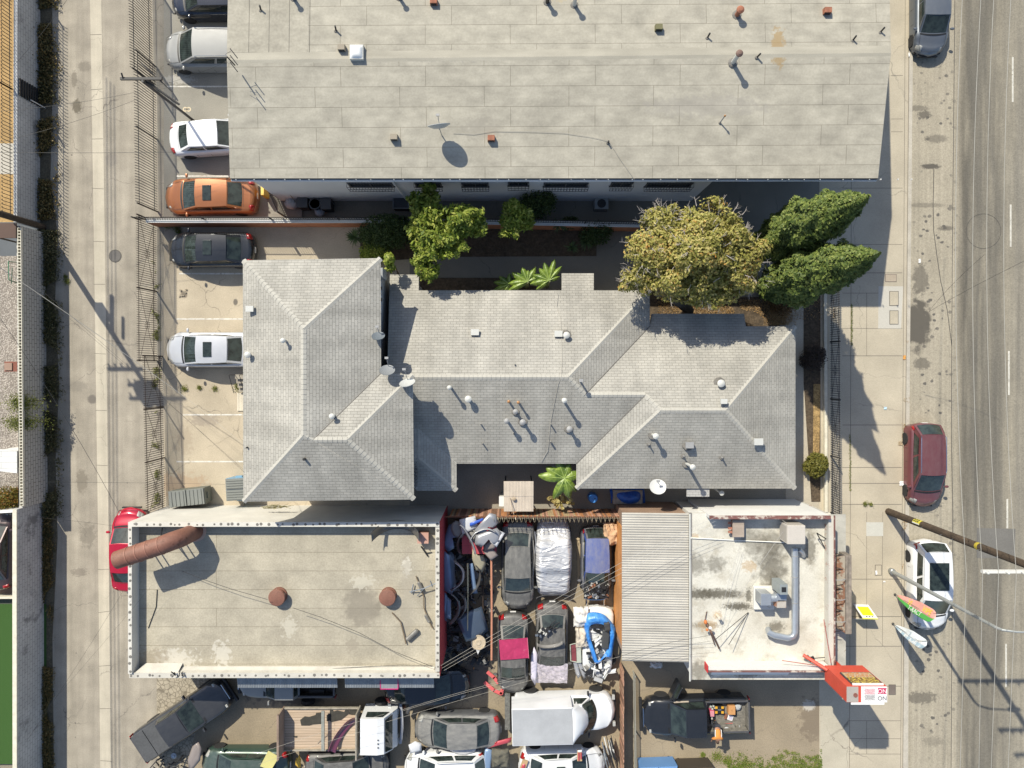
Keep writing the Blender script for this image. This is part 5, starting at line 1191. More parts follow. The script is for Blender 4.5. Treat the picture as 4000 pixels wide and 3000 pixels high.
P_,N_ = cloud([(Wt(1520,1015,4.2),(.28,.4,.4)),(Wt(1525,1045,4.0),(.25,.25,.25))], 420, 5, .2); leaves('crown', LM3, P_, .2, tr, 5, up=.6)
m = MB().use(BARK); limbs(m, Wt(1560,1080,0), Wt(1525,1030,4.0), .05, 3, .3, 5); m.build('trunk',parent=tr)
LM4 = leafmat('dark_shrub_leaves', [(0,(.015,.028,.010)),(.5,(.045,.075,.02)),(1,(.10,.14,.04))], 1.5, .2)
def shrub(px, py, rx, ry, h, label, mat=LM4, n=3000, size=.13, seed=0, name='shrub', cat='shrub'):
    p = W(px,py,h*.6); t = thing(name,label,cat,(p.x,p.y,0))
    P,N = cloud([((0,0,h*.55),(rx,ry,h*.5)),((rx*.4,ry*.3,h*.5),(rx*.6,ry*.6,h*.45)),((-rx*.45,-ry*.2,h*.45),(rx*.6,ry*.6,h*.45))], n, seed, .4, .12, 2); P[:,2] = np.maximum(P[:,2],.04)
    leaves('foliage',mat,P,size,t,seed,up=.4); m = MB().use(BARK); limbs(m,(0,0,0),(0,0,h*.5),.05,5,rx*.6,seed); m.build('stem',parent=t); return t
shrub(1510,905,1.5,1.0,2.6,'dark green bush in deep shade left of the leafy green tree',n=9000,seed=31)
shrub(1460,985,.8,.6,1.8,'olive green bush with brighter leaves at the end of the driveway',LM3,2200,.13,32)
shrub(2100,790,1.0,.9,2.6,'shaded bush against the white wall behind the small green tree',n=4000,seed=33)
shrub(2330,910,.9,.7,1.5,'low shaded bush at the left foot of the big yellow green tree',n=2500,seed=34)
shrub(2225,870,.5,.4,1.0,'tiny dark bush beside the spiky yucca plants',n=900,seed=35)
shrub(1250,1000,.1,.1,.1,'sprout at the driveway edge',n=60,seed=36) if False else None
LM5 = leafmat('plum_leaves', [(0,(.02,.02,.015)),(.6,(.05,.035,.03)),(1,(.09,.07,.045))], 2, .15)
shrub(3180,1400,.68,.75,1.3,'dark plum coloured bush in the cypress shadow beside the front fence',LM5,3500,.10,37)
shrub(3190,1818,.60,.68,1.2,'round spiky green bush at the south end of the dry front lawn',leafmat('spiky_leaves',[(0,(.05,.05,.012)),(.5,(.13,.13,.025)),(1,(.24,.21,.05))],2,.2),5000,.16,38)
shrub(3060,1190,.6,.6,1.1,'dry brown shrub at the foot of the lower cypress',leafmat('dry_leaves',[(0,(.06,.035,.015)),(1,(.22,.13,.05))],2,.2),1800,.12,39)
shrub(22,1955,.9,.75,1.6,'orange and green bush behind the alley wall at the left edge',leafmat('orange_green_leaves',[(0,(.05,.07,.012)),(.5,(.14,.13,.02)),(1,(.34,.10,.02))],1.2,.2),4500,.11,40)
# --- yuccas
def yucca(px,py,h,n,L,label,seed,mat):
    p = W(px,py,h); t = thing('yucca_plant',label,'plant',(p.x,p.y,0)); rr = random.Random(seed); m = MB()
    for i in range(n):
        a = rr.uniform(0,6.28); e = rr.uniform(-.2,1.1); l = L*rr.uniform(.7,1.1); d = Vector((math.cos(a)*math.cos(e),math.sin(a)*math.cos(e),math.sin(e))); s = Vector((-d.y,d.x,0)).normalized()*.03
        b = Vector((0,0,h)); k = b+d*l*.55; f = b+d*l+Vector((0,0,-.12*l)); m.add([b-s*.6,b+s*.6,k+s,k-s,f],[(0,1,2,3),(3,2,4)])
    m.build('leaf_rosette',mat,t); m = MB(); m.tube([(0,0,0),(0,0,h)],.07,7); m.build('stem',BARK,t)
YM = leafmat('yucca_leaf',[(0,(.04,.07,.03)),(1,(.12,.17,.06))],3,.15)
yucca(1385,925,1.2,60,.62,'spiky yucca in the shade at the left end of the garden bed',1,YM); yucca(2182,880,1.0,50,.55,'spiky blue green plant beside the low brick wall in the middle of the garden',2,YM)
yucca(2290,945,.6,40,.55,'broad spiky plant in the garden bed, left of the big yellow green tree',3,YM); yucca(2235,965,.5,30,.5,'half hidden spiky plant low in the garden bed',4,YM)
# --- banana plants
BAN = NT('banana_leaf'); q = BAN; sx = q.n('SeparateXYZ',{0:q.uv}); rp_ = q.noise(1,3,q.mapping(q.obj,scale=(3,3,3)))
q.set(q.b.inputs['Base Color'], q.mix(q.rng(rp_,.35,.65),(.06,.11,.016),(.22,.30,.045))); q.b.inputs['Roughness'].default_value=.4
def banana(px,py,h,specs,label,parent_z=0):
    p = W(px,py,h); t = thing('banana_plant',label,'plant',(p.x,p.y,0))
    for a,L,wd,drop in specs:
        m = MB().use(BAN.m); ca,sa = math.cos(R(a)),math.sin(R(a)); n=10
        def pt(u,v):
            l = L*u; z = h+.45*math.sin(u*2.2)*L*.3-drop*u*u*L; hwd = wd*math.sin(math.pi*min(1,(u*.92+.06)))**.6*(v*2-1); tip = abs(v*2-1)
            return Vector((ca*l-sa*hwd, sa*l+ca*hwd, z-.10*tip*tip+.02*math.sin(u*40)*tip))
        m.grid(pt,18,6); m.use(surf('banana_midrib',(.32,.42,.12),.5)); m.tube([pt(u/8,.5)+Vector((0,0,.012)) for u in range(9)],[.022,.02,.018,.015,.013,.011,.009,.007,.004],5)
        m.build('leaf',parent=t,smooth=True)
    m = MB(); m.tube([(0,0,0),(0,0,h)],[.14,.09],8); m.build('stem',surf('banana_stem',(.20,.22,.09),.7,var=.3),t); return t
banana(2205,1868,2.85,[(175,1.35,.25,.15),(245,1.25,.24,.4),(285,1.15,.25,.45),(150,1.1,.26,.1),(70,.8,.22,.1),(15,.9,.25,.3),(310,1.0,.20,.5),(110,1.0,.25,.1)],'banana plant with broad leaves in the gap between the house and the rusty fence')
banana(2060,1100,2.4,[(185,1.0,.17,.3),(150,.95,.18,.2),(205,1.1,.16,.3),(110,.8,.17,.1),(60,.9,.16,.2),(165,.7,.15,.5),(20,.8,.16,.3),(85,.6,.14,.0)],'left banana plant of the group by the north eave of the house')
banana(2145,1095,2.6,[(75,1.15,.15,.1),(105,.95,.17,.1),(48,1.0,.14,.2),(190,1.0,.17,.3),(160,.9,.16,.3),(20,.6,.14,.3),(130,.8,.16,.0),(215,.8,.15,.4)],'right banana plant of the group, beside the entrance porch roof')
banana(1990,1112,2.1,[(170,.85,.15,.2),(200,.95,.15,.3),(140,.7,.15,.2),(90,.6,.14,.2),(35,.8,.15,.3),(230,.5,.14,.3)],'smallest banana plant, farthest from the porch roof')
dl = thing('dead_banana_leaves','withered yellow brown banana leaves drooping over the rusty fence','dead leaves',(*W(2190,1968,1.6).xy,1.0)); m = MB(); rr = random.Random(5)
for i in range(16):
    x,y = rr.uniform(-.55,.55),rr.uniform(-.35,.35); a = rr.uniform(0,6.28); m.grid(lambda u,v: Vector((x+math.cos(a)*(u-.5)*.5-math.sin(a)*(v-.5)*.16,y+math.sin(a)*(u-.5)*.5+math.cos(a)*(v-.5)*.16,rr.uniform(.0,.16)+.3-.4*u*u)),4,2)
m.build('withered_leaf',leafmat('withered',[(0,(.16,.11,.04)),(1,(.50,.42,.16))],3,.2),dl)
# --- weeds and verge: uncountable
rg = np.random.default_rng(5)
def strip_points(n, x0f, x1f, y0, y1, zmax, dens=1.0, gs=.6):
    ys = rg.uniform(y0,y1,n); xs = np.array([(x0f(y)+x1f(y))/2+(x1f(y)-x0f(y))*max(-.8,min(.95,rg.normal()*.38)) for y in ys]); pts = []
    for x,y in zip(xs,ys):
        p = W(x,y)
        if noise.noise(Vector((p.x*gs,p.y*gs,3))) > -.25*dens: pts.append((p.x,p.y,abs(rg.normal())*zmax*.5+.03))
    return np.array(pts)
WD = leafmat('verge_weeds', [(0,(.03,.038,.012)),(.4,(.09,.085,.03)),(.7,(.20,.14,.05)),(1,(.32,.23,.09))], .6, .15)
P_ = strip_points(11000, lambda y:140, lambda y:(205+22*noise.noise(Vector((y*.01,1,0)))) , -40, 860, .30); o = leaves('verge_weeds',WD,P_,.15,None,6,up=.1); tag(o,'dry weeds along the foot of the alley wall, upper part','weeds',kind='stuff')
WD2 = leafmat('verge_scrub', [(0,(.03,.035,.014)),(.5,(.09,.09,.035)),(1,(.24,.20,.10))], .7, .15)
P_ = strip_points(17000, lambda y:160, lambda y:222+10*noise.noise(Vector((y*.012,5,0))), 900, 2020, .32, .8); o = leaves('verge_scrub',WD2,P_,.13,None,7,up=.1); tag(o,'dark scrub growing along the foot of the lower alley wall','weeds',kind='stuff')
P_ = strip_points(17000, lambda y:166, lambda y:200+12*noise.noise(Vector((y*.012,9,0))), 2020, 3050, .22, .8); o = leaves('verge_scrub',WD,P_,.11,None,8,up=.1); tag(o,'thin brown weeds at the foot of the grey block wall','weeds',kind='stuff')
GW = leafmat('green_weeds', [(0,(.06,.09,.015)),(1,(.26,.27,.06))], 2, .3)
P_ = strip_points(5000, lambda y:600, lambda y:622, 1000, 1990, .10, -.6, 1.5); o = leaves('fence_weeds',GW,P_,.08,None,9); tag(o,'green weeds sprouting along the foot of the sliding gate','weeds',kind='stuff')
pts = []
for cx_,cy_,r in ((722,1518,.16),(780,1515,.12),(840,1518,.14),(930,1512,.2),(660,880,.25),(690,890,.2),(700,905,.15),(262,1100,.15),(258,1080,.1),(3378,1968,.12),(3400,1970,.08)):
    p = W(cx_,cy_); k = int(260*r/.15); d = rg.normal(size=(k,2))*r*.6; pts.append(np.stack([p.x+d[:,0],p.y+d[:,1],np.abs(rg.normal(size=k))*.06+.02],1))
for y in range(1190,1350,6): p = W(3326,y); d = rg.normal(size=(14,2))*.03; pts.append(np.stack([p.x+d[:,0],p.y+d[:,1],np.full(14,.04)],1))
for y in range(1700,1920,6): p = W(3320,y); d = rg.normal(size=(10,2))*.03; pts.append(np.stack([p.x+d[:,0],p.y+d[:,1],np.full(10,.04)],1))
o = leaves('pavement_weeds',GW,np.concatenate(pts),.055,None,10); tag(o,'small weeds in the cracks of the parking slab and pavement','weeds',kind='stuff')
GR = leafmat('patchy_grass', [(0,(.06,.12,.015)),(.6,(.16,.24,.03)),(1,(.34,.28,.10))], 1.2, .3)
pts = []
for i in range(30000):
    x,y = rg.uniform(2840,3210),rg.uniform(2925,3100); p = W(x,y)
    if .6*noise.noise(Vector((p.x*.9,p.y*.9,0)))+.7*noise.noise(Vector((p.x*3.5,p.y*3.5,5)))+.4*rg.normal()*.5+(y-2960)/90 > .15: pts.append((p.x,p.y,.02+rg.random()*.05))
for cx_,cy_,r in ((2800,2955,.35),(2745,2948,.12),(2840,2970,.3)):
    p = W(cx_,cy_); d = rg.normal(size=(500,2))*r*.5; pts += [(p.x+a,p.y+b_,.03) for a,b_ in d]
o = leaves('lot_grass',GR,np.array(pts),.065,None,11); tag(o,'patchy grass at the bottom of the right hand lot','grass',kind='stuff')
LIT = leafmat('leaf_litter', [(0,(.20,.11,.04)),(.6,(.38,.24,.10)),(.9,(.45,.33,.2)),(1,(.6,.58,.55))], 5, .1)
P_ = strip_points(2600, lambda y:3526, lambda y:3543, 1330, 2330, .02, -.4, .9); P_[:,2] = .03; P_ = P_[:1500]; o = leaves('leaf_litter',LIT,P_,.055,None,12); tag(o,'dry leaves and litter blown along the kerb','litter',kind='stuff')
P_ = strip_points(5000, lambda y:3005, lambda y:3075, 1160, 1270, .03, 3); P_2 = strip_points(9000, lambda y:2560, lambda y:3040, 1170, 1250, .03, .6); o = leaves('fallen_leaves',LIT,np.concatenate([P_,P_2]),.07,None,13); tag(o,'fallen leaves on the bed below the yellow green tree','litter',kind='stuff')
# vines hanging over the alley wall
def vine(px,py,rx,ry,label,seed):
    p = W(px,py,2.0); t = thing('wall_vine',label,'vine',(p.x,p.y,0)); g_ = np.random.default_rng(seed); n = 1800
    d = g_.normal(size=(n,2))*[rx,ry]; z = np.clip(2.15-np.clip(d[:,0]-.1,0,9)*1.0-np.abs(g_.normal(size=n))*.15,.2,2.3); leaves('foliage',GW,np.stack([d[:,0],d[:,1],z],1),.09,t,seed)
    m = MB(); m.tube([(.25,0,0),(.2,.1,1.2),(0,0,2.2)],.02,5); m.build('stem',BARK,t)
vine(85,1575,.35,.25,'upper of two yellow green vines over the pierced block wall',1); vine(82,1652,.4,.2,'lower of two yellow green vines over the pierced block wall',2)
# ---------------------------------------------------------------- walls and fences
BLK = surf('block_wall', (.46,.46,.455), .92, var=.18, vs=.7, fine=.1, brick=(.40,.20,.013,(.45,.45,.45),.5,.9), wear=((.20,.20,.20),.5,.56))
BLK2 = surf('block_wall_pale', (.46,.44,.40), .92, var=.12, vs=.7, fine=.1, brick=(.40,.20,.014,(.25,.25,.25),.5,.95))
CREAM = surf('cream_block', (.62,.58,.47), .9, var=.15, vs=4)
def wall_line(name,label,pts,z,th,mat,cap=None,capz=.07):
    t = thing(name,label,'wall'); m = MB()
    def seg(mm,z0,z1,tt):
        for (xa,ya),(xb,yb) in zip(pts,pts[1:]):
            a,b_ = W(xa,ya,z),W(xb,yb,z); d=b_-a; mm.box(((a.x+b_.x)/2,(a.y+b_.y)/2,(z0+z1)/2),(math.hypot(d.x,d.y),tt,z1-z0),math.atan2(d.y,d.x))
    seg(m,0,z,th); m.build('wall_body',mat,t)
    if cap: m = MB(); seg(m,z+.002,z+capz,th+.04); m.build('coping',cap,t)
    return t
wl = wall_line('yard_wall','grey streaked yard wall below the curved iron fence at the top left',[(62,-300),(60,300),(60,868)],1.85,.2,BLK)
# dark lattice gate in the wall
g_ = thing('wall_gate','dark ribbed gate in the grey wall beside the weeds','gate',(*W(112,360,1).xy,0)); m=MB(); 
for k in range(9): m.box((.02,0,.12+k*.2),(.06,.95,.09))
m.build('gate_slats',IRON,g_); m=MB(); m.tube([(.25,-.5,0),(.25,-.5,1.2)],.025,6); m.build('gate_post',WHITE,g_)
wall_line('pierced_block_wall','alley wall with a row of pierced cream blocks along its top',[(72,882),(76,1500),(82,1985)],2.05,.2,BLK2)
t = thing('pierced_coping','row of pierced cream blocks crowning the alley wall','wall top'); m=MB().use(CREAM); h_=MB()
for i in range(90):
    y = 895+i*12.1; 
    if y > 1975: break
    p = W(73+(y-882)*.009,y,2.2); r0=.075
    for dx,dy,sx_,sy_ in ((-.085,0,.03,.155),(.085,0,.03,.155),(0,.068,.14,.022),(0,-.068,.14,.022)): m.box((p.x+dx,p.y+dy,2.11),(sx_,sy_,.14))
m.use(surf('hole_dark',(.03,.028,.025),.9)); a_,b_=W(73,895,2.06),W(82,1975,2.06); m.box(((a_.x+b_.x)/2,(a_.y+b_.y)/2,2.056),(.15,a_.y-b_.y,.006),math.atan2(b_.y-a_.y,b_.x-a_.x)+math.pi/2 if False else 0.0)
o=m.build('pierced_coping'); bpy.data.objects.remove(t); tag(o,'row of pierced cream blocks crowning the alley wall','wall top')
wall_line('grey_block_wall','long grey concrete block wall with cream brick coping in front of the green lawn',[(60,1990),(60,2400),(61,3200)],2.2,.18,BLK,CREAM)
# cross walls behind
wall_line('short_cross_wall','short white wall between the orange bush and the driveway at the left edge',[(-60,2003),(62,1996)],1.6,.14,WHITE)
wall_line('low_kerb_wall','narrow pale wall between the driveway and the green lawn',[(-60,2335),(62,2335)],.5,.12,CREAM)
t=thing('carport','small carport with a dark roof behind the alley wall, left edge','carport'); m=MB(); a_,b_=W(-60,872,2.2),W(64,930,2.2); m.box(((a_.x+b_.x)/2,(a_.y+b_.y)/2,2.2),(b_.x-a_.x,a_.y-b_.y,.08)); m.build('roof',surf('brown_beam',(.10,.06,.045),.8),t)
m=MB(); [m.tube([(x,b_.y+.1,0),(x,b_.y+.1,2.16)],.05,6) for x in (b_.x-.1,a_.x+.4)]; m.build('post',BARK,t)
t=thing('white_shed','flat white timber shed roof beyond the alley wall, above the orange bush','shed'); m=MB(); p0,p1=W(-60,1750,2.1),W(66,1845,2.1); m.prism([(p0.x,p0.y),(p1.x,p0.y-.15),(p1.x,p1.y-.05),(p0.x,p1.y+.15)],2.0,2.1); m.build('roof',surf('white_planks',(.66,.65,.62),.7,brick=(6,.3,.01,(.5,.5,.5),.5,.9)),t); m=MB(); m.box(((p0.x+p1.x)/2,(p0.y+p1.y)/2,1.0),(p1.x-p0.x-.3,p0.y-p1.y-.4,2.0)); m.build('wall',WHITE,t)
t=thing('brick_chimney','small red brick chimney block beside the gravel yard wall','chimney'); p=W(42,1432,1.2); m=MB(); m.box((p.x,p.y,.6),(.7,.55,1.2)); m.build('stack',surf('red_brick',(.26,.10,.07),.9,brick=(.2,.07,.01,(.5,.45,.4),.5,.9)),t)
m=MB(); m.box((p.x-.1,p.y,1.23),(.4,.4,.06)); m.build('cap',surf('cap_brown',(.30,.2,.15),.9),t)
t=thing('cable_reel','green wire frame leaning on the wall at the corner of the gravel yard','frame',(*W(50,1060,1).xy,0)); m=MB(); m.tube([(0,.6,.1),(-.1,.5,1.2),(0,-.5,1.3),(.1,-.7,.1)],.03,6); m.tube([(-.5,-.6,.4),(-.1,.2,.9)],.02,5); m.build('frame',surf('green_wire',(.03,.14,.07),.6),t)
def fence(name,label,pts,z0,z1,pitch,mat,lean=0,curve=0,rails=(.15,.9),posts=2.4,r=.019,spear=True,x_brace=False,group=None,side=-1,ornament=False):
    """pickets between ground-plan photo points taken at z=0; curve: tips bend sideways"""
    t = thing(name,label,'fence'); pk = MB(); rl = MB(); k = 0
    for (xa,ya),(xb,yb) in zip(pts,pts[1:]):
        a,b_ = W(xa,ya),W(xb,yb); d=b_-a; L=d.length; d.normalize(); nn=Vector((-d.y,d.x,0))*side; n=int(L/pitch)
        for i in range(n+1):
            p=a+d*(i*pitch)
            if curve: pk.tube([p+Vector((0,0,z0)),p+Vector((0,0,z1-.35))+nn*0,p+nn*curve*.5+Vector((0,0,z1-.1)),p+nn*curve+Vector((0,0,z1))],r,4)
            else: pk.tube([p+Vector((0,0,z0)),p+nn*lean+Vector((0,0,z1))],[r,r*.9],4)
        for rz in rails: rl.tube([a+Vector((0,0,z0+(z1-z0)*rz))+nn*lean*rz,b_+Vector((0,0,z0+(z1-z0)*rz))+nn*lean*rz],.019,5)
        if x_brace:
            kx=max(1,int(L/2.6))
            for i in range(kx):
                s,e=a+d*(L*i/kx),a+d*(L*(i+1)/kx); lo,hi=z0+(z1-z0)*.1,z0+(z1-z0)*.88; rl.tube([s+Vector((0,0,lo)),e+Vector((0,0,hi))],.011,4); rl.tube([s+Vector((0,0,hi)),e+Vector((0,0,lo))],.011,4)
                c=(s+e)/2+Vector((0,0,(lo+hi)/2))
                for sc in (.13,.22):
                    rl.tube([c+d*(sc*math.cos(q0))+Vector((0,0,sc*1.2*math.sin(q0))) for q0 in [j*math.pi/5 for j in range(11)]],.010,3)
        np_=max(1,int(L/posts))
        for i in range(np_+1):
            p=a+d*(L*i/np_); m=MB(); m.box((p.x,p.y,(z0+z1)/2),(.06,.06,z1-z0+.05)); m.build('post',mat,t)
    pk.build('pickets',mat,t); rl.build('rail',mat,t); return t
fence('iron_fence','black iron fence with curved tips on top of the grey wall at the top left',[(138,-60),(140,400),(142,868)],1.9,2.95,.19,IRON,curve=.22,side=1,posts=9)
fence('iron_fence','topmost iron fence panel between the alley and the parked cars',[(592,-80),(600,330)],.05,2.25,.145,IRON,curve=.12,side=-1,posts=3)
fence('iron_fence','second iron fence panel, beside the white and orange cars',[(610,262),(617,828)],.05,2.2,.145,IRON,curve=.10,side=-1,posts=2.9)
fence('sliding_gate','rusty sliding gate with cross braces beside the silver saloon car',[(612,868),(614,1410)],.05,2.1,.120,RUSTIRON,lean=.02,side=-1,x_brace=True,posts=2.6)
fence('sliding_gate','lower rusty gate with cross braces, ending at the grey dumpster',[(634,1392),(648,1985)],.05,2.1,.120,RUSTIRON,lean=.02,side=-1,x_brace=True,posts=2.6)
fence('iron_fence','black iron fence on the low wall between the front garden and the pavement',[(3240,1115),(3243,2000)],.1,1.25,.125,IRON,side=-1,posts=2.9,x_brace=True)
fence('iron_fence','short iron gate leaf across the passage beside the white building',[(1066,722),(1125,855)],.05,1.9,.115,IRON,posts=2)
wall_line('garden_wall','orange painted low wall carrying an iron fence above the black saloon car',[(572,862),(1600,863),(2500,880)],1.25,.2,surf('terracotta_paint',(.42,.17,.085),.85,var=.2,vs=2.5,wear=((.3,.14,.08),1.3,.6)),surf('white_coping',(.66,.65,.62),.8,var=.1))
fence('iron_fence','iron fence with scrolls on the orange garden wall',[(590,877),(1600,878),(2500,895)],1.32,2.05,.13,IRON,posts=3.2)
wall_line('front_garden_wall','low pale wall under the front iron fence by the pavement',[(3225,1120),(3228,2000)],.25,.16,CREAM)
# rust board fence with coiled wire between house yard and salvage yard
t=thing('rusty_board_fence','rusty orange board fence topped with coiled wire between the house and the salvage yard','fence'); y0=W(0,1988).y; m=MB(); rr=random.Random(2)
RBOARD=[surf('rust_board_%s'%n_,c_,.85,var=.3,vs=5) for n_,c_ in (('orange',(.42,.19,.08)),('tan',(.40,.30,.17)),('brown',(.20,.11,.07)),('pink',(.45,.25,.17)))]
x=W(1760,0,1.8).x; xe=W(2425,0,1.8).x
while x<xe: m.use(rr.choice(RBOARD)); m.box((x,y0+rr.uniform(-.01,.01),.92),(.098,.03,1.84+rr.uniform(-.03,.03))); x+=.105
m.build('boards',parent=t); m=MB(); m.box(((W(1760,0).x+xe)/2,y0-.05,1.82),(xe-W(1760,0).x+.4,.06,.06)); m.build('rail',RUST,t)
m=MB(); pts=[]; x=W(1925,0,2.1).x; i=0
while x<xe: pts.append((x,y0-.14+.17*math.cos(i*.7),2.02+.20*math.sin(i*.7))); x+=.026; i+=1
m.tube(pts,.011,4); m.tube([(W(1800,0,2).x,y0-.08,2.02),(xe,y0-.08,2.02)],.012,4); m.build('coiled_wire',surf('tarnished_wire',(.40,.34,.24),.5,.5),t)
t=thing('red_panel','faded red metal sheet lying beneath the pile of car panels','sheet',(*W(1872,2088,1.6).xy,0)); m=MB(); m.box((0,0,1.55),(1.85,2.1,.04)); m.build('sheet',surf('faded_red',(.46,.07,.09),.6,var=.12,brick=(.6,.6,.01,(.6,.6,.6),0,.8)),t); m=MB(); [m.tube([(a,b_,0),(a,b_,1.5)],.04,6) for a in (-.85,.85) for b_ in (-.95,.95)]; m.build('leg',RUSTIRON,t)
# fence between the salvage yard and the right hand lot
t=thing('timber_fence','weathered brown timber fence between the salvage yard and the right hand lot','fence'); m=MB(); xx=W(2421,0).x; rr=random.Random(6)
y=W(0,2585).y; yE=W(0,3060).y
while y>yE: m.use(rr.choice([RBOARD[2],RBOARD[3],surf('split_timber',(.33,.20,.13),.9,var=.35,vs=6)])); m.box((xx+rr.uniform(-.015,.015),y,.68),(.04,.13,1.36+rr.uniform(-.05,.05))); y-=.137
m.build('boards',parent=t)
fence('chain_fence','low wire fence with pale slats just right of the timber fence',[(2472,2620),(2478,3060)],.02,.75,.07,surf('pale_wire',(.42,.42,.38),.5,.4),posts=2.5,r=.010)
t=thing('orange_sheet','orange painted plywood sheets lining the shed wall of the restaurant','board'); m=MB(); a_=W(2428,0,3.3); m.box((cx0_:=W(2432,0,3.2).x,(W(0,2060,3).y+W(0,2520,3).y)/2,1.6),(.05,W(0,2060,3).y-W(0,2520,3).y,3.1)); m.build('sheet',surf('orange_ply',(.55,.24,.07),.8,var=.25,vs=1.5,wear=((.45,.38,.25),1,.6)),t)
# ================================================================ POLES, SIGNS, WIRES
POLEW = surf('creosote_wood', (.062,.043,.028), .9, var=.35, vs=2, fine=.3, fs=14, streak=((8,8,.6),.3))
pb0 = W(3470,1998); t=thing('utility_pole','dark wooden utility pole on the pavement edge, crossing above the road','utility pole',(pb0.x,pb0.y,0))
m=MB(); m.tube([(0,0,-.1),(0,0,8),(.0,0,16.4)],[.19,.165,.13],14); m.build('pole',POLEW,t,smooth=True)
def xarm(z,half,mat,label=None):
    m=MB(); m.box((0,-.17,z),(2*half,.12,.14)); o=m.build('cross_arm',mat,t)
    m=MB(); 
    for u in (-.95,-.55,-.25,.3,.6,.95): m.lathe((half*u,-.17,z+.07),[(.02,0),(.02,.10),(.06,.12),(.05,.2),(.02,.22)],8)
    m.build('insulators',surf('insulator',(.55,.55,.52),.3),o); return o
xarm(11.0,2.05,surf('fibreglass_arm',(.62,.61,.58),.6)); xarm(14.25,1.55,POLEW); xarm(15.9,1.55,POLEW)
k=(H-3.1)/H; m=MB()   # number plate wrapped round the pole
a0=R(125)
def plate(u,v): a=a0+R(-50)+R(115)*u; r=.185; return Vector((math.cos(a)*r,math.sin(a)*r,2.7+.62*v))
m.grid(plate,8,2); o=m.build('sign_plate',surf('yellow_enamel',(.62,.55,.06),.5),t,solid=.004)
m=MB().use(BLACK)
for i in range(2):
    for j in range(3): a=a0-R(20)+R(28)*i+R(10); r=.192; c=Vector((math.cos(a)*r,math.sin(a)*r,2.82+.16*j)); m.box(c,(.03,.055,.085),a)
m.use(WHITE)
a=a0+R(52); m.box((math.cos(a)*.193,math.sin(a)*.193,3.0),(.012,.05,.6),a)
m.build('plate_marks',parent=o)
m=MB(); m.lathe((0,0,7.6),[(.172,0),(.176,.03),(.176,.16),(.170,.19)],14); m.build('reflective_band',surf('yellow_band',(.42,.33,.04),.5),t)
m=MB(); [m.tube([(-.16,-.05,z),(-.30,-.09,z+.0)],.012,4) for z in (3.6,5.2,6.1,8.0,9.2)]; m.build('step_bolts',STEEL,t)
lb=W(3479,2229); t=thing('street_lamp','grey steel street lamp with a long arm bending over the road','street lamp',(lb.x,lb.y,0))
m=MB(); m.tube([(0,0,0),(0,0,5),(0,0,8.6)],[.115,.09,.07],12); m.tube([(0,0,8.6),(.10,-.01,8.9),(.6,-.02,9.1),(1.5,-.03,9.15)],[.065,.055,.045,.04],9); m.build('pole',surf('lamp_steel',(.36,.38,.38),.45,.4,var=.1),t,smooth=True)
m=MB(); m.lathe((0,0,0),[(.17,0),(.17,.25),(.12,.3)],10); m.build('base',STEEL,t)
m=MB(); m.blob((1.95,-.04,9.12),(.42,.15,.10),12); m.build('lamp_head',surf('lamp_head',(.30,.32,.33),.5),t,smooth=True)
# far left leaning pole: base in the scrub, top outside the frame
pl=W(172,887); t=thing('utility_pole','dark wooden pole in the scrub whose shadow with transformers falls across the alley','utility pole',(pl.x,pl.y,0))
m=MB(); m.tube([(0,0,-.1),(0,0,11.3)],[.17,.12],12); m.build('pole',POLEW,t,smooth=True)
for z,x0_,x1_,th_ in ((9.25,-1.45,.5,.16),(10.3,-.9,.6,.12),(11.2,-1.3,1.85,.14)): m=MB(); m.box(((x0_+x1_)/2,-.15,z),(x1_-x0_,.12,th_)); [m.tube([(x0_+.2+k*.35,-.15,z),(x0_+.2+k*.35,-.15,z-.35)],.05,6) for k in range(4)]; m.build('cross_arm',POLEW,t)
m=MB(); m.box((0,1.0,7.0),(.16,2.1,.2)); m.box((.3,.75,7.6),(.12,1.2,.14)); m.build('side_arm',POLEW,t)
for dx in (-.15,.5): m=MB(); m.lathe((dx,-.45,10.0),[(.33,0),(.35,.1),(.35,1.1),(.2,1.2)],12); m.build('transformer',surf('transformer_grey',(.3,.31,.32),.5),t,smooth=True)
m=MB(); m.box((.05,.2,5.9),(.5,.35,.9)); m.build('junction_box',STEEL,t)
# ---- wires: each its own thing (thin, hung in the air)
WIRE=surf('black_cable',(.03,.03,.03),.6); WIREL=surf('pale_cable',(.34,.32,.28),.7)
def wire(p,q0,label,r=.012,mat=WIRE,sag=.25,n=14,group='overhead cables'):
    p,q0=Vector(p),Vector(q0); m=MB(); m.tube([p.lerp(q0,i/n)-Vector((0,0,sag*4*(i/n)*(1-i/n))) for i in range(n+1)],r*.62,5); o=m.build('overhead_cable',mat); tag(o,label,'cable',group); return o
for (xt,xm,xb),nm,z in (((3763,3775,3747),'leftmost','11'),((3836,3838,3822),'second from the left','11'),((3886,3901,3868),'third from the left','11'),((3953,3970,3934),'rightmost','11')):
    a,b_,c_=W(xt,-80,11.1),W(xm,2243,11.1),W(xb,3100,11.1)
    m=MB(); m.tube([a+(b_-a)*(i/16)-Vector((0,0,.6*4*(i/16)*(1-i/16))) for i in range(17)]+[b_+(c_-b_)*(i/6) for i in range(1,7)],.011,5); o=m.build('power_line',surf('aluminium_wire',(.34,.33,.30),.6,.1)); tag(o,'pale power line above the road running down the picture, %s of four'%nm,'cable','power lines above the road')
EXTRA=[((-20,1035,7.0),(245,1212,6.6),WIREL,.022),((245,1212,6.6),(728,1556,3.5),WIREL,.024),((728,1556,3.5),(962,1735,6.2),WIREL,.008)]
wire(W(-20,1032,7.5),W(728,1556,4.2),'thick pale service cable slanting from the left edge to above the parking slab',.022,WIREL,.2)
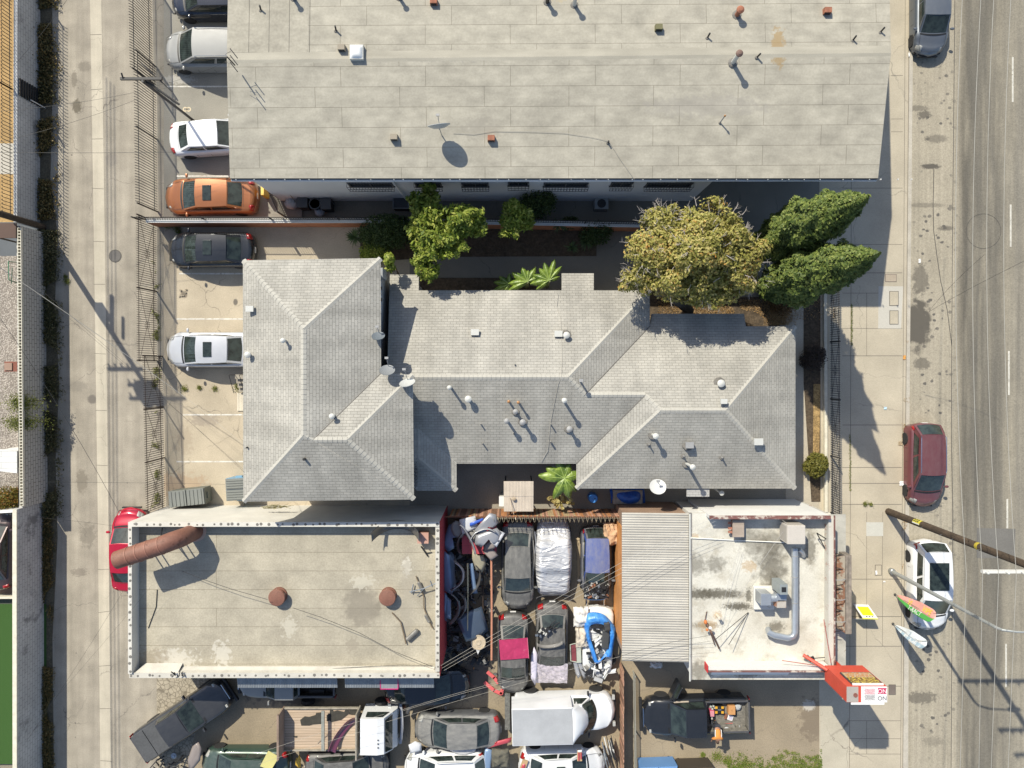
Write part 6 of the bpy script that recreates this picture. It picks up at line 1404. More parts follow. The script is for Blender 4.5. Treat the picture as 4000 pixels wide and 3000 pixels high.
wire(W(728,1556,4.2),W(952,1738,6.2),'thin pale cable continuing to the west corner of the two storey house roof',.009,WIREL,.1)
wire(W(0,1242,7),W(470,2010,5),'thin black cable slanting down across the alley from the left edge',.014,sag=.3)
wire(W(60,1045,6.5),W(955,1845,6.2),'dark twin cable crossing the gate toward the house roof, upper strand',.008,sag=.2)
wire(W(40,1050,6.5),W(955,1838,6.0),'dark twin cable crossing the gate toward the house roof, lower strand',.008,sag=.2)
wire(W(-20,1882,6),W(880,1892,4),'nearly level thin cable across the alley above the red car',.009,sag=.15)
wire(W(-20,436,6),W(535,359,5.5),'thin cable from the left edge to the black cross bars, upper one',.011)
wire(W(-20,560,6),W(535,388,5.5),'thin cable from the left edge to the black cross bars, lower one',.011)
wire(W(-20,595,6.5),W(680,594,6),'level black cable at the height of the white saloon car',.014,sag=.1)
wire(W(50,260,6),W(275,-20,6),'short black cable crossing the top left corner',.012,sag=.1)
wire(W(545,360,5.5),W(886,280,7),'thin cable from the black cross bars to the flat roof, lower one',.008); wire(W(545,350,5.5),W(886,240,7),'thin cable from the black cross bars to the flat roof, upper one',.008)
wire(W(140,2020,6),W(500,2062,4.4),'thin cable from the block wall to the parapet corner of the repair shop',.008,sag=.1)
wire(W(100,2900,5),W(480,2310,4.8),'long thin cable slanting up from the lawn wall to the shop, left strand',.008); wire(W(160,2790,5),W(590,2290,4.6),'faint cable slanting over the shop parapet',.006)
wire(W(3630,1215,5),W(3845,995,9),'faint dark cable over the road, steeper of two meeting at a point',.010); wire(W(3628,1218,5),W(4020,1010,9),'faint dark cable over the road, flatter of two meeting at a point',.012)
for i,(dx,dy) in enumerate(((0,0),(5,10),(12,19))):
    nm=('top','middle','bottom')[i]
    wire(W(1722+dx,2600+dy,4.6),W(2432,2195+dy*2.2,5.2),'%s strand of the three pale cables over the stored cars'%nm,.011,WIREL,.15); wire(W(2432,2195+dy*2.2,5.2),W(2795,2020+dy*1.6,5.4),'%s strand of the cables over the corrugated roof'%nm,.009,GREY,.1)
wire(W(1572,2772,3.2),W(2010,2648,3.8),'upper pale cable from the flatbed cab to the stored cars',.010,WIREL,.1); wire(W(1575,2776,3.2),W(2010,2656,3.8),'second pale cable from the flatbed cab to the stored cars',.010,WIREL,.1)
wire(W(1510,2820,3.4),W(2420,2565,4.2),'long pale cable from the flatbed cab toward the corrugated roof',.010,WIREL,.15)
wire(W(1000,2945,3.4),W(1500,2790,3.8),'pale cable over the wooden truck bed, upper strand',.009,WIREL,.1); wire(W(1010,2985,3.4),W(1500,2832,3.8),'pale cable over the wooden truck bed, lower strand',.009,WIREL,.1)
wire(W(2420,2565,4.2),W(2775,2482,4.6),'dark cable from the shed eave to the broken roof mast, upper strand',.013); wire(W(2420,2585,4.0),W(2775,2505,4.4),'dark cable from the shed eave to the broken roof mast, lower strand',.009)
wire(W(2620,2580,4),W(2795,2550,4.4),'short dark cable at the foot of the broken roof mast',.008)
for a_,b_,nm in (((2890,2135),(2800,2450),'left'),((2895,2135),(2820,2480),'middle'),((3060,2075),(2795,2470),'right')): wire(W(*a_,4.3),W(*b_,4.5),'thin grey cable over the stained white roof, %s of three'%nm,.008,GREY,.1)
for k_,sx_ in enumerate((416,431,446)):
    z_=9.4+.25*k_; x0_=(sx_-2000)/S-.541*z_; m=MB(); m.tube([(x0_,24,z_),(x0_+.42,-30,z_)],.022,5); o=m.build('power_line',WIRE); tag(o,'high power line casting the %s of three thin shadows down the alley'%('left','middle','right')[k_],'cable','power lines above the alley')
# ---- black T bars by the top fence panel
t=thing('gate_frame','black frame with two cross bars beside the topmost iron fence panel','frame',(*W(560,320,5.5).xy,0)); m=MB()
m.tube([(0,0,0),(0,0,5.6)],.07,7); m.build('post',IRON,t); m=MB(); m.box((-.1,.15,5.5),(2.0,.12,.12)); m.tube([(-.95,.1,5.5),(-.95,.35,5.7)],.04,5); m.tube([(0,.15,5.3),(1.5,-.9,5.0)],.06,5); m.tube([(-.1,.9,5.5),(1.3,-.4,5.3)],.03,5); m.build('cross_arm',IRON,t)
t=thing('roof_antenna','black antenna with three arms on the west edge of the flat grey roof','antenna',(*W(890,225,8.2).xy,7.4)); m=MB()
m.tube([(0,0,0),(0,0,.9)],.03,6); m.build('mast',IRON,t); m=MB()
for y in (.3,0,-.3): m.tube([(.1,y+.1,.8),(.45,y-.35,.85)],.022,5); m.tube([(-.15,y*.5,.75),(.15,y,.8)],.008,4)
m.build('antenna_arm',IRON,t)
# ---- roof furniture on the big flat roof
def rz_(x,y,z=6.9): 
    for _ in range(3):
        p=W(x,y,z); z=6.5+(RIDGEZ-6.5)*max(0,min(1,(p.y-sw.y)/(rw.y-sw.y))) if p.y<rw.y else zr(p.y)
    return W(x,y,z)
p=rz_(1396,210); t=thing('skylight','square domed white skylight on the flat grey roof','skylight',(p.x,p.y,p.z)); m=MB(); m.box((0,0,.10),(.62,.66,.22)); m.build('kerb',surf('skylight_kerb',(.5,.5,.47),.7),t)
m=MB(); m.grid(lambda u,v:Vector((lerp(-.28,.28,u),lerp(-.30,.30,v),.215+.14*(1-(2*u-1)**4)*(1-(2*v-1)**4))),10,10); m.build('dome',surf('acrylic_dome',(.78,.78,.76),.15,var=.02,coat=.5),t,smooth=True)
BV=surf('box_vent_tan',(.30,.26,.20),.8,var=.2); BVR=surf('box_vent_rust',(.30,.12,.07),.85,var=.3,vs=5)
for x,y,mt,lb_ in ((1337,192,BV,'tan box vent just left of the white skylight'),(1541,540,BV,'tan box vent left of the roof satellite dish'),(1919,544,BVR,'rusty box vent beside the pale cable on the flat roof'),(2571,113,surf('box_vent_olive',(.15,.14,.07),.8),'olive box vent in the upper right part of the flat roof'),(3227,48,BVR,'rusty box vent nearest the top right corner of the flat roof'),(1695,12,BVR,'rusty box vent cut by the top edge, in the middle of the roof')):
    p=rz_(x,y); t=thing('box_vent',lb_,'roof vent',(p.x,p.y,p.z)); m=MB(); m.box((0,.0,.13),(.34,.26,.26),top=.92); m.build('hood',mt,t); m=MB(); m.box((0,-.135,.12),(.26,.01,.14)); m.build('opening',BLACK,t)
def rvent(x,y,h,r,mt,cap,lb_,lean=(0,0)):
    p=rz_(x,y); t=thing('roof_pipe',lb_,'vent pipe',(p.x,p.y,p.z)); m=MB(); m.tube([(0,0,-.1),(lean[0],lean[1],h)],r,10); m.build('pipe',mt,t,smooth=True)
    m=MB(); m.lathe((0,0,0),[(r*2.2,0),(r*1.8,.03),(r,.05)],10); m.build('flashing',MASTIC,t)
    if cap: m=MB(); m.lathe((lean[0],lean[1],h),[(r*1.6,0),(r*1.6,.06),(r*.8,.12),(0,.13)],12); m.build('cap',cap,t)
rvent(2862,245,.95,.10,PIPEW,surf('rust_cap',(.16,.10,.08),.7),'tall round stack with a rust streak on the right part of the flat roof')
rvent(2878,60,.5,.11,BVR,BVR,'rust brown round vent near the top right of the flat roof'); rvent(2762,150,.3,.04,IRON,None,'small black pipe above the rusty stack on the flat roof',(.05,.1)); rvent(2955,225,.3,.04,IRON,None,'small black pipe right of the rusty stack',(.08,.05))
rvent(3331,160,.3,.04,IRON,None,'lower of two black pipe stubs near the east roof edge',(.02,.1)); rvent(3438,128,.3,.04,IRON,None,'upper of two black pipe stubs near the east roof edge',(.05,.1)); rvent(2812,480,.55,.03,PIPEG,COPP,'thin leaning pipe in the lower right of the flat roof',(.06,.12))
rvent(2375,558,.25,.04,IRON,None,'small pipe at the bend of the pale roof cable'); rvent(2243,20,.7,.09,PIPEW,PIPEW,'pale round stack cut by the top edge, right of two'); rvent(2138,10,.6,.09,IRON,surf('olive_cap',(.2,.17,.08),.7),'dark round stack cut by the top edge, left of two')
rvent(1018,42,.3,.04,IRON,None,'small black pipe near the top left corner of the flat roof',(.06,.1)); rvent(1312,122,.35,.04,IRON,None,'small black pipe above the white skylight',(.05,.08)); rvent(1148,-5,.6,.08,PIPEG,PIPEG,'grey stack at the top edge, far left of the flat roof'); rvent(1560,-8,.6,.08,PIPEG,PIPEG,'grey stack at the top edge, above the skylight')
pts=[rz_(x,y)+Vector((0,0,.03)) for x,y in ((1770,520),(1850,525),(1930,512),(2100,516),(2200,520),(2310,536),(2378,552),(2420,620),(2478,702))]; m=MB(); m.tube(pts,.008,5); o=m.build('roof_cable',WIREL); tag(o,'pale cable snaking across the flat grey roof to its south edge','cable')
def dish(name,label,px,py,z,rad,aim,mast,mat,lnb=True,armlen=.55):
    """offset dish; aim = unit vector the bowl faces"""
    p=W(px,py,z+mast); t=thing('satellite_dish',label,'satellite dish',(p.x,p.y,z)); aim=Vector(aim).normalized(); m3=aim.to_track_quat('Z','Y').to_matrix()
    m=MB(); c=Vector((0,0,mast))
    m.lathe(c,[(rad*f,-.0+rad*.22*f*f) for f in (.02,.25,.5,.75,.92,1.0)]+[(rad*1.0,rad*.22-.02),(rad*.5,-.03),(.02,-.05)],24,m3); m.build('bowl',mat,t,smooth=True,angle=60)
    m=MB(); m.tube([(0,0,0),(0,0,mast*.7),tuple(c-aim*.08)],.025,7); m.build('mast',STEEL,t)
    if lnb:
        dn=(m3 @ Vector((0,-1,0))); e=c+aim*armlen+dn*rad*.2; s=c+dn*rad*.9; m=MB(); m.tube([tuple(s),tuple(e)],.018,6); m.box(tuple(e),(.16,.10,.08)); m.build('feed_arm',PIPEG,t)
    return t
DW=surf('dish_white',(.44,.45,.44),.4,var=.05); DG=surf('dish_grey',(.20,.21,.22),.45,var=.06)
p=rz_(1737,510); dish('d','big white satellite dish standing on the flat grey roof with a round shadow',1716,498,p.z,.52,(-.12,.95,.22),1.0,DW)
dish('d','small dark satellite dish on the east eave of the two storey house',1478,1316,6.3,.31,(0,.72,.6),.25,surf('dish_dark',(.12,.14,.16),.5))
dish('d','grey satellite dish at the inner corner where the house roofs meet, left one',1513,1450,6.2,.36,(.05,.75,.65),.55,DG,armlen=.75)
dish('d','white satellite dish next to the grey dish at the roof corner',1592,1500,6.1,.38,(-.15,.85,.45),.5,DW,armlen=.75)
dish('d','white oval satellite dish over the south eave of the single storey house',2569,1904,3.3,.42,(-.05,.55,.8),.4,surf('dish_bright',(.52,.52,.51),.4,var=.03))
m=MB(); m.box((*W(2575,1910,3.95).xy,0),(.01,.01,.01)) if False else None
pts=[T(2,1,x,y,lN(*T(2,1,x,y,4).xy)+.03) for x,y in ((300,245),(290,330),(315,400),(320,520),(325,650),(320,780))]+[T(2,1,x,y,lS(*T(2,1,x,y,4).xy)+.03) for x,y in ((300,830),(270,980),(250,1080),(240,1180),(232,1260),(190,1330))]
m=MB(); m.tube(pts,.010,4); o=m.build('roof_cable',surf('grey_cable',(.40,.38,.34),.7)); tag(o,'thin pale cable running down both slopes of the single storey roof','cable')
# ================================================================ ON THE REPAIR SHOP
TERR=surf('terracotta_duct',(.20,.09,.062),.65,var=.16,vs=2.5,fine=.12,fs=12,wear=((.12,.045,.028),2.2,.58))
def Ws(x,y,z): return W(500+x/3.66,2020+y/3.66,z)
t=thing('exhaust_duct','fat rust brown exhaust duct leaning out over the shop parapet','duct'); m=MB()
c0=W(722,2098,4.9); z1=5.55
A0=Vector((c0.x-.10,c0.y-.0,z1)); B0=W(455,2188,5.55)
m.tube([(A0.x+.05,A0.y,3.7),(A0.x+.05,A0.y,4.6),(A0.x-.05,A0.y-.02,5.1),(A0.x-.35,A0.y-.10,5.42),tuple(A0.lerp(B0,.25)),tuple(B0)],[.43,.43,.45,.45,.44,.43],20); m.build('duct',TERR,t,smooth=True)
m=MB()
d=(B0-A0).normalized()
for f in (.25,.45,.62,.78): c=A0.lerp(B0,f); m3=d.to_track_quat('Z','Y').to_matrix(); m.lathe(c,[(.42,-.025),(.455,-.025),(.455,.025),(.42,.025)],20,m3)
m.build('duct_seam',surf('duct_seam',(.26,.12,.085),.6),t,smooth=True)
m=MB(); m.lathe((0,0,0),[(.0,0),(.42,0),(.0,.01)],16,d.to_track_quat('Z','Y').to_matrix()); o=m.build('duct_mouth',BLACK,t); o.location=B0+d*.012
m=MB(); b1,b2=A0.lerp(B0,.05),A0.lerp(B0,.8); m.lathe((A0.x+.05,A0.y,3.6),[(.55,0),(.55,.05),(.40,.08)],16); m.build('flange',surf('pink_flange',(.55,.36,.27),.7),t)
m=MB(); 
for f in (.3,.75): c=A0.lerp(B0,f); m.tube([(c.x,c.y-.3,3.65),(c.x,c.y-.3,5.3)],.035,6); m.tube([(c.x,c.y+.3,3.65),(c.x,c.y+.3,5.3)],.035,6)
c=A0.lerp(B0,.35); m.tube([(c.x-.6,c.y+.5,3.65),(c.x,c.y,5.2)],.03,5); m.build('duct_stand',IRON,t)
for px_,lb_ in ((1079,'round rust brown turbine vent, left of two on the shop roof'),(1512,'round rust brown turbine vent, right of two on the shop roof')):
    p=W(px_,2337,4.1); t=thing('roof_turbine',lb_,'roof vent',(p.x,p.y,SZ)); m=MB(); m.lathe((0,0,0),[(.42,0),(.40,.06),(.34,.08),(.34,.42)],22); m.build('base',surf('rust_dark',(.17,.075,.05),.8,var=.3,vs=5),t,smooth=True)
    m=MB(); m.lathe((0,0,.36),[(.40,0),(.43,.05),(.40,.10),(.28,.13),(.0,.15)],22); m.build('cap',TERR,t,smooth=True)
    m=MB(); [m.box((.385*math.cos(a),.385*math.sin(a),.33),(.06,.03,.10),a) for a in (0.4,1.7,2.9,4.1,5.3)]; m.build('bracket',STEEL,t)
p=W(1652,2102,4.1); t=thing('roof_hatch_box','small square pink brown box at the north-east corner of the shop roof','roof box',(p.x,p.y,SZ)); m=MB(); m.box((0,0,.24),(.52,.50,.48)); m.build('box_body',surf('box_side',(.30,.17,.13),.7),t); m=MB(); m.box((0,0,.50),(.56,.54,.04)); m.build('lid',surf('pink_lid',(.46,.26,.20),.7),t)
MUF=surf('muffler_steel',(.24,.23,.21),.6,.5,var=.3,vs=5)
def pipe_thing(name,label,cat,pts,r,muff,mat=MUF):
    P=[W(x,y,SZ+.12) for x,y in pts]; t=thing(name,label,cat,(P[0].x,P[0].y,SZ)); o0=Vector((P[0].x,P[0].y,SZ)); m=MB(); m.tube([tuple(p-o0) for p in P],r,8); m.build('exhaust_pipe',surf('pipe_brown',(.20,.15,.10),.7,.3,var=.3,vs=6),t,smooth=True)
    for (x0,y0),(x1,y1),rad in muff:
        a,b_=W(x0,y0,SZ+.16)-o0,W(x1,y1,SZ+.16)-o0; m=MB(); m.tube([tuple(a),tuple(a.lerp(b_,.08)),tuple(a.lerp(b_,.92)),tuple(b_)],[rad*.5,rad,rad,rad*.5],10); m.build('muffler',mat,t,smooth=True)
pipe_thing('muffler','exhaust pipe ending in a long grey muffler, below the right turbine vent','exhaust',[(1531,2393),(1565,2430),(1578,2480),(1582,2498),(1586,2515)],.032,[((1588,2500),(1632,2460),.12)])
pipe_thing('muffler','exhaust pipe with two small silencers near the east parapet of the shop','exhaust',[(1625,2250),(1640,2290),(1655,2330),(1656,2375),(1668,2405),(1680,2435),(1690,2455)],.03,[((1634,2272),(1650,2308),.09),((1661,2400),(1678,2432),.085)])
t=thing('roof_antenna','bent aerial with crossed arms by the east parapet of the shop','antenna',(*W(1655,2300,4).xy,SZ)); m=MB(); m.tube([(-.75,-.25,.1),(0,0,.35),(.7,.35,.5)],.03,6); m.tube([(0,0,.35),(-.35,-.45,.1)],.025,5); m.tube([(-.55,.15,.15),(-.65,-.3,.15)],.03,5); m.tube([(.45,.1,.4),(.35,.45,.55)],.03,5); m.build('antenna_arm',STEEL,t)
def arc_bumper(label,px,py,z,rot,mat,Wd=1.65,dep=.5,h=.34,tilt=0,lowmat=None,strip=None,name='car_bumper',grille=False,cat='bumper',group=None):
    p=W(px,py,z+h/2); t=thing(name,label,cat,(p.x,p.y,z),R(rot),group); m=MB(); tl=Matrix.Rotation(R(tilt),3,'X')
    def f(u,v):
        a=2*u-1; x=a*Wd/2; y=-dep*abs(a)**2.6; pr=math.sin(v*math.pi)*.09
        return tl @ Vector((x*(1-.0*v),y+pr-(.05*v),h*v))
    m.grid(f,22,6); m.build('bumper_skin',mat,t,smooth=True,solid=.012,angle=80)
    if lowmat: m=MB(); m.grid(lambda u,v: f(u,.05+.25*v)+tl @ Vector((0,.03,0)),22,2); m.build('lower_lip',lowmat,t,smooth=True,solid=.02)
    if strip: m=MB(); m.grid(lambda u,v: f(.28+.44*u,.60+.22*v)+tl @ Vector((0,.025,0)),14,2); m.build('accent_strip',strip,t,smooth=True,solid=.02)
    if grille:
        m=MB()
        for k in range(4): v=.2+.14*k; m.tube([tuple(f(.25+.05*i,v)+tl @ Vector((0,.02,0))) for i in range(11)],.012,4)
        m.build('grille_bars',PIPEW,t)
    return t
JB=paint('junk_black',(.03,.03,.035),.4,.25,0); JW=paint('junk_white',(.62,.63,.66),.4,.2,0); JG=paint('junk_grey',(.16,.155,.15),.5,.5,0); JS=paint('junk_silver',(.36,.37,.40),.35,.2,.4); JBL=paint('junk_pale_blue',(.20,.30,.46),.4,.1,.2); JRED=paint('junk_red',(.45,.05,.07),.35,.1,.1); JT=paint('junk_brown',(.20,.16,.15),.5,.4,0)
arc_bumper('black and red front bumper with pale corners lying on the shop roof',1552,2072,SZ,0,JB,2.35,.95,.62,-62,JG,JRED,grille=True)
for s_,dx in ((-1,-72),(1,68)): pass
t=thing('roof_debris','scrap of bent black trim on the shop roof below the bumper','trim strip',(*W(1668,2160,SZ).xy,SZ)); m=MB(); m.tube([(-.3,.35,.05),(-.1,.1,.12),(.05,-.15,.06)],.04,5); m.tube([(0,0,.05),(.25,.05,.05)],.025,4); m.build('trim',BLACK,t)
t=thing('bent_wire_rod','thin bent black rod lying on the west part of the shop roof','rod',(*W(615,2330,SZ).xy,SZ)); m=MB(); m.tube([(.0,.35,.03),(-.05,-.5,.03),(-.45,-1.6,.03)],.018,5); m.build('rod',IRON,t)
m=MB(); pp=[W(x,y,4.4) for x,y in ((710,2230),(790,2262),(900,2300),(1045,2342))]; m.tube([tuple(p) for p in pp],.012,5); o=m.build('roof_cable',WIRE); tag(o,'black cable from the fat duct to the left turbine vent','cable')
m=MB(); pp=[W(x,y,4.4) for x,y in ((1145,2375),(1250,2410),(1400,2470),(1540,2545),(1690,2605))]; m.tube([tuple(p) for p in pp],.012,5); o=m.build('roof_cable',WIRE); tag(o,'black cable slanting from the left turbine vent to the south-east parapet corner','cable')
m=MB(); pp=[W(x,y,3.75) for x,y in ((1235,2622),(1290,2612),(1420,2605),(1560,2598),(1690,2600))]; m.tube([tuple(p) for p in pp],.012,5); o=m.build('roof_cable',WIRE); tag(o,'black cable lying along the south side of the shop roof','cable')
m=MB(); rr=random.Random(3)
for i in range(9): x=rr.uniform(-.25,.25); m.box((x,rr.uniform(-.1,.1),rr.uniform(.0,.1)),(rr.uniform(.08,.25),.04,.03),rr.uniform(0,3))
o=m.build('broken_coping',BLACK,loc=W(695,2632,4.3)); tag(o,'torn black flashing on the south parapet of the shop','scrap')
# ================================================================ ON THE RESTAURANT
def Wr(x,y,z=RZ): return W(2650+x/3.16,2000+y/3.16,z)
p=Wr(1460,285,4.9); t=thing('roof_cooler','beige box cooler with louvred sides on the white restaurant roof','cooler',(p.x,p.y,RZ)); BEI=surf('beige_enamel',(.50,.46,.41),.5,var=.08)
m=MB(); m.box((0,0,.65),(.88,.92,1.05)); m.build('cabinet',BEI,t,bevel=.02); m=MB()
for k in range(6): m.box((0,.465,.25+k*.14),(.76,.012,.05)); m.box((-.445,0,.25+k*.14),(.012,.76,.05))
m.build('louvre',surf('louvre_shadow',(.25,.23,.2),.7),t); m=MB(); [m.box((a,b_,.06),(.06,.06,.12)) for a in (-.38,.38) for b_ in (-.4,.4)]; m.build('foot',STEEL,t)
m=MB(); m.tube([(-.3,.45,.9),(-.7,.8,.5),(-1.2,.75,.1)],.012,4); m.build('water_hose',WIREL,t)
p=Wr(768,225,4.5); t=thing('roof_box','brown plywood topped box with three pipe stubs on the restaurant roof','roof box',(p.x,p.y,RZ)); m=MB(); m.box((0,0,.42),(.56,.84,.10)); m.build('top_board',surf('plywood_brown',(.33,.27,.22),.8,var=.15,streak=((1,9,1),.15)),t); m=MB(); m.box((0,0,.18),(.44,.7,.36)); m.build('box_body',RUST,t)
m=MB(); [m.box((-.33,y,.3),(.26,.10,.10)) for y in (.25,-.02,-.2)]; m.build('pipe_stub',surf('pipe_stub_rust',(.36,.15,.10),.7),t)
DUCT=surf('duct_galvanised',(.46,.49,.52),.35,.6,var=.08,vs=3,fine=.05)
t=thing('roof_duct','long round galvanised duct with elbows on the restaurant roof','duct'); m=MB(); zz=RZ+.45
a=Wr(1437,470,zz); b_=Wr(1437,1480,zz); c_=Wr(1180,1520,zz)
m.tube([tuple(Wr(1545,540,RZ+.1)),tuple(Wr(1530,495,RZ+.38)),tuple(Wr(1490,462,RZ+.48))],.11,12); m.tube([tuple(a+Vector((0,.1,0))),tuple(a),tuple(b_),tuple(b_+Vector((-.10,-.22,0))),tuple(b_+Vector((-.35,-.30,0))),tuple(c_),tuple(Wr(1120,1490,zz-.02)),tuple(Wr(1110,1455,RZ+.2)),tuple(Wr(1110,1450,RZ-.1))],.155,16); m.build('duct',DUCT,t,smooth=True)
m=MB()
for p0 in (Wr(1437,540,zz),Wr(1437,800,zz),Wr(1437,1120,zz)): m.lathe(p0,[(.158,-.02),(.168,-.02),(.168,.02),(.158,.02)],16,Matrix.Rotation(R(90),3,'X'))
m.build('duct_band',surf('duct_tape',(.30,.30,.30),.6),t)
p=Wr(1040,1045,RZ); t=thing('roof_curb','raised square white kerb under the exhaust fan','roof kerb',(p.x,p.y,RZ)); m=MB(); m.box((0,0,.12),(1.02,1.15,.24)); m.build('kerb',surf('kerb_white',(.64,.62,.57),.8,var=.12),t,bevel=.02)
p=Wr(1090,1090,4.9); t=thing('exhaust_fan','grey sheet metal exhaust fan with square stack and rusty hood on the restaurant roof','exhaust fan',(p.x,p.y,RZ+.24))
m=MB(); m.box((0,0,.45),(.50,.58,.85)); m.build('fan_housing',DUCT,t,bevel=.015); m=MB(); m.tube([(.25,0,.62),(.62,.02,.62)],.20,14); m.build('motor_drum',DUCT,t,smooth=True)
m=MB(); m.box((.72,.62,.72),(.38,.50,1.1)); m.build('square_stack',surf('stack_grey',(.30,.33,.33),.5,.3),t); m=MB(); m.box((.72,.62,1.28),(.22,.24,.01)); m.build('stack_mouth',BLACK,t)
m=MB(); m.box((.78,.12,.62),(.50,.34,.4)); m.build('link_box',DUCT,t); m=MB(); m.box((.80,-.28,.55),(.50,.34,.45),top=.9); m.build('rusty_hood',surf('rusty_hood',(.40,.37,.33),.6,var=.15,vs=4,wear=((.36,.14,.07),3,.5)),t)
m=MB(); m.tube([(.55,-.4,.3),(.35,-.6,.1),(.5,-.7,.05)],.012,4); m.build('conduit',WIREL,t)
def rpipe(x,y,h,r,mt,lb_):
    p=Wr(x,y); t=thing('roof_pipe',lb_,'vent pipe',(p.x,p.y,RZ)); m=MB(); m.tube([(0,0,0),(0,0,h)],r,10); m.build('pipe',mt,t,smooth=True); m=MB(); m.lathe((0,0,h),[(r*1.3,0),(r*1.3,.05),(0,.07)],10); m.build('cap',mt,t)
rpipe(475,1270,.45,.07,surf('cream_pipe',(.60,.52,.42),.6),'cream vent pipe left of the broken mast on the restaurant roof'); rpipe(1240,850,.3,.06,PIPEW,'short pale vent pipe above the square stack of the fan')
t=thing('roof_mast','broken rusty mast with orange insulators lying on the restaurant roof','mast',(*Wr(400,1470,4.4).xy,RZ)); m=MB(); m.tube([(-.15,.35,.15),(.05,-.1,.7),(.55,-1.05,.25)],.045,6); m.tube([(-.15,.35,.15),(-.02,.75,.05)],.02,5); m.tube([(-.02,.0,.5),(.35,-.9,.15)],.03,5); m.build('mast_pole',surf('mast_rust',(.12,.07,.05),.8,var=.3,vs=6),t)
m=MB(); m.blob((-.15,.30,.3),(.09,.12,.1),8); m.blob((-.10,-.05,.4),(.07,.07,.08),8); m.build('insulator',surf('orange_insulator',(.55,.16,.04),.5),t); m=MB(); m.blob((.02,.10,.55),(.09,.08,.08),8); m.build('insulator',WHITE,t)
for a_,b2,nm in (((860,1240),(460,1570),'left'),((865,1240),(620,1640),'right')):
    m=MB(); m.tube([tuple(Wr(*a_,RZ+.08)),tuple(Wr(*b2,RZ+.9))],.016,5); o=m.build('guy_wire',IRON); tag(o,'%s black guy rod of the broken mast, meeting the other at a roof eye'%nm,'guy wire')
m=MB(); m.tube([tuple(Wr(145,320,RZ+.06)),tuple(Wr(700,350,RZ+.06)),tuple(Wr(1305,375,RZ+.06))],.03,6); o=m.build('roof_conduit',surf('white_conduit',(.72,.71,.67),.5)); tag(o,'long white conduit running across the roof to the beige cooler','conduit')
for a_,b2,nm in (((1710,260),(1870,360),'short'),((1710,265),(1810,450),'long')):
    m=MB(); m.tube([tuple(Wr(*a_,RZ+.5)),tuple(Wr(*b2,RZ+.1))],.028,5); o=m.build('roof_strut',IRON); tag(o,'%s black strut beside the east parapet, right of the beige cooler'%nm,'strut')
# weathered sign box hung off the east front
p=W(3298,2320,3.9); t=thing('weathered_sign','long weathered sign box with peeling rust paint hung along the restaurant front','sign',(p.x,p.y,3.3))
yl=(W(0,2180,3.9).y-W(0,2486,3.9).y); m=MB(); m.box((.16,0,.35),(.30,yl,.75)); m.build('sign_top',surf('rotten_timber',(.20,.17,.14),.9,var=.35,vs=4,streak=((9,.5,1),.3)),t)
m=MB(); m.add([(-.20,-yl/2+.05,.10),(-.20,yl/2-.05,.10),(.0,yl/2-.05,.66),(.0,-yl/2+.05,.66)],[(3,2,1,0)]); m.build('sign_face',surf('peeling_rust_face',(.27,.14,.09),.85,var=.3,vs=3,streak=((8,.6,1),.2),wear=((.40,.36,.30),2.2,.46)),t,solid=.03)
m=MB(); 
for y in (-yl/2+.1,-.9,0.2,1.2,yl/2-.05): m.tube([(-.85,y,.45),(-.3,y+.05,.35),(.05,y,.60)],.025,5); m.tube([(-.85,y-.2,.3),(-.2,y,.6)],.018,4)
m.build('bracket',IRON,t)
for y in (-1.4,-.3,.7): m=MB(); m.tube([(-.6,y,.6),(-.25,y+.1,.95),(-.05,y+.1,.8)],.022,5); m.build('lamp_arm',PIPEG,t)
# fallen red braces
for a_,b2,nm in (((3218,2420),(3246,2590),'upright'),((3055,2580),(3225,2605),'level')):
    m=MB(); m.tube([tuple(W(*a_,4.6)),tuple(W(*b2,4.5))],.022,5); o=m.build('red_brace',surf('faded_red_brace',(.36,.13,.11),.7,var=.3)); tag(o,'thin faded red brace near the roof corner by the tall sign, the %s one'%nm,'brace')
t=thing('flood_light','small black flood light on a bracket at the south-east roof corner','lamp',(*W(3174,2578,4.3).xy,RZ)); m=MB(); m.box((0,0,.5),(.26,.22,.1),.3); m.build('lamp_housing',BLACK,t); m=MB(); m.tube([(0,0,0),(0,0,.45)],.02,5); m.tube([(0,0,.45),(.7,.05,.4)],.02,5); m.build('arm',IRON,t)
# ---- tall red pylon sign
SR=surf('sign_red',(.52,.068,.038),.55,var=.10,vs=1.5,fine=.06,fs=8)
TLs,TRs,BRs,BLs=W(3307,2682,6.8),W(3464,2680,6.8),W(3464,2742,6.8),W(3307,2734,6.8)
cs=(TLs+BRs)/2; t=thing('pylon_sign','tall bright red pylon sign with menu posters and a white notice on top','sign',(cs.x,cs.y,0))
wx=TRs.x-TLs.x; wy=TLs.y-BRs.y+.03; z0s,z1s=4.5,6.8
m=MB(); m.box((0,0,(z0s+z1s)/2),(wx,wy,z1s-z0s)); m.build('sign_box',SR,t)
m=MB(); m.tube([(.1,0,0),(.1,0,z0s)],.14,12); m.build('mast',SR,t); m=MB(); m.tube([(-wx/2,wy/2-.1,z0s+.3),(-wx/2-.9,wy/2+.35,4.1)],.09,8); m.build('brace',SR,t)
m=MB(); m.box((-wx/2+.27,0,z1s+.006),(.54+.0,wy-.03,.012)); m.build('top_plate',surf('dusty_grey_plate',(.34,.31,.28),.8,var=.15),t); m=MB(); m.lathe((-wx/2+.40,-.03,z1s+.012),[(.10,0),(.10,.03),(.07,.03),(.07,.005),(0,.005)],14); m.build('port',surf('port_rust',(.22,.09,.07),.7),t)
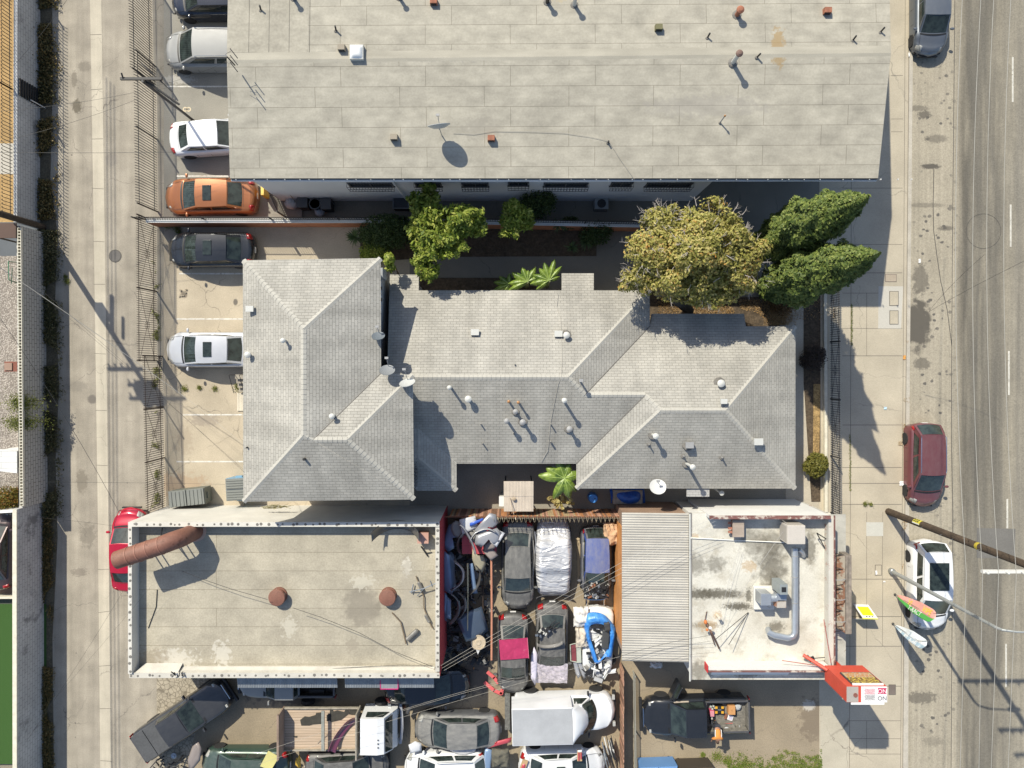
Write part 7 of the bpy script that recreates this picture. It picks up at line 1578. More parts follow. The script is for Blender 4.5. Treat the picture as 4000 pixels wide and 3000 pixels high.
nx=wx/2-.62; m=MB(); wN=wx-.66; m.box((nx-.05+.08,0,z1s+.008),(wN,wy-.01,.016)); nt=m.build('notice_panel',surf('notice_white',(.70,.69,.68),.5,var=.03),t)
def text(body,size,loc,rot,mat,parent,name='lettering',ext=.003,align='CENTER'):
    cu=bpy.data.curves.new('c','FONT'); cu.body=body; cu.size=size; cu.extrude=ext; cu.align_x=align; cu.align_y='CENTER'
    to=bpy.data.objects.new('tmp',cu); C.objects.link(to); dg=bpy.context.evaluated_depsgraph_get(); dg.update(); me=bpy.data.meshes.new_from_object(to.evaluated_get(dg)); bpy.data.objects.remove(to)
    me.materials.clear(); me.materials.append(mat); o=bpy.data.objects.new(name,me); C.objects.link(o); o.location=loc; o.rotation_euler=rot if isinstance(rot,tuple) else (0,0,rot); o.parent=parent; return o
MG=surf('notice_magenta',(.48,.03,.10),.5); DK=surf('notice_dark',(.06,.065,.09),.5)
xr=nx-.05+.08+wN/2
m=MB(); m.box((xr-.23,.16,z1s+.018),(.40,.27,.006)); m.build('red_block',MG,nt)
o=text('NO',.27,(xr-.23,.16,z1s+.024),math.pi,WHITE,nt); o.scale=(1,1,1)
text('NO',.27,(xr-.23,-.17,z1s+.020),math.pi,DK,nt)
for i,(w1,mt) in enumerate((('SOLICITING',DK),('LOITERING',DK),('TRESPASSING',DK),('SOLICITING',DK),('TRESPASSING',MG),('LOITERING',MG),('TRESPASSING',MG),('SOLICITING',MG))):
    text(w1,.085,(xr-.80,-.235+i*.065+(.02 if i>3 else 0),z1s+.020),math.pi,mt,nt,ext=.002)
# menu poster on the north face, and plain trim
m=MB(); ph=1.25; pw=wx-.42; zc=(z0s+z1s)/2+.42; m.box((.10,wy/2+.035,zc),(pw,.07,ph)); fr=m.build('poster_frame',surf('frame_dark',(.05,.05,.055),.5),t)
POS=NT('menu_poster'); q=POS; n1=q.noise(7,3,q.mapping(q.obj,scale=(1.4,1,1.2))); zc_=q.n('SeparateXYZ',{0:q.obj}).outputs[2]
col=q.mix(q.rng(n1,.46,.5),(.50,.27,.07),(.45,.40,.28)); col=q.mix(q.rng(zc_,zc-.02,zc+.0),col,(.52,.38,.05)); n2=q.noise(9,2,q.mapping(q.obj,scale=(1,1,1.3),loc=(3,0,1))); 
col2=q.mix(q.rng(n2,.46,.52),(.55,.42,.06),(.12,.05,.03)); col=q.mix(q.rng(zc_,zc-.12,zc-.10),(.66,.30,.10),col2) if False else q.mix(q.rng(zc_,zc-.06,zc-.04),col,col2)
q.set(q.b.inputs['Base Color'],col); q.b.inputs['Roughness'].default_value=.35
m=MB(); m.box((.10,wy/2+.074,zc),(pw-.10,.006,ph-.10)); m.build('poster',POS.m,fr)
m=MB(); rr=random.Random(4)   # rows of print too small to read
for i in range(5):
    x_=-pw/2+.22
    while x_<pw/2-.12:
        l_=rr.uniform(.04,.14); m.box((.10+x_,wy/2+.078,zc-.12-.10*i),(l_,.004,.03)); x_+=l_+.05
m.build('print_rows',surf('poster_red',(.40,.06,.03),.5),fr)
m=MB(); m.box((.10,wy/2+.05,z1s-.10),(pw,.08,.07)); m.box((.05,-wy/2-.06,z1s-.02),(pw+.1,.10,.04)); m.build('light_trim',WHITE,t)
# sandwich board
p=W(3378,2402,.5); t=thing('sandwich_board','white sandwich board with a yellow panel on the pavement','sandwich board',(p.x,p.y,.012),R(-2))
def brd(sg,nm,extra=None):
    b0,b1=Vector((0,sg*.42,.02)),Vector((0,sg*.04,1.08)); d=(b1-b0).normalized(); n=Vector((1,0,0)).cross(d)*(-1 if sg>0 else 1); n=n if n.y*sg>0 else -n
    def P_(x,l,o): return b0+d*l+n*o+Vector((x,0,0))
    def slab(m,x0,x1,l0,l1,o0,o1): m.add([P_(x0,l0,o0),P_(x1,l0,o0),P_(x1,l1,o0),P_(x0,l1,o0),P_(x0,l0,o1),P_(x1,l0,o1),P_(x1,l1,o1),P_(x0,l1,o1)],[(3,2,1,0),(4,5,6,7),(0,1,5,4),(1,2,6,5),(2,3,7,6),(3,0,4,7)])
    L_=(b1-b0).length; m=MB(); slab(m,-.41,.41,0,L_,-.03,0); bo=m.build('board',WHITE,t)
    m=MB(); slab(m,-.31,.31,.20,L_-.20,.0,.006); m.build('yellow_panel',surf('panel_yellow',(.75,.68,.01),.5,var=.03),bo)
    m=MB(); [slab(m,.13-.16*k,.22-.16*k,L_-.14,L_-.07,.0,.006) for k in range(3)]; m.build('black_marks',BLACK,bo)
brd(1,'n'); brd(-1,'s')
m=MB(); m.tube([(-.41,0,1.08),(.41,0,1.08)],.03,6); m.build('hinge',surf('hinge_yellow',(.6,.6,.05),.5),t)
# feather banners
def feather(label,bx,by,h,Wd,bend,mats,texts,seed):
    b_=W(bx,by); t=thing('feather_banner',label,'banner',(b_.x,b_.y,.012)); m=MB(); m.tube([(0,0,0),(0,0,h*.8),(bend[0]*.3,bend[1]*.3,h)],.018,6); m.build('pole',STEEL,t)
    m=MB(); m.lathe((0,0,0),[(.07,0),(.07,.05),(.03,.08)],10); m.build('base',BLACK,t)
    d=Vector((bend[0],bend[1],0)).normalized()
    def f(u,v):
        z=.25+(h-.25)*v; wdt=Wd*min(1,(v/.55))**.55*(1 if v<.86 else math.sqrt(max(0,1-((v-.86)/.14)**2))*.9+.1); wave=.05*math.sin(v*9+seed)*u
        return d*(wdt*(u-.5))+Vector((-d.y*wave,d.x*wave,z))
    for (u0,u1),mt in zip(((0,.36),(.36,1.0)),mats): m=MB(); m.grid(lambda u,v:f(lerp(u0,u1,u),v),5,24); m.build('banner_cloth',mt,t,smooth=True,solid=.004)
    nrm=Vector((-d.y,d.x,0)); ang=math.atan2(d.y,d.x)
    for body,size,u,v,mt,sg in texts:
        c=f(u,v)+nrm*.03*sg; M_=Matrix((( -d*sg if sg<0 else d)*1,)) if False else None
        o=text(body,size,tuple(c),(0,0,0),mt,t); X_=Vector((0,0,1)); Z_=nrm*sg; Y_=Z_.cross(X_); o.rotation_euler=Matrix((X_,Y_,Z_)).transposed().to_euler()
YL=surf('banner_yellow',(.75,.58,.03),.6); 
feather('pink and green feather banner with white and yellow lettering at the kerb',3495,2322,3.75,.72,(.55,.84),(surf('banner_green',(.07,.34,.07),.6),surf('banner_pink',(.68,.33,.29),.6)),[('T-RACT',.34,.2,.55,WHITE,1),('VIPE',.42,.66,.80,YL,1),('Vi',.42,.55,.35,YL,1)],1)
feather('pale blue and white feather banner with yellow patches at the kerb',3487,2436,3.15,.58,(.55,.84),(surf('banner_blue',(.30,.42,.52),.6,var=.3,vs=3,wear=((.68,.70,.72),2.5,.5)),surf('banner_white',(.62,.67,.72),.6,var=.2,vs=3,wear=((.28,.38,.48),2.0,.56))),[('JPH',.26,.55,.80,WHITE,1)],3)
# ================================================================ SMALL THINGS AND SALVAGE
# dumpsters
def dumpster(label,px,py,rot,L,Wd,mat,lidmat,name='dumpster'):
    p=W(px,py,1.2); t=thing(name,label,'dumpster',(p.x,p.y,0),R(rot)); m=MB(); m.box((0,0,.62),(L,Wd,1.0),top=1.06); m.build('bin_body',mat,t); 
    for s_ in (-1,1):
        m=MB(); m.box((s_*L*.265,0,1.16),(L*.50,Wd*1.05,.05)); [m.box((s_*L*.265+(k-1.5)*L*.115,0,1.20),(.07,Wd*.98,.04)) for k in range(4)]; m.build('lid',lidmat,t,bevel=.008)
    m=MB(); [m.box((s_*(L/2+.06),0,.75),(.10,.35,.18)) for s_ in (-1,1)]; m.build('lift_pocket',mat,t)
    m=MB(); [m.lathe((a*L*.4,b_*Wd*.38,.0),[(.08,0),(.08,.12)],8) for a in (-1,1) for b_ in (-1,1)]; m.build('castor',BLACK,t)
DG_=surf('dumpster_grey',(.13,.14,.12),.6,var=.2,vs=3); DL=surf('dumpster_lid',(.17,.18,.17),.6,var=.15)
dumpster('grey dumpster with two ribbed lids against the north wall of the repair shop',727,1945,6,1.85,.82,DG_,DL)
dumpster('dumpster with a blue body and grey lids, half under the two storey house roof',925,1912,93,1.15,1.15,surf('dumpster_blue',(.16,.30,.42),.5),DL)
dumpster('blue rubbish bin at the bottom edge of the right hand lot',2575,3032,2,1.95,.9,surf('bin_blue',(.10,.22,.44),.5,var=.1),surf('bin_blue_lid',(.13,.27,.52),.45,var=.1),'rubbish_bin')
dumpster('dark brown rubbish bin at the bottom edge beside the blue one',2722,3036,2,1.8,.9,surf('bin_brown',(.05,.04,.03),.7),surf('bin_brown_lid',(.07,.055,.04),.8),'rubbish_bin')
# passage behind the white building
def Wp(x,y,z=0): return W(950+x/2.95,680+y/2.95,z)
BAG=NT('plastic_bag'); q=BAG; q.set(q.b.inputs['Base Color'],(.42,.43,.44,1)); q.b.inputs['Roughness'].default_value=.3; q.bump(q.noise(8,4),1,.05)
def bag(px,py,z,r,label,mat=BAG.m,name='rubbish_bag',cat='bag',seed=1):
    p=W(px,py,z+r[2]); t=thing(name,label,cat,(p.x,p.y,z)); m=MB(); m.blob((0,0,r[2]),r,16,.10,seed); m.build('sack',mat,t,smooth=True,angle=80); m=MB(); m.lathe((0,0,2*r[2]-.05),[(.05,0),(.03,.05),(.07,.12)],8); m.build('knot',mat,t)
p=Wp(565,335); bag(p.x*0+950+565/2.95,680+335/2.95,.0,(.40,.36,.32),'big round clear plastic sack in the passage by the iron gate leaf')
bag(950+880/2.95,680+430/2.95,0,(.28,.30,.18),'crumpled pale plastic bag lying lowest in the passage heap',seed=4); bag(950+845/2.95,680+310/2.95,.35,(.28,.22,.16),'small white bag on top of the dark bins in the passage',seed=6)
for x,y,lb_ in ((690,330,'black wheeled bin right of the big clear sack'),(830,345,'dark round drum in the middle of the passage heap'),(960,350,'black box bin at the right end of the passage heap')):
    p=Wp(x,y,.7); t=thing('waste_bin',lb_,'bin',(p.x,p.y,0)); m=MB(); (m.lathe((0,0,0),[(.26,0),(.30,.75),(.31,.78)],18) if 'drum' in lb_ else m.box((0,0,.42),(.5,.55,.84),top=1.08)); m.build('bin_body',surf('bin_black',(.03,.03,.032),.6),t)
    m=MB(); (m.lathe((0,0,.78),[(.33,0),(.33,.03),(.27,.04),(.25,.0)],18) if 'drum' in lb_ else m.box((0,0,.87),(.56,.60,.05))); m.build('rim',surf('bin_rim',(.06,.06,.062),.5),t)
t=thing('broom','broom with yellow bristles leaning over the clear sack','broom',(*Wp(590,290,1).xy,0)); a,b_=Wp(525,220,1.5),Wp(640,370,.15); o0=Wp(590,290,1); m=MB(); m.tube([(a.x-o0.x,a.y-o0.y,1.5),(b_.x-o0.x,b_.y-o0.y,.15)],.016,6); m.build('handle',surf('broom_handle',(.20,.18,.10),.6),t); m=MB(); m.box((b_.x-o0.x+.04,b_.y-o0.y,.10),(.30,.08,.16),-.5); m.build('bristles',surf('bristle_yellow',(.45,.42,.08),.8),t)
t=thing('hand_trolley','thin metal hand trolley frame standing against the white wall','trolley',(*Wp(930,270,1).xy,0)); m=MB(); m.tube([(-.25,-.1,.2),(-.3,.25,1.3),(.2,.25,1.35),(.35,-.2,.2)],.018,6); m.build('frame',STEEL,t); m=MB(); m.box((.05,-.1,.1),(.4,.3,.03)); m.build('toe_plate',STEEL,t)
t=thing('yellow_bollard','short thick yellow post by the rear of the orange car','bollard',(*Wp(240,205,.6).xy,0)); m=MB(); m.box((0,0,.42),(.20,.50,.84)); m.build('post',surf('bollard_yellow',(.68,.38,.04),.5,var=.08),t,bevel=.03); m=MB(); m.box((0,0,.86),(.16,.46,.03)); m.build('cap',surf('bollard_cap',(.72,.5,.1),.5),t)
for x,y,lb_ in ((1810,320,'dark window air conditioner frame below the barred window, left of two'),):
    p=Wp(x,y,.9); t=thing('cellar_hatch','dark framed hatch at the foot of the white wall, left of the green tree','hatch',(p.x,p.y,0)); m=MB(); m.box((0,0,.35),(.85,.62,.7)); m.build('hatch_box',surf('hatch_dark',(.05,.05,.055),.7),t); m=MB(); [m.box((a,b_,.72),(sx_,sy_,.05)) for a,b_,sx_,sy_ in ((-.42,0,.05,.66),(.42,0,.05,.66),(0,.31,.85,.05),(0,-.31,.85,.05))]; m.build('hatch_frame',surf('hatch_grey',(.2,.2,.2),.7),t)
p=W(2350,795,.7); t=thing('condenser_unit','grey framed unit against the white wall behind the garden wall','air conditioner',(p.x,p.y,0)); m=MB(); m.box((0,0,.35),(.75,.6,.7)); m.build('cabinet',surf('unit_grey',(.25,.26,.26),.6),t); m=MB(); m.lathe((0,0,.7),[(.24,0),(.24,.02),(0,.02)],16); m.build('fan_guard',BLACK,t)
# things between the house and the rusty fence
p=W(2026,1938,2.2); t=thing('lean_to_roof','cream corrugated lean-to roof with a small lamp on it, beside the banana plant','shelter roof',(p.x,p.y,0)); m=MB(); n_=20
for yy0,yy1,zz0,zz1 in ((.80,-.02,2.28,2.16),(-.02,-.84,2.14,2.02)): m.grid(lambda u,v:Vector((lerp(-.78,.78,u),lerp(yy0,yy1,v),lerp(zz0,zz1,v)+(.006 if int(round(u*40))%2 else -.006))),40,1)
m.build('roof_sheet',surf('cream_sheet',(.55,.47,.38),.7,var=.12,vs=2,streak=((9,.4,1),.1)),t,solid=.012); m=MB(); [m.tube([(a,b_,0),(a,b_,2.0)],.04,6) for a in (-.7,.7) for b_ in (-.7,.7)]; m.build('post',IRON,t)
m=MB(); m.blob((-.25,-.15,2.25),(.12,.10,.05),10); m.tube([(-.45,-.1,2.2),(-.25,-.95,2.3)],.02,5); m.build('lamp',surf('tan_lamp',(.35,.28,.2),.6),t)
p=W(1966,1958,1.2); t=thing('utility_sink','small pale box beside the cream lean-to roof','box',(p.x,p.y,0)); m=MB(); m.box((0,0,.6),(.42,.5,1.2)); m.build('box_body',surf('sink_pale',(.5,.5,.47),.6,var=.1),t,bevel=.02); m=MB(); m.box((0,0,1.22),(.46,.54,.04)); m.build('lid',WHITE,t)
BT=NT('navy_tarp'); q=BT; n1=q.noise(2.5,5,dist=.6); q.set(q.b.inputs['Base Color'],q.mix(q.rng(n1,.35,.7),(.012,.06,.30),(.03,.14,.52))); q.b.inputs['Roughness'].default_value=.35; q.bump(n1,1,.08)
p=W(2455,1945,1.0); t=thing('tarp_bundle','long bundle under a deep blue tarp in the narrow yard','tarp',(p.x,p.y,0)); m=MB()
m.grid(lambda u,v:Vector((lerp(-.95,.95,u)+.1*v,lerp(.5,-.5,v)*(.85+.25*u),(1.0+.08*math.sin(u*9+v*4))*min(1,math.sin(math.pi*min(.97,max(.03,u)))**.35)*min(1,math.sin(math.pi*min(.95,max(.05,v)))**.35)+.03)),22,14); m.build('tarp_cover',BT.m,t,smooth=True,angle=80); m=MB(); m.box((0,0,.4),(1.6,.75,.78)); m.build('load',OLDW,t)
p=W(2318,1948,.8); t=thing('blue_barrel','small bright blue barrel left of the tarp bundle','barrel',(p.x,p.y,0)); m=MB(); m.lathe((0,0,0),[(.24,0),(.27,.2),(.27,.65),(.22,.8)],18); m.build('barrel_body',surf('barrel_blue',(.04,.17,.50),.4),t,smooth=True); m=MB(); m.lathe((0,0,.8),[(.22,0),(.22,.02),(0,.02)],18); m.build('lid',surf('barrel_lid',(.06,.24,.62),.4),t); m=MB(); m.lathe((.08,0,.82),[(.04,0),(.04,.02),(0,.02)],8); m.build('bung',BLACK,t)
t=thing('wood_steps','weathered wooden steps against the west wall beside the silver saloon car','steps',(*W(937,1500,.8).xy,0)); m=MB()
for k in range(4): m.box((0,.4-k*.25,.75-k*.18),(.55,.24,.05))
m.build('tread',OLDW,t); m=MB(); [m.tube([(a,.5,0),(a,.5,1.6),(a,-.5,.9)],.02,5) for a in (-.28,.28)]; m.build('handrail',IRON,t)
p=W(940,1570,.1); t=thing('corrugated_strip','small cream corrugated strip on the parking slab against the house','strip',(p.x,p.y,.02)); m=MB(); m.grid(lambda u,v:Vector((lerp(-.2,.2,u),lerp(.5,-.5,v),.03+(.012 if int(round(u*10))%2 else -.012))),10,1); m.build('strip',surf('strip_cream',(.6,.55,.45),.7),t,solid=.01)
t=thing('rubble','loose debris on the parking slab near the upper fence','debris',(*W(715,1145,0).xy,0)); m=MB(); rr=random.Random(2)
for i in range(8): m.box((rr.uniform(-.2,.2),rr.uniform(-.2,.2),.03),(rr.uniform(.04,.14),rr.uniform(.04,.1),.05),rr.uniform(0,3))
m.build('rubble_piece',surf('rubble_grey',(.3,.26,.2),.9),t)
# branches on the north wall top of the shop
t=thing('dry_branches','dry palm branches lying between the house and the white shop wall','branches',(*W(1070,1985,2.5).xy,2.2)); m=MB(); rr=random.Random(7)
for i in range(26): x=rr.uniform(-.8,.3); m.tube([(x,rr.uniform(-.1,.15),rr.uniform(0,.2)),(x+rr.uniform(.4,.9),rr.uniform(-.05,.25),rr.uniform(.1,.3))],.012,4)
m.build('branch',surf('branch_olive',(.20,.18,.09),.9),t)
# ---------------------------------------------------------------- the pile of body panels
def panel_thing(name,label,cat,px,py,z,rot,outline,th,mat,tilt=(0,0),bulge=.06,extra=None,group='loose car panels beside the red shop wall'):
    """a pressed car panel: closed outline, domed"""
    p=W(px,py,z); t=thing(name,label,cat,(p.x,p.y,z),R(rot),group); n=len(outline); cx=sum(a for a,_ in outline)/n; cy=sum(b for _,b in outline)/n
    M3=Matrix.Rotation(R(tilt[0]),3,'X') @ Matrix.Rotation(R(tilt[1]),3,'Y'); m=MB(); vs=[M3 @ Vector((a,b,0)) for a,b in outline]+[M3 @ Vector((cx+(a-cx)*.6,cy+(b-cy)*.6,bulge*.75)) for a,b in outline]+[M3 @ Vector((cx,cy,bulge))]
    m.add(vs,[(i,(i+1)%n,n+(i+1)%n,n+i) for i in range(n)]+[(n+i,n+(i+1)%n,2*n) for i in range(n)]); o=m.build('panel_skin',mat,t,smooth=True,solid=th,angle=45)
    if extra: m=MB(); extra(m,M3); m.build('trim',TRIMB,t)
    return t
DOOR=[(-.55,-.5),(.5,-.5),(.6,-.1),(.55,.15),(.2,.5),(-.45,.5),(-.58,.1)]; FEND=[(-.6,-.1),(-.45,.25),(.5,.3),(.65,.05),(.45,-.3),(.2,-.32),(.05,-.08),(-.2,-.05),(-.35,-.3)]; HOOD=[(-.6,-.62),(.5,-.55),(.62,0),(.5,.55),(-.6,.62),(-.66,0)]
B_M=surf('mud_black',(.03,.03,.032),.6,var=.3)
def Wj(x,y): return (1700+x/5.53,2000+y/5.53)
lst=[('car_fender','pale blue fender at the top left of the panel pile, against the red wall','fender',(340,560),1.0,70,FEND,JBL),('car_panel','round grey plastic arch liner in the panel pile','wheel arch liner',(490,380),1.3,20,[(.3*math.cos(a),.42*math.sin(a)) for a in [i*.7 for i in range(9)]],JG),
 ('car_panel','white panel with square recess high in the panel pile','panel',(720,270),1.5,20,[(-.4,-.3),(.35,-.3),(.4,.25),(-.3,.35)],JW),('car_panel','small bright blue strip in the panel pile','panel',(900,225),1.6,18,[(-.35,-.08),(.35,-.02),(.3,.1),(-.3,.08)],surf('strip_blue',(.05,.12,.5),.3)),
 ('car_fender','pointed silver fender at the top right of the panel pile','fender',(1100,300),1.6,45,FEND,JS),('car_panel','dull grey bracket panel in the middle of the pile','panel',(800,480),1.4,-30,[(-.35,-.2),(.3,-.25),(.4,.1),(-.1,.25)],JG),
 ('car_fender','glossy pale blue fender sweeping across the pile','fender',(1130,560),1.7,15,FEND,JS),('car_panel','cream panel with a dark slot at the right end of the pile','panel',(1340,560),1.6,60,[(-.35,-.18),(.35,-.18),(.3,.2),(-.3,.2)],JW),
 ('car_panel','brown rounded plastic shell low in the pile','panel',(1190,690),1.4,25,[(-.4,-.15),(.1,-.25),(.4,0),(.2,.2),(-.3,.1)],JT),('car_panel','mauve plastic shell below the pile, above the rail','panel',(1180,870),1.2,-50,[(-.3,-.2),(.3,-.2),(.35,.2),(-.25,.2)],JT),
 ('cardboard_sheet','torn tan cardboard sheet below the panel pile','sheet',(930,1080),1.0,-15,[(-.4,.55),(-.1,.3),(.15,.35),(.35,0),(.3,-.45),(0,-.4),(-.3,.1)],surf('cardboard',(.36,.33,.24),.9,var=.15)),
 ('car_door','pale blue door shell standing next to the red wall, upper','door',(250,1330),1.3,95,[(-.95,-.12),(-.75,.20),(.7,.20),(1.0,-.02),(.8,-.2),(-.8,-.22)],JBL),('car_door','slate blue door shell beside the pale blue one','door',(330,1290),1.1,92,[(-.85,-.12),(-.6,.22),(.6,.22),(.95,.0),(.7,-.2),(-.7,-.2)],paint('junk_slate',(.12,.17,.24),.4,.1,.2)),
 ('car_panel','narrow slate blue rocker panel in the dark gap','panel',(820,1430),.9,-80,[(-.7,-.07),(.7,-.12),(.75,.1),(-.7,.08)],JBL),
 ('car_door','pale blue bracket shaped panel, lower one by the red wall','door',(200,2060),1.2,92,[(-.6,-.12),(-.5,.12),(.5,.14),(.65,-.05),(.5,-.15),(-.4,-.05)],JBL),('car_fender','shiny light blue fender just right of the lower blue panel','fender',(275,2090),1.1,92,[(-.5,-.12),(-.4,.12),(.4,.12),(.55,0),(.4,-.15)],JBL),
 ('car_hood','dark blue curved hood half hidden under the round tan lid','hood',(830,2450),.9,-70,HOOD,paint('junk_navy',(.06,.09,.14),.3,.1,.2))]
for nm,lb_,ct,(x,y),z,rot,ol,mt in lst:
    px,py=Wj(x,y); panel_thing(nm,lb_,ct,px,py,z+.55,rot,[(a*1.22,b_*1.22) for a,b_ in ol],.012,mt,tilt=(random.Random(x).uniform(-22,12),random.Random(y).uniform(-14,14)))
GJ='loose bumpers piled beside the red shop wall'
for lb_,(x,y),z,rot,mt,wd,dep,tl in (('long silver bumper bar lying diagonally across the panel pile',(710,580),1.75,-62,JS,1.6,.12,0),('black curled bumper at the left of the panel pile',(560,560),1.1,60,JB,1.3,.45,0),('grey bumper with round mesh opening, middle of the dark gap',(560,1370),1.3,-95,JG,1.5,.5,10),('inner grey bumper nested in the mesh one',(590,1380),1.5,-95,JS,1.3,.45,15),
   ('grey bumper with ribbed grille, lower in the dark gap',(470,2080),1.3,-93,JG,1.5,.45,0),('black grille bumper beside the ribbed one',(620,2000),1.3,-90,JB,1.3,.35,10),('charcoal bumper lying near the pale rod',(930,1450),.8,-100,JB,1.4,.4,0),('silver bumper arc at the top right of the pile',(1000,430),1.6,20,JS,1.3,.35,0)):
    px,py=Wj(x,y); arc_bumper(lb_,px,py,z+.45,rot,mt,wd*1.1,dep*1.1,.36,-25+tl,group=GJ,grille='grille' in lb_)
for (x0,y0),(x1,y1),z,r,mt,lb_ in (((700,1110),(705,1750),1.7,.04,surf('cream_rod',(.55,.48,.30),.5),'long pale rod standing in the dark gap, upper'),((705,1760),(700,2560),1.6,.03,surf('cream_rod',(.55,.48,.30),.5),'long pale rod in the dark gap, lower continuation'),((1213,950),(1222,2100),1.7,.055,surf('copper_rail',(.48,.22,.14),.6,var=.1),'copper brown rail along the dark gap, upper length'),((1222,2110),(1218,3200),1.7,.055,surf('copper_rail',(.48,.22,.14),.6),'copper brown rail along the dark gap, lower length')):
    a,b_=W(*Wj(x0,y0),z),W(*Wj(x1,y1),z); m=MB(); m.tube([tuple(a),tuple(b_)],r,6); o=m.build('steel_rail' if r>.05 else 'rod',mt); tag(o,lb_,'rail' if r>.05 else 'rod')
t=thing('bumper_rack','rusty rack under the pile of panels in the dark gap','rack',(*W(1810,2300,.5).xy,0)); m=MB()
for x in (-1.1,1.1):
    for y in (-2.2,0,2.4): m.tube([(x,y,0),(x,y,1.0)],.035,6)
for z in (.5,1.0): m.tube([(-1.1,-2.2,z),(-1.1,2.4,z)],.03,5); m.tube([(1.1,-2.2,z),(1.1,2.4,z)],.03,5)
[m.tube([(-1.1,y,1.0),(1.1,y,1.0)],.03,5) for y in (-2.2,-1,0,1.2,2.4)]; m.build('rack_frame',RUSTIRON,t)
# dark scrap heap beneath: many nameless bits
m=MB(); rr=random.Random(11)
for i in range(420):
    x,y=rr.uniform(1735,1915),rr.uniform(2050,2590); z=rr.uniform(.02,.75); p=W(x,y,z); m.use(rr.choice([BLACK,B_M,TRIMB,BLACK,JG,RUSTIRON,BLACK,JB])); L=rr.uniform(.1,.5)
    if rr.random()<.35: a=rr.uniform(0,6.28); m.tube([tuple(p),tuple(p+Vector((math.cos(a)*L,math.sin(a)*L,rr.uniform(-.05,.15)))),tuple(p+Vector((math.cos(a+.6)*L*1.6,math.sin(a+.6)*L*1.6,0)))],rr.uniform(.01,.03),4)
    else: m.box(tuple(p),(L,rr.uniform(.05,.3),rr.uniform(.02,.15)),rr.uniform(0,3))
for i in range(40):
    x,y=rr.uniform(1850,1915),rr.uniform(2180,2620); p=W(x,y,.2); m.use(rr.choice([PIPEW,surf('scrap_tan',(.4,.33,.22),.8),STEEL,surf('scrap_orange',(.5,.22,.06),.7)])); m.box(tuple(p),(rr.uniform(.04,.2),rr.uniform(.04,.12),.05),rr.uniform(0,3))
o=m.build('scrap_heap'); tag(o,'dark heap of tangled scrap on the ground beside the red shop wall','scrap',kind='stuff')
p=W(1868,2510,1.5); t=thing('round_lid','round cream lid standing on a post in the dark gap','drum lid',(p.x,p.y,0)); m=MB(); m.lathe((0,0,1.45),[(.38,0),(.40,.02),(.40,.05),(.34,.05),(.33,.03),(.17,.04),(.15,.07),(.05,.07),(.0,.05)],26); m.build('lid',surf('lid_cream',(.47,.39,.28),.6,var=.15,vs=4),t,smooth=True); m=MB(); m.lathe((0,0,0),[(.28,0),(.30,.7),(.28,1.44)],16); m.build('drum',surf('drum_slate',(.08,.11,.15),.5),t,smooth=True)
m=MB(); m.add([(-.12,-.40,1.44),(.10,-.38,1.44),(-.02,-.68,1.40)],[(0,1,2)]); m.build('paper_flap',WHITE,t,solid=.01)
# magenta sheet on the car roof
p=W(2007,2536,1.55); t=thing('magenta_sheet','bright magenta painted sheet lying on the roof of the dusty black car','sheet',(p.x,p.y,1.50),R(4)); m=MB(); m.grid(lambda u,v:Vector((lerp(-.76,.76,u),lerp(-.54,.54,v),.04+.015*math.sin(u*5)-.02*abs(2*u-1))),6,4); m.build('sheet',surf('magenta_paint',(.38,.03,.10),.5,var=.2,vs=2.5,fine=.1,fs=8,wear=((.42,.13,.18),2.5,.62)),t,solid=.02); m=MB(); m.box((.77,0,.03),(.02,1.1,.04)); m.build('edge_strip',surf('pink_edge',(.62,.2,.28),.5),t)
# engine parts on the roof of the car next to it
p=W(2128,2468,1.6); t=thing('wiring_harness','black and silver engine part with hoses lying on the roof of the dusty black car','car part',(p.x,p.y,1.50),R(33)); m=MB(); rr=random.Random(8)
for i in range(34): m.use(rr.choice([BLACK,BLACK,STEEL,TRIMB,PIPEW])); m.box((rr.uniform(-.5,.45),rr.uniform(-.15,.15),rr.uniform(.05,.22)),(rr.uniform(.06,.24),rr.uniform(.05,.16),rr.uniform(.05,.12)),rr.uniform(0,3))
m.use(BLACK); m.tube([(.3,0,.15),(.6,.05,.25),(.95,.0,.1)],.03,6); m.tube([(.3,.1,.15),(.55,.2,.25),(.85,.22,.1)],.02,6); m.build('engine_part',parent=t)
arc_bumper('curved grey bumper lying on the roof of the car with engine parts',2148,2522,1.52,185,JG,1.35,.30,.2,-40)
arc_bumper('black and white spoiler lying on the ground below the silver covered car',2162,2332,.35,2,JB,1.9,.16,.25,-45,JW,name='car_spoiler',cat='spoiler')
panel_thing('cardboard_sheet','narrow brown cardboard strip on the ground left of the blue car','sheet',2262,2190,.06,90,[(-1.3,-.10),(1.2,-.18),(1.3,.12),(-1.2,.1)],.01,surf('cardboard_brown',(.33,.26,.17),.9),bulge=.0,group=None)
panel_thing('car_door','narrow black mirror shell standing by the roof of the blue car','trim',2283,2150,1.15,92,[(-.45,-.10),(.45,-.08),(.45,.10),(-.45,.09)],.03,JG,bulge=.03,group=None)
for lb_,x,y,L_,mt in (('long curved grey door seal leaning between the grey saloon and the covered car',2083,2180,1.9,JG),('pale narrow trim strip beside the covered car',2089,2120,1.2,JS)):
    p=W(x,y,1.1); m=MB(); m.tube([(0,L_/2,0),(.06,0,.06),(.0,-L_/2,0)],.03,6); o=m.build('trim_strip',mt,loc=(p.x,p.y,1.05)); tag(o,lb_,'trim strip')
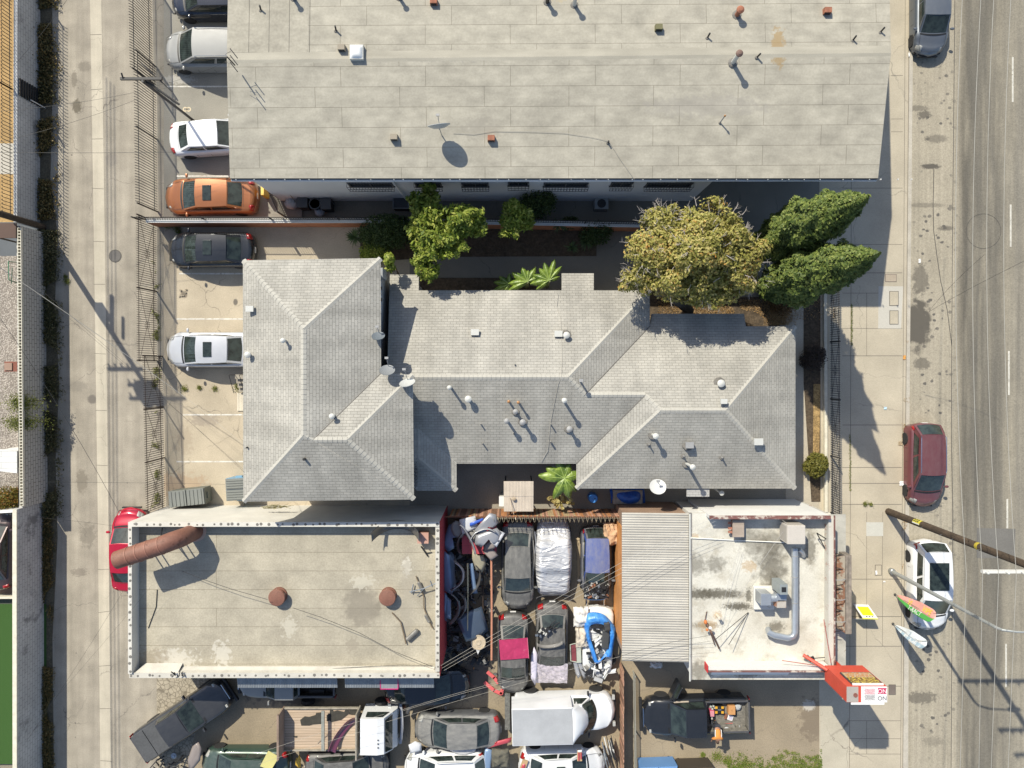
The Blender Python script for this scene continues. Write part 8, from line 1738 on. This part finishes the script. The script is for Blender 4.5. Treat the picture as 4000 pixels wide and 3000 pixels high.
def cloth(label,px,py,z,rx,ry,mat,seed,name='cloth_heap',cat='cloth'):
    p=W(px,py,z); t=thing(name,label,cat,(p.x,p.y,z)); m=MB(); m.grid(lambda u,v:Vector((lerp(-rx,rx,u)+.06*noise.noise(Vector((u*5,v*5,seed))),lerp(-ry,ry,v)+.08*noise.noise(Vector((u*5,v*5,seed+9))),.30*math.sin(math.pi*u)**.5*math.sin(math.pi*v)**.5+.14*noise.noise(Vector((u*4,v*4,seed)))+.05*noise.noise(Vector((u*11,v*11,seed))))),22,22); m.build('fabric',mat,t,smooth=True,angle=80,solid=.01)
WC=surf('white_cloth',(.62,.60,.57),.85,var=.06); TC_=surf('tan_cloth',(.50,.32,.19),.85,var=.15,vs=3)
cloth('upper lump of crumpled white sheet left of the blue tarp',2270,2410,.9,.42,.55,WC,1); cloth('lower lump of crumpled cream sheet left of the blue tarp',2275,2490,.9,.38,.55,surf('cream_cloth',(.52,.46,.38),.85,var=.1),5)
cloth('crumpled peach coloured car seat cover beside the orange shed wall',2392,2085,1.2,.5,.62,TC_,9,'seat_cover','seat cover'); cloth('dark olive bundle of cloth at the bottom of the yard beside the red scrap',1955,2960,.9,.5,.5,surf('olive_cloth',(.10,.095,.075),.9,var=.3,vs=3),13); cloth('white sack in the shade below the corrugated roof edge',2563,2593,.7,.33,.2,WC,15,'white_sack','sack')
def frame_door(label,px,py,z,rot,mat,L=1.0,Hh=.75):
    p=W(px,py,z); t=thing('car_door',label,'door',(p.x,p.y,z),R(rot)); m=MB(); m.box((0,-Hh*.3,0),(L,Hh*.42,.07)); m.tube([(-L/2+.03,-Hh*.1,0),(-L/2+.12,Hh*.45,0),(L/2-.1,Hh*.45,0),(L/2-.03,-Hh*.1,0)],.035,6); m.build('door_shell',mat,t,bevel=.02); m=MB(); m.box((0,Hh*.15,-.01),(L*.82,Hh*.42,.02)); m.build('door_glass',surf('dark_red_cloth',(.18,.04,.05),.8) if 'red' in label else GL,t); return t
frame_door('pale green door with red cloth behind its window, left of the wreck nose',2248,2550,.9,92,paint('junk_sage',(.42,.45,.38),.4,.2,0),1.1,.6)
for lb_,x,y,rot,mt in (('silver door shell leaning below the pale green door, left of two',2250,2605,-75,JS),('silver door shell leaning below the pale green door, right of two',2268,2607,-68,JS),('grey car window frame lying beside the white wreck bumper',2300,2618,-50,JG)):
    panel_thing('car_door',lb_,'door',x,y,.75,rot,[(-.65,-.1),(-.4,.13),(.5,.15),(.65,-.05),(.4,-.12)],.02,mt,bulge=.04,group=None,tilt=(25,0))
arc_bumper('white front bumper broken off at the nose of the tarp covered wreck',2348,2612,.6,158,JW,1.5,.4,.3,-30,JG)
panel_thing('car_fender','long white and violet fender standing between the two dusty black cars',"fender",2087,2605,1.0,88,[(-1.0,-.08),(-.6,.16),(.6,.2),(1.1,.05),(.7,-.15),(-.5,-.14)],.02,paint('junk_violet_white',(.58,.55,.66),.35,.1,0),bulge=.05,group=None)
# red scrap right of the shop corner
for pts_,lb_ in ((((1906,2625),(1930,2645),(1945,2665)),'short red plastic bracket on the sand left of the dusty black car'),(((1895,2665),(1930,2695),(1958,2708),(1962,2694)),'hooked red plastic trim below the short red bracket')):
    P=[W(x,y,.15) for x,y in pts_]; t=thing('red_trim',lb_,'trim',(P[0].x,P[0].y,.1)); m=MB()
    for a,b_ in zip(P,P[1:]): d=b_-a; m.box(((a+b_)/2-Vector((P[0].x,P[0].y,.05))),(d.length+.1,.19,.06),math.atan2(d.y,d.x))
    m.build('trim_piece',surf('bright_red_plastic',(.60,.12,.12),.35,var=.1),t,bevel=.015)
p=W(1982,2770,.3); m=MB(); m.box((0,0,.3),(.28,2.0,.5)); o=m.build('steel_crossmember',surf('speckled_steel',(.12,.12,.11),.7,var=.4,vs=8,fine=.3),loc=(p.x,p.y,.05)); tag(o,'dark speckled steel beam between the dusty pale grey car and the white box van','beam')
# ---- bottom row scrap
arc_bumper('purple and red bumper lying on the wooden truck bed',1352,2865,1.12,52,paint('junk_purple',(.16,.03,.08),.35,.1,.1),2.3,.40,.50,-60,JB,JRED)
def flatpiece(label,pts_,z,mat,name='cut_sheet'):
    P=[W(x,y,z) for x,y in pts_]; c=sum(P,Vector())/len(P); m=MB(); m.prism([(p.x-c.x,p.y-c.y) for p in P],0,.012); o=m.build(name,mat,loc=(c.x,c.y,z)); tag(o,label,'sheet'); return o
def Wb(x,y): return (1000+x/4.148,2600+y/4.148)
OX=surf('black_rubber_sheet',(.045,.042,.035),.9,var=.25,vs=4)
flatpiece('ragged dark cut sheet on the wooden truck bed, left of the beam',[Wb(*a) for a in ((715,880),(790,820),(860,830),(965,800),(975,765),(1055,760),(1075,800),(1075,945),(920,955),(860,970),(735,970))],1.055,OX)
flatpiece('dark cut sheet with upright ears on the wooden truck bed, right of the beam',[Wb(*a) for a in ((1145,800),(1195,780),(1200,665),(1260,740),(1320,725),(1430,750),(1465,680),(1500,690),(1505,780),(1380,880),(1215,915),(1200,890),(1145,900))],1.055,OX)
flatpiece('small dark cut sheet at the headboard corner of the truck bed',[Wb(*a) for a in ((1510,690),(1640,690),(1640,800),(1510,790))],1.055,OX); flatpiece('tiny dark scrap near the tail of the truck bed',[Wb(*a) for a in ((605,1140),(670,1140),(665,1165),(630,1165))],1.055,OX)
m=MB(); a,b_=W(*Wb(985,1260),1.12),W(*Wb(1160,1110),1.12); m.tube([tuple(a),tuple(b_)],.015,5); o=m.build('thin_rod',OLDW); tag(o,'thin stick on the wooden truck bed touching the purple bumper','rod')
panel_thing('mud_panel','dusty brown inner fender left of the dark green car','fender',760,2958,.9,60,[(-.9,-.2),(-.3,.25),(.5,.4),(.9,.3),(.6,-.1),(0,-.35)],.02,JT,bulge=.06,group=None)
for lb_,x,y in (('loose steering hub with pale rim beside the tonneau pickup tail',676,2955),): 
    p=W(x,y,.5); t=thing('wheel_hub',lb_,'hub',(p.x,p.y,.4)); m=MB(); m.lathe((0,0,0),[(.14,-.05),(.16,0),(.16,.04),(.05,.05),(0,.05)],16); m.build('hub_disc',STEEL,t,smooth=True); m=MB(); m.lathe((0,0,.05),[(.05,0),(.05,.04),(0,.04)],10); m.build('hub_cap',CHROME,t)
t=thing('scrap_bumpers','tangle of black pipes and strips at the bottom edge beside the tonneau pickup','scrap',(*W(660,2985,.3).xy,0)); m=MB(); rr=random.Random(3)
for i in range(26): x,y=rr.uniform(-.8,.9),rr.uniform(-.3,.35); m.tube([(x,y,rr.uniform(.1,.5)),(x+rr.uniform(-.6,.6),y+rr.uniform(-.3,.3),rr.uniform(.1,.6))],rr.uniform(.015,.05),5)
m.build('scrap_piece',BLACK,t)
m=MB(); m.add([(-.5,-.35,0),(.1,-.55,.05),(.55,.2,.08),(-.05,.5,.02)],[(0,1,2,3)]); o=m.build('yellow_board',surf('pale_yellow',(.50,.46,.18),.7),loc=W(1052,2968,1.5),solid=.02); tag(o,'pale yellow square board lying on the rear of the dark green car','board')
t=thing('yellow_strap','crumpled yellow and orange plastic beside the dark saloon car at the bottom','plastic',(*W(1165,2980,.6).xy,.5)); m=MB(); m.blob((0,0,.1),(.16,.28,.1),9,.3,3); m.blob((.05,.25,.1),(.06,.2,.06),8,.3,5); m.build('plastic_lump',surf('strap_yellow',(.60,.38,.05),.5,var=.2),t)
t=thing('scrap_rods','bundle of rods and pipes behind the white cab at the bottom edge','scrap',(*W(1465,2975,.6).xy,.2)); m=MB(); rr=random.Random(17)
for i in range(28): m.use(rr.choice([BLACK,BLACK,PIPEG,surf('pipe_brown',(.20,.15,.10)),STEEL])); x=rr.uniform(-.35,.45); m.tube([(x,.6,rr.uniform(.1,.6)),(x+rr.uniform(-.2,.2),-.7,rr.uniform(.1,.7))],rr.uniform(.012,.04),5)
m.build('rods',parent=t)
panel_thing('car_fender','crumpled white fender lying on the hood of the white hatchback','fender',1620,2918,1.1,15,[(-.32,-.28),(.3,-.30),(.4,.1),(.1,.3),(-.3,.2)],.02,JW,bulge=.08,group=None)
panel_thing('car_hood','white curved hood panel wedged below the dusty pale grey car','hood',1808,2930,.95,0,[(-.8,.18),(.78,.20),(.62,-.12),(.2,-.28),(-.35,-.22),(-.7,0)],.02,JW,bulge=.06,group=None)
panel_thing('car_fender','bright red fender right of the white hatchback','fender',1945,2905,.9,14,[(-.7,-.12),(.7,-.10),(.8,.16),(-.2,.14)],.02,JRED,bulge=.06,group=None)
panel_thing('car_panel','pale blue and white cut panel below the bright red fender','panel',1905,2965,.9,85,[(-.7,-.2),(.5,-.22),(.6,.2),(-.6,.2)],.02,JBL,bulge=.05,group=None)
frame_door('white edged pale blue windscreen frame below the awning edge',1615,2708,.95,180,JW,1.35,.6)
t=thing('scrap_engine','black engine parts and hoses below the awning, left of the black car','scrap',(*W(1545,2700,.5).xy,0)); m=MB(); rr=random.Random(23)
for i in range(50): m.use(rr.choice([BLACK,BLACK,STEEL,B_M,TRIMB])); m.box((rr.uniform(-.45,.6),rr.uniform(-.6,.5),rr.uniform(.1,.8)),(rr.uniform(.05,.4),rr.uniform(.05,.2),rr.uniform(.04,.2)),rr.uniform(0,3))
m.build('engine_part',parent=t)
panel_thing('black_seat','bent black strut assembly left of the dusty pale grey car','strut',1605,2760,.5,60,[(-.6,-.12),(.5,-.05),(.7,.1),(.1,.2),(-.5,.1)],.05,JB,bulge=.15,group=None)
t=thing('orange_cap','small orange plastic cap near the flatbed truck cab','cap',(*W(1575,2771,.3).xy,.02)); m=MB(); m.lathe((0,0,0),[(.10,0),(.12,.1),(.05,.2),(0,.22)],10); m.build('cap_body',surf('cap_orange',(.5,.22,.12),.6),t)
t=thing('red_boxes','open cardboard box of red parts behind the windscreen of the white saloon car','box',(*W(2265,2955,1.55).xy,1.42)); m=MB(); m.box((0,0,.0),(.26,.62,.05)); m.build('box_tray',surf('box_card',(.45,.30,.16),.8),t); m=MB(); m.box((-.05,-.05,.05),(.08,.4,.06)); m.box((.07,.0,.05),(.07,.34,.06)); m.build('red_part',JRED,t); m=MB(); m.box((0,.26,.05),(.22,.12,.04)); m.build('label_card',WHITE,t)
t=thing('red_boxes','open cardboard box of red parts on the boot of the white saloon car','box',(*W(2045,2990,1.1).xy,1.04),R(-20)); m=MB(); m.box((0,0,.06),(.30,.62,.10)); m.build('box_tray',surf('box_card',(.45,.30,.16),.8),t); m=MB(); m.blob((0,-.05,.14),(.10,.2,.06),8); m.build('red_part',JRED,t)
t=thing('bumper_bars','heap of black and silver bumper bars at the nose of the white saloon car','scrap',(*W(2385,2960,.5).xy,.1)); m=MB(); rr=random.Random(29)
for i in range(18): m.use(rr.choice([BLACK,STEEL,PIPEW,BLACK])); y=rr.uniform(-.6,.9); x=rr.uniform(-.3,.3)-y*.15; m.tube([(x-.12,y+.5,.5),(x,y,.6),(x+.15,y-.5,.4)],rr.uniform(.015,.05),5)
m.build('bar',parent=t)
# tools in the black pickup bed
def Wk(x,y,z=.75): return W(2740+x/6.914,2700+y/6.914,z)
def bedthing(name,label,cat,x,y,fn,z=.665,rot=0):
    p=Wk(x,y,z+.1); t=thing(name,label,cat,(p.x,p.y,z),R(rot)); fn(t); return t
def two(nm1,mat1,c1,d1,nm2,mat2,c2,d2):
    def f(t): part(t,nm1,mat1,lambda m:m.box(c1,d1),bevel=.015); part(t,nm2,mat2,lambda m:m.box(c2,d2),bevel=.01)
    return f
TY=surf('tool_yellow',(.68,.36,.03),.45)
bedthing('tool_box','yellow and black tool box in the bed of the black pickup','tool box',462,470,lambda t:(part(t,'tool_case',BLACK,lambda m:m.box((0,0,.12),(.48,.38,.24))),part(t,'corner_guard',TY,lambda m:[m.box((a,b_,.25),(.13,.12,.04)) for a in (-.17,.17) for b_ in (-.13,.13)]),part(t,'handle',STEEL,lambda m:m.box((0,.02,.28),(.2,.06,.04)))))
bedthing('cardboard_box','orange brown cardboard box in the bed of the black pickup','box',785,460,two('box_body',surf('box_orange',(.52,.26,.10),.8,var=.06),(0,0,.18),(.38,.48,.36),'tape',surf('box_slot',(.12,.06,.03),.8),(0,0,.362),(.02,.10,.004)))
bedthing('black_case','black case under the cardboard box corner in the pickup bed','case',880,560,two('case_body',TRIMB,(0,0,.05),(.3,.4,.10),'latch',STEEL,(0,-.2,.06),(.06,.02,.03)))
bedthing('folded_jacket','grey bundled cloth at the back right corner of the pickup bed','cloth',975,430,lambda t:part(t,'fabric',surf('grey_knit',(.38,.40,.42),.9,var=.15,vs=8),lambda m:m.blob((0,0,.1),(.22,.18,.12),12,.15,2),smooth=True))
bedthing('white_tray','square pale tray in the middle of the pickup bed','tray',790,730,two('tray_base',WHITE,(0,0,.03),(.30,.30,.06),'pad',surf('pale_mauve',(.5,.47,.6),.7),(0,0,.065),(.2,.2,.01)),rot=-18)
bedthing('brick','rusty brick beside the pale tray in the pickup bed','brick',665,690,two('brick_body',surf('brick_rust',(.26,.10,.06),.85,var=.2),(0,0,.06),(.12,.26,.12),'frog',RUST,(0,0,.122),(.06,.15,.004)),rot=-15)
bedthing('drink_cooler','pink and grey cooler jug in the front corner of the pickup bed','cooler',262,560,two('jug_body',surf('jug_pink',(.50,.08,.14),.5),(0,0,.15),(.24,.34,.3),'jug_lid',surf('jug_pink_lid',(.60,.25,.30),.5),(0,0,.31),(.22,.30,.03)))
bedthing('paint_bottles','cluster of grey and white bottles in the front corner of the pickup bed','bottles',285,425,lambda t:part(t,'bottle',surf('bottle_grey',(.4,.43,.42),.4),lambda m:[m.lathe((dx,dy,0),[(.06,0),(.06,.2),(.02,.26),(0,.26)],8) for dx,dy in ((-.08,.05),(.06,.08),(.0,-.08),(.14,-.02))]))
bedthing('lamp_unit','black and cream lamp unit beside the cooler jug in the pickup bed','car part',285,710,two('lamp_case',BLACK,(0,0,.08),(.25,.3,.16),'lens',surf('cream_lens',(.55,.52,.45),.2),(-.03,.02,.165),(.10,.2,.02)))
bedthing('red_bar','thin red bar lying along the pickup bed','bar',665,895,lambda t:part(t,'bar',surf('bar_red',(.5,.07,.08),.5),lambda m:m.tube([(-.38,-.03,.03),(.38,.03,.03)],.016,6)))
def lm(t):
    def f(m):
        rr=random.Random(31)
        for i in range(30): m.use(rr.choice([STEEL,PIPEG,surf('rag_grey',(.34,.33,.30),.9),BLACK])); m.box((rr.uniform(-.6,.75),rr.uniform(-.12,.12),rr.uniform(.02,.10)),(rr.uniform(.04,.2),rr.uniform(.03,.12),.05),rr.uniform(0,3))
    part(t,'scrap_piece',None,f)
bedthing('metal_scraps','row of grey rags and metal scraps along the near side of the pickup bed','scrap',800,1010,lm)
bedthing('parcel_bag','crumpled pale plastic bag at the near side of the pickup bed','bag',640,990,lambda t:part(t,'sack',BAG.m,lambda m:m.blob((0,0,.1),(.24,.14,.1),10,.2,6),smooth=True))
# ---- person bending over the side of the pickup bed
pp=Wk(350,970,1.0); per=thing('person','person in an orange and white shirt bending over the side of the black pickup bed','person',(pp.x,pp.y,.665),R(0))
SKIN=surf('skin',(.32,.16,.095),.55,var=.06); SHO=surf('shirt_orange',(.62,.24,.05),.8,var=.05); JEAN=surf('dark_trousers',(.03,.033,.045),.85,var=.15); HAIR=surf('dark_hair',(.05,.028,.018),.7)
def skin_mesh(name,verts,edges,radii,mat,parent,sub=2,root=0):
    me=bpy.data.meshes.new(name); me.from_pydata(verts,edges,[]); o=bpy.data.objects.new(name,me); C.objects.link(o); me.materials.append(mat); o.parent=parent
    md=o.modifiers.new('skin','SKIN'); md.use_smooth_shade=True; sv=me.skin_vertices[0].data if me.skin_vertices else None
    if sv is None:
        bm=bmesh.new(); bm.from_mesh(me); bm.verts.layers.skin.verify(); bm.to_mesh(me); bm.free(); sv=me.skin_vertices[0].data
    for s_,r in zip(sv,radii): s_.radius=(r,r) if not isinstance(r,tuple) else r
    sv[root].use_root=True
    ms=o.modifiers.new('sub','SUBSURF'); ms.levels=ms.render_levels=sub; return o
# local frame: feet inside the bed at +y, head toward -y (over the side rail); heights from the bed floor
V_=[(0,.22,.86),(0,.05,.98),(0,-.16,1.03),(0,-.30,1.03),(0,-.40,.98),(0,-.52,.90),  # 0 pelvis 1 waist 2 chest 3 upper chest 4 neck 5 head
    (.10,.24,.80),(.11,.14,.45),(.11,.24,.06),(.11,.12,.02), (-.10,.24,.80),(-.11,.12,.45),(-.11,.26,.06),(-.11,.14,.02),
    (.19,-.27,1.00),(.30,-.36,.80),(.36,-.50,.62),(-.19,-.27,1.00),(-.27,-.38,.80),(-.22,-.54,.64)]
E_=[(0,1),(1,2),(2,3),(3,4),(4,5),(0,6),(6,7),(7,8),(8,9),(0,10),(10,11),(11,12),(12,13),(3,14),(14,15),(15,16),(3,17),(17,18),(18,19)]
R_=[(.15,.12),(.135,.105),(.155,.12),(.13,.10),.055,.085,.095,.062,.042,.04,.095,.062,.042,.04,.062,.042,.03,.062,.042,.03]
skin_mesh('body',V_,E_,R_,SKIN,per)
skin_mesh('shirt',[(0,.20,.88),(0,.05,.985),(0,-.16,1.035),(0,-.30,1.035),(.19,-.27,1.005),(.275,-.335,.86),(-.19,-.27,1.005),(-.255,-.35,.86)],[(0,1),(1,2),(2,3),(3,4),(4,5),(3,6),(6,7)],[(.165,.135),(.15,.12),(.17,.135),(.14,.115),.078,.062,.078,.062],SHO,per)
for sx_ in (-1,1):
    m=MB(); m.grid(lambda u,v:Vector((sx_*(.155+.012*math.sin(math.pi*u)),lerp(.20,-.26,u),lerp(.93,1.10,v)-.02*(1-u))),8,2); m.build('white_side_panel',WHITE,per,smooth=True,solid=.02)
skin_mesh('trousers',[(0,.22,.86),(.10,.24,.80),(.11,.14,.45),(.11,.24,.12),(-.10,.24,.80),(-.11,.12,.45),(-.11,.26,.12)],[(0,1),(1,2),(2,3),(0,4),(4,5),(5,6)],[(.165,.13),.108,.076,.06,.108,.076,.06],JEAN,per)
m=MB(); m.blob((0,-.50,.955),(.088,.105,.075),12); m.build('hair',HAIR,per,smooth=True)
m=MB(); 
for sx_ in (-1,1): m.blob((sx_*.034,-.605,.895),(.012,.010,.012),6)
m.build('eye',BLACK,per); m=MB(); m.blob((0,-.615,.865),(.014,.02,.022),6); m.blob((.09,-.52,.90),(.012,.022,.03),6); m.blob((-.09,-.52,.90),(.012,.022,.03),6); m.build('nose_and_ears',SKIN,per,smooth=True)
for sx_,hx,hy,hz in ((1,.36,-.50,.62),(-1,-.22,-.54,.64)):
    vv=[(hx,hy,hz),(hx,hy-.07,hz-.05)]; ee=[(0,1)]; rd=[(.030,.022),(.036,.016)]
    for k in range(4):
        a=(k-1.5)*.020; L=(.060,.072,.068,.052)[k]; b0=len(vv); vv+=[(hx+a,hy-.095,hz-.066),(hx+a*1.15,hy-.095-L*.5,hz-.082),(hx+a*1.2,hy-.095-L*.85,hz-.115)]; ee+=[(1,b0),(b0,b0+1),(b0+1,b0+2)]; rd+=[.0095,.0085,.0075]
    b0=len(vv); vv+=[(hx-sx_*.034,hy-.035,hz-.04),(hx-sx_*.050,hy-.075,hz-.062)]; ee+=[(0,b0),(b0,b0+1)]; rd+=[.012,.009]
    skin_mesh('hand',vv,ee,rd,SKIN,per,1)
for sx_ in (-1,1): m=MB(); m.box((sx_*.11,.17,.035),(.10,.27,.08)); m.build('shoe',BLACK,per,bevel=.025)
# litter
LT=surf('white_litter',(.7,.7,.7),.6)
for x,y,sx_,sy_,lb_ in ((3422,2236,.10,.22,'long white scrap of paper on the pavement beside the street lamp'),(3453,2271,.12,.08,'small white scrap on the pavement below the street lamp'),(3457,1594,.16,.14,'pale blue scrap of paper on the pavement in front of the house'),(3532,1396,.14,.22,'orange wrapper at the kerb above the maroon hatchback'),(3523,1888,.30,.25,'crumpled white paper by the front wheel of the maroon hatchback'),(3596,1018,.12,.22,'white scrap in the road near the top shadows'),(3550,214,.08,.22,'white stick at the kerb below the blue grey car'),(3516,1732,.22,.22,'flattened brown card at the kerb by the maroon hatchback')):
    p=W(x,y,.02); z=.02 if x<3560 else -.10; m=MB(); rr=random.Random(x); m.grid(lambda u,v:Vector((lerp(-sx_,sx_,u)/2,lerp(-sy_,sy_,v)/2,.02+.03*rr.random())),4,4)
    mt=surf('litter_orange',(.6,.28,.06),.7) if 'orange' in lb_ else surf('litter_blue',(.45,.6,.7),.7) if 'blue scrap' in lb_ else surf('cardboard_brown',(.33,.26,.17)) if 'card' in lb_ else LT
    tag(m.build('paper_scrap',mt,loc=(p.x,p.y,z)),lb_,'litter')
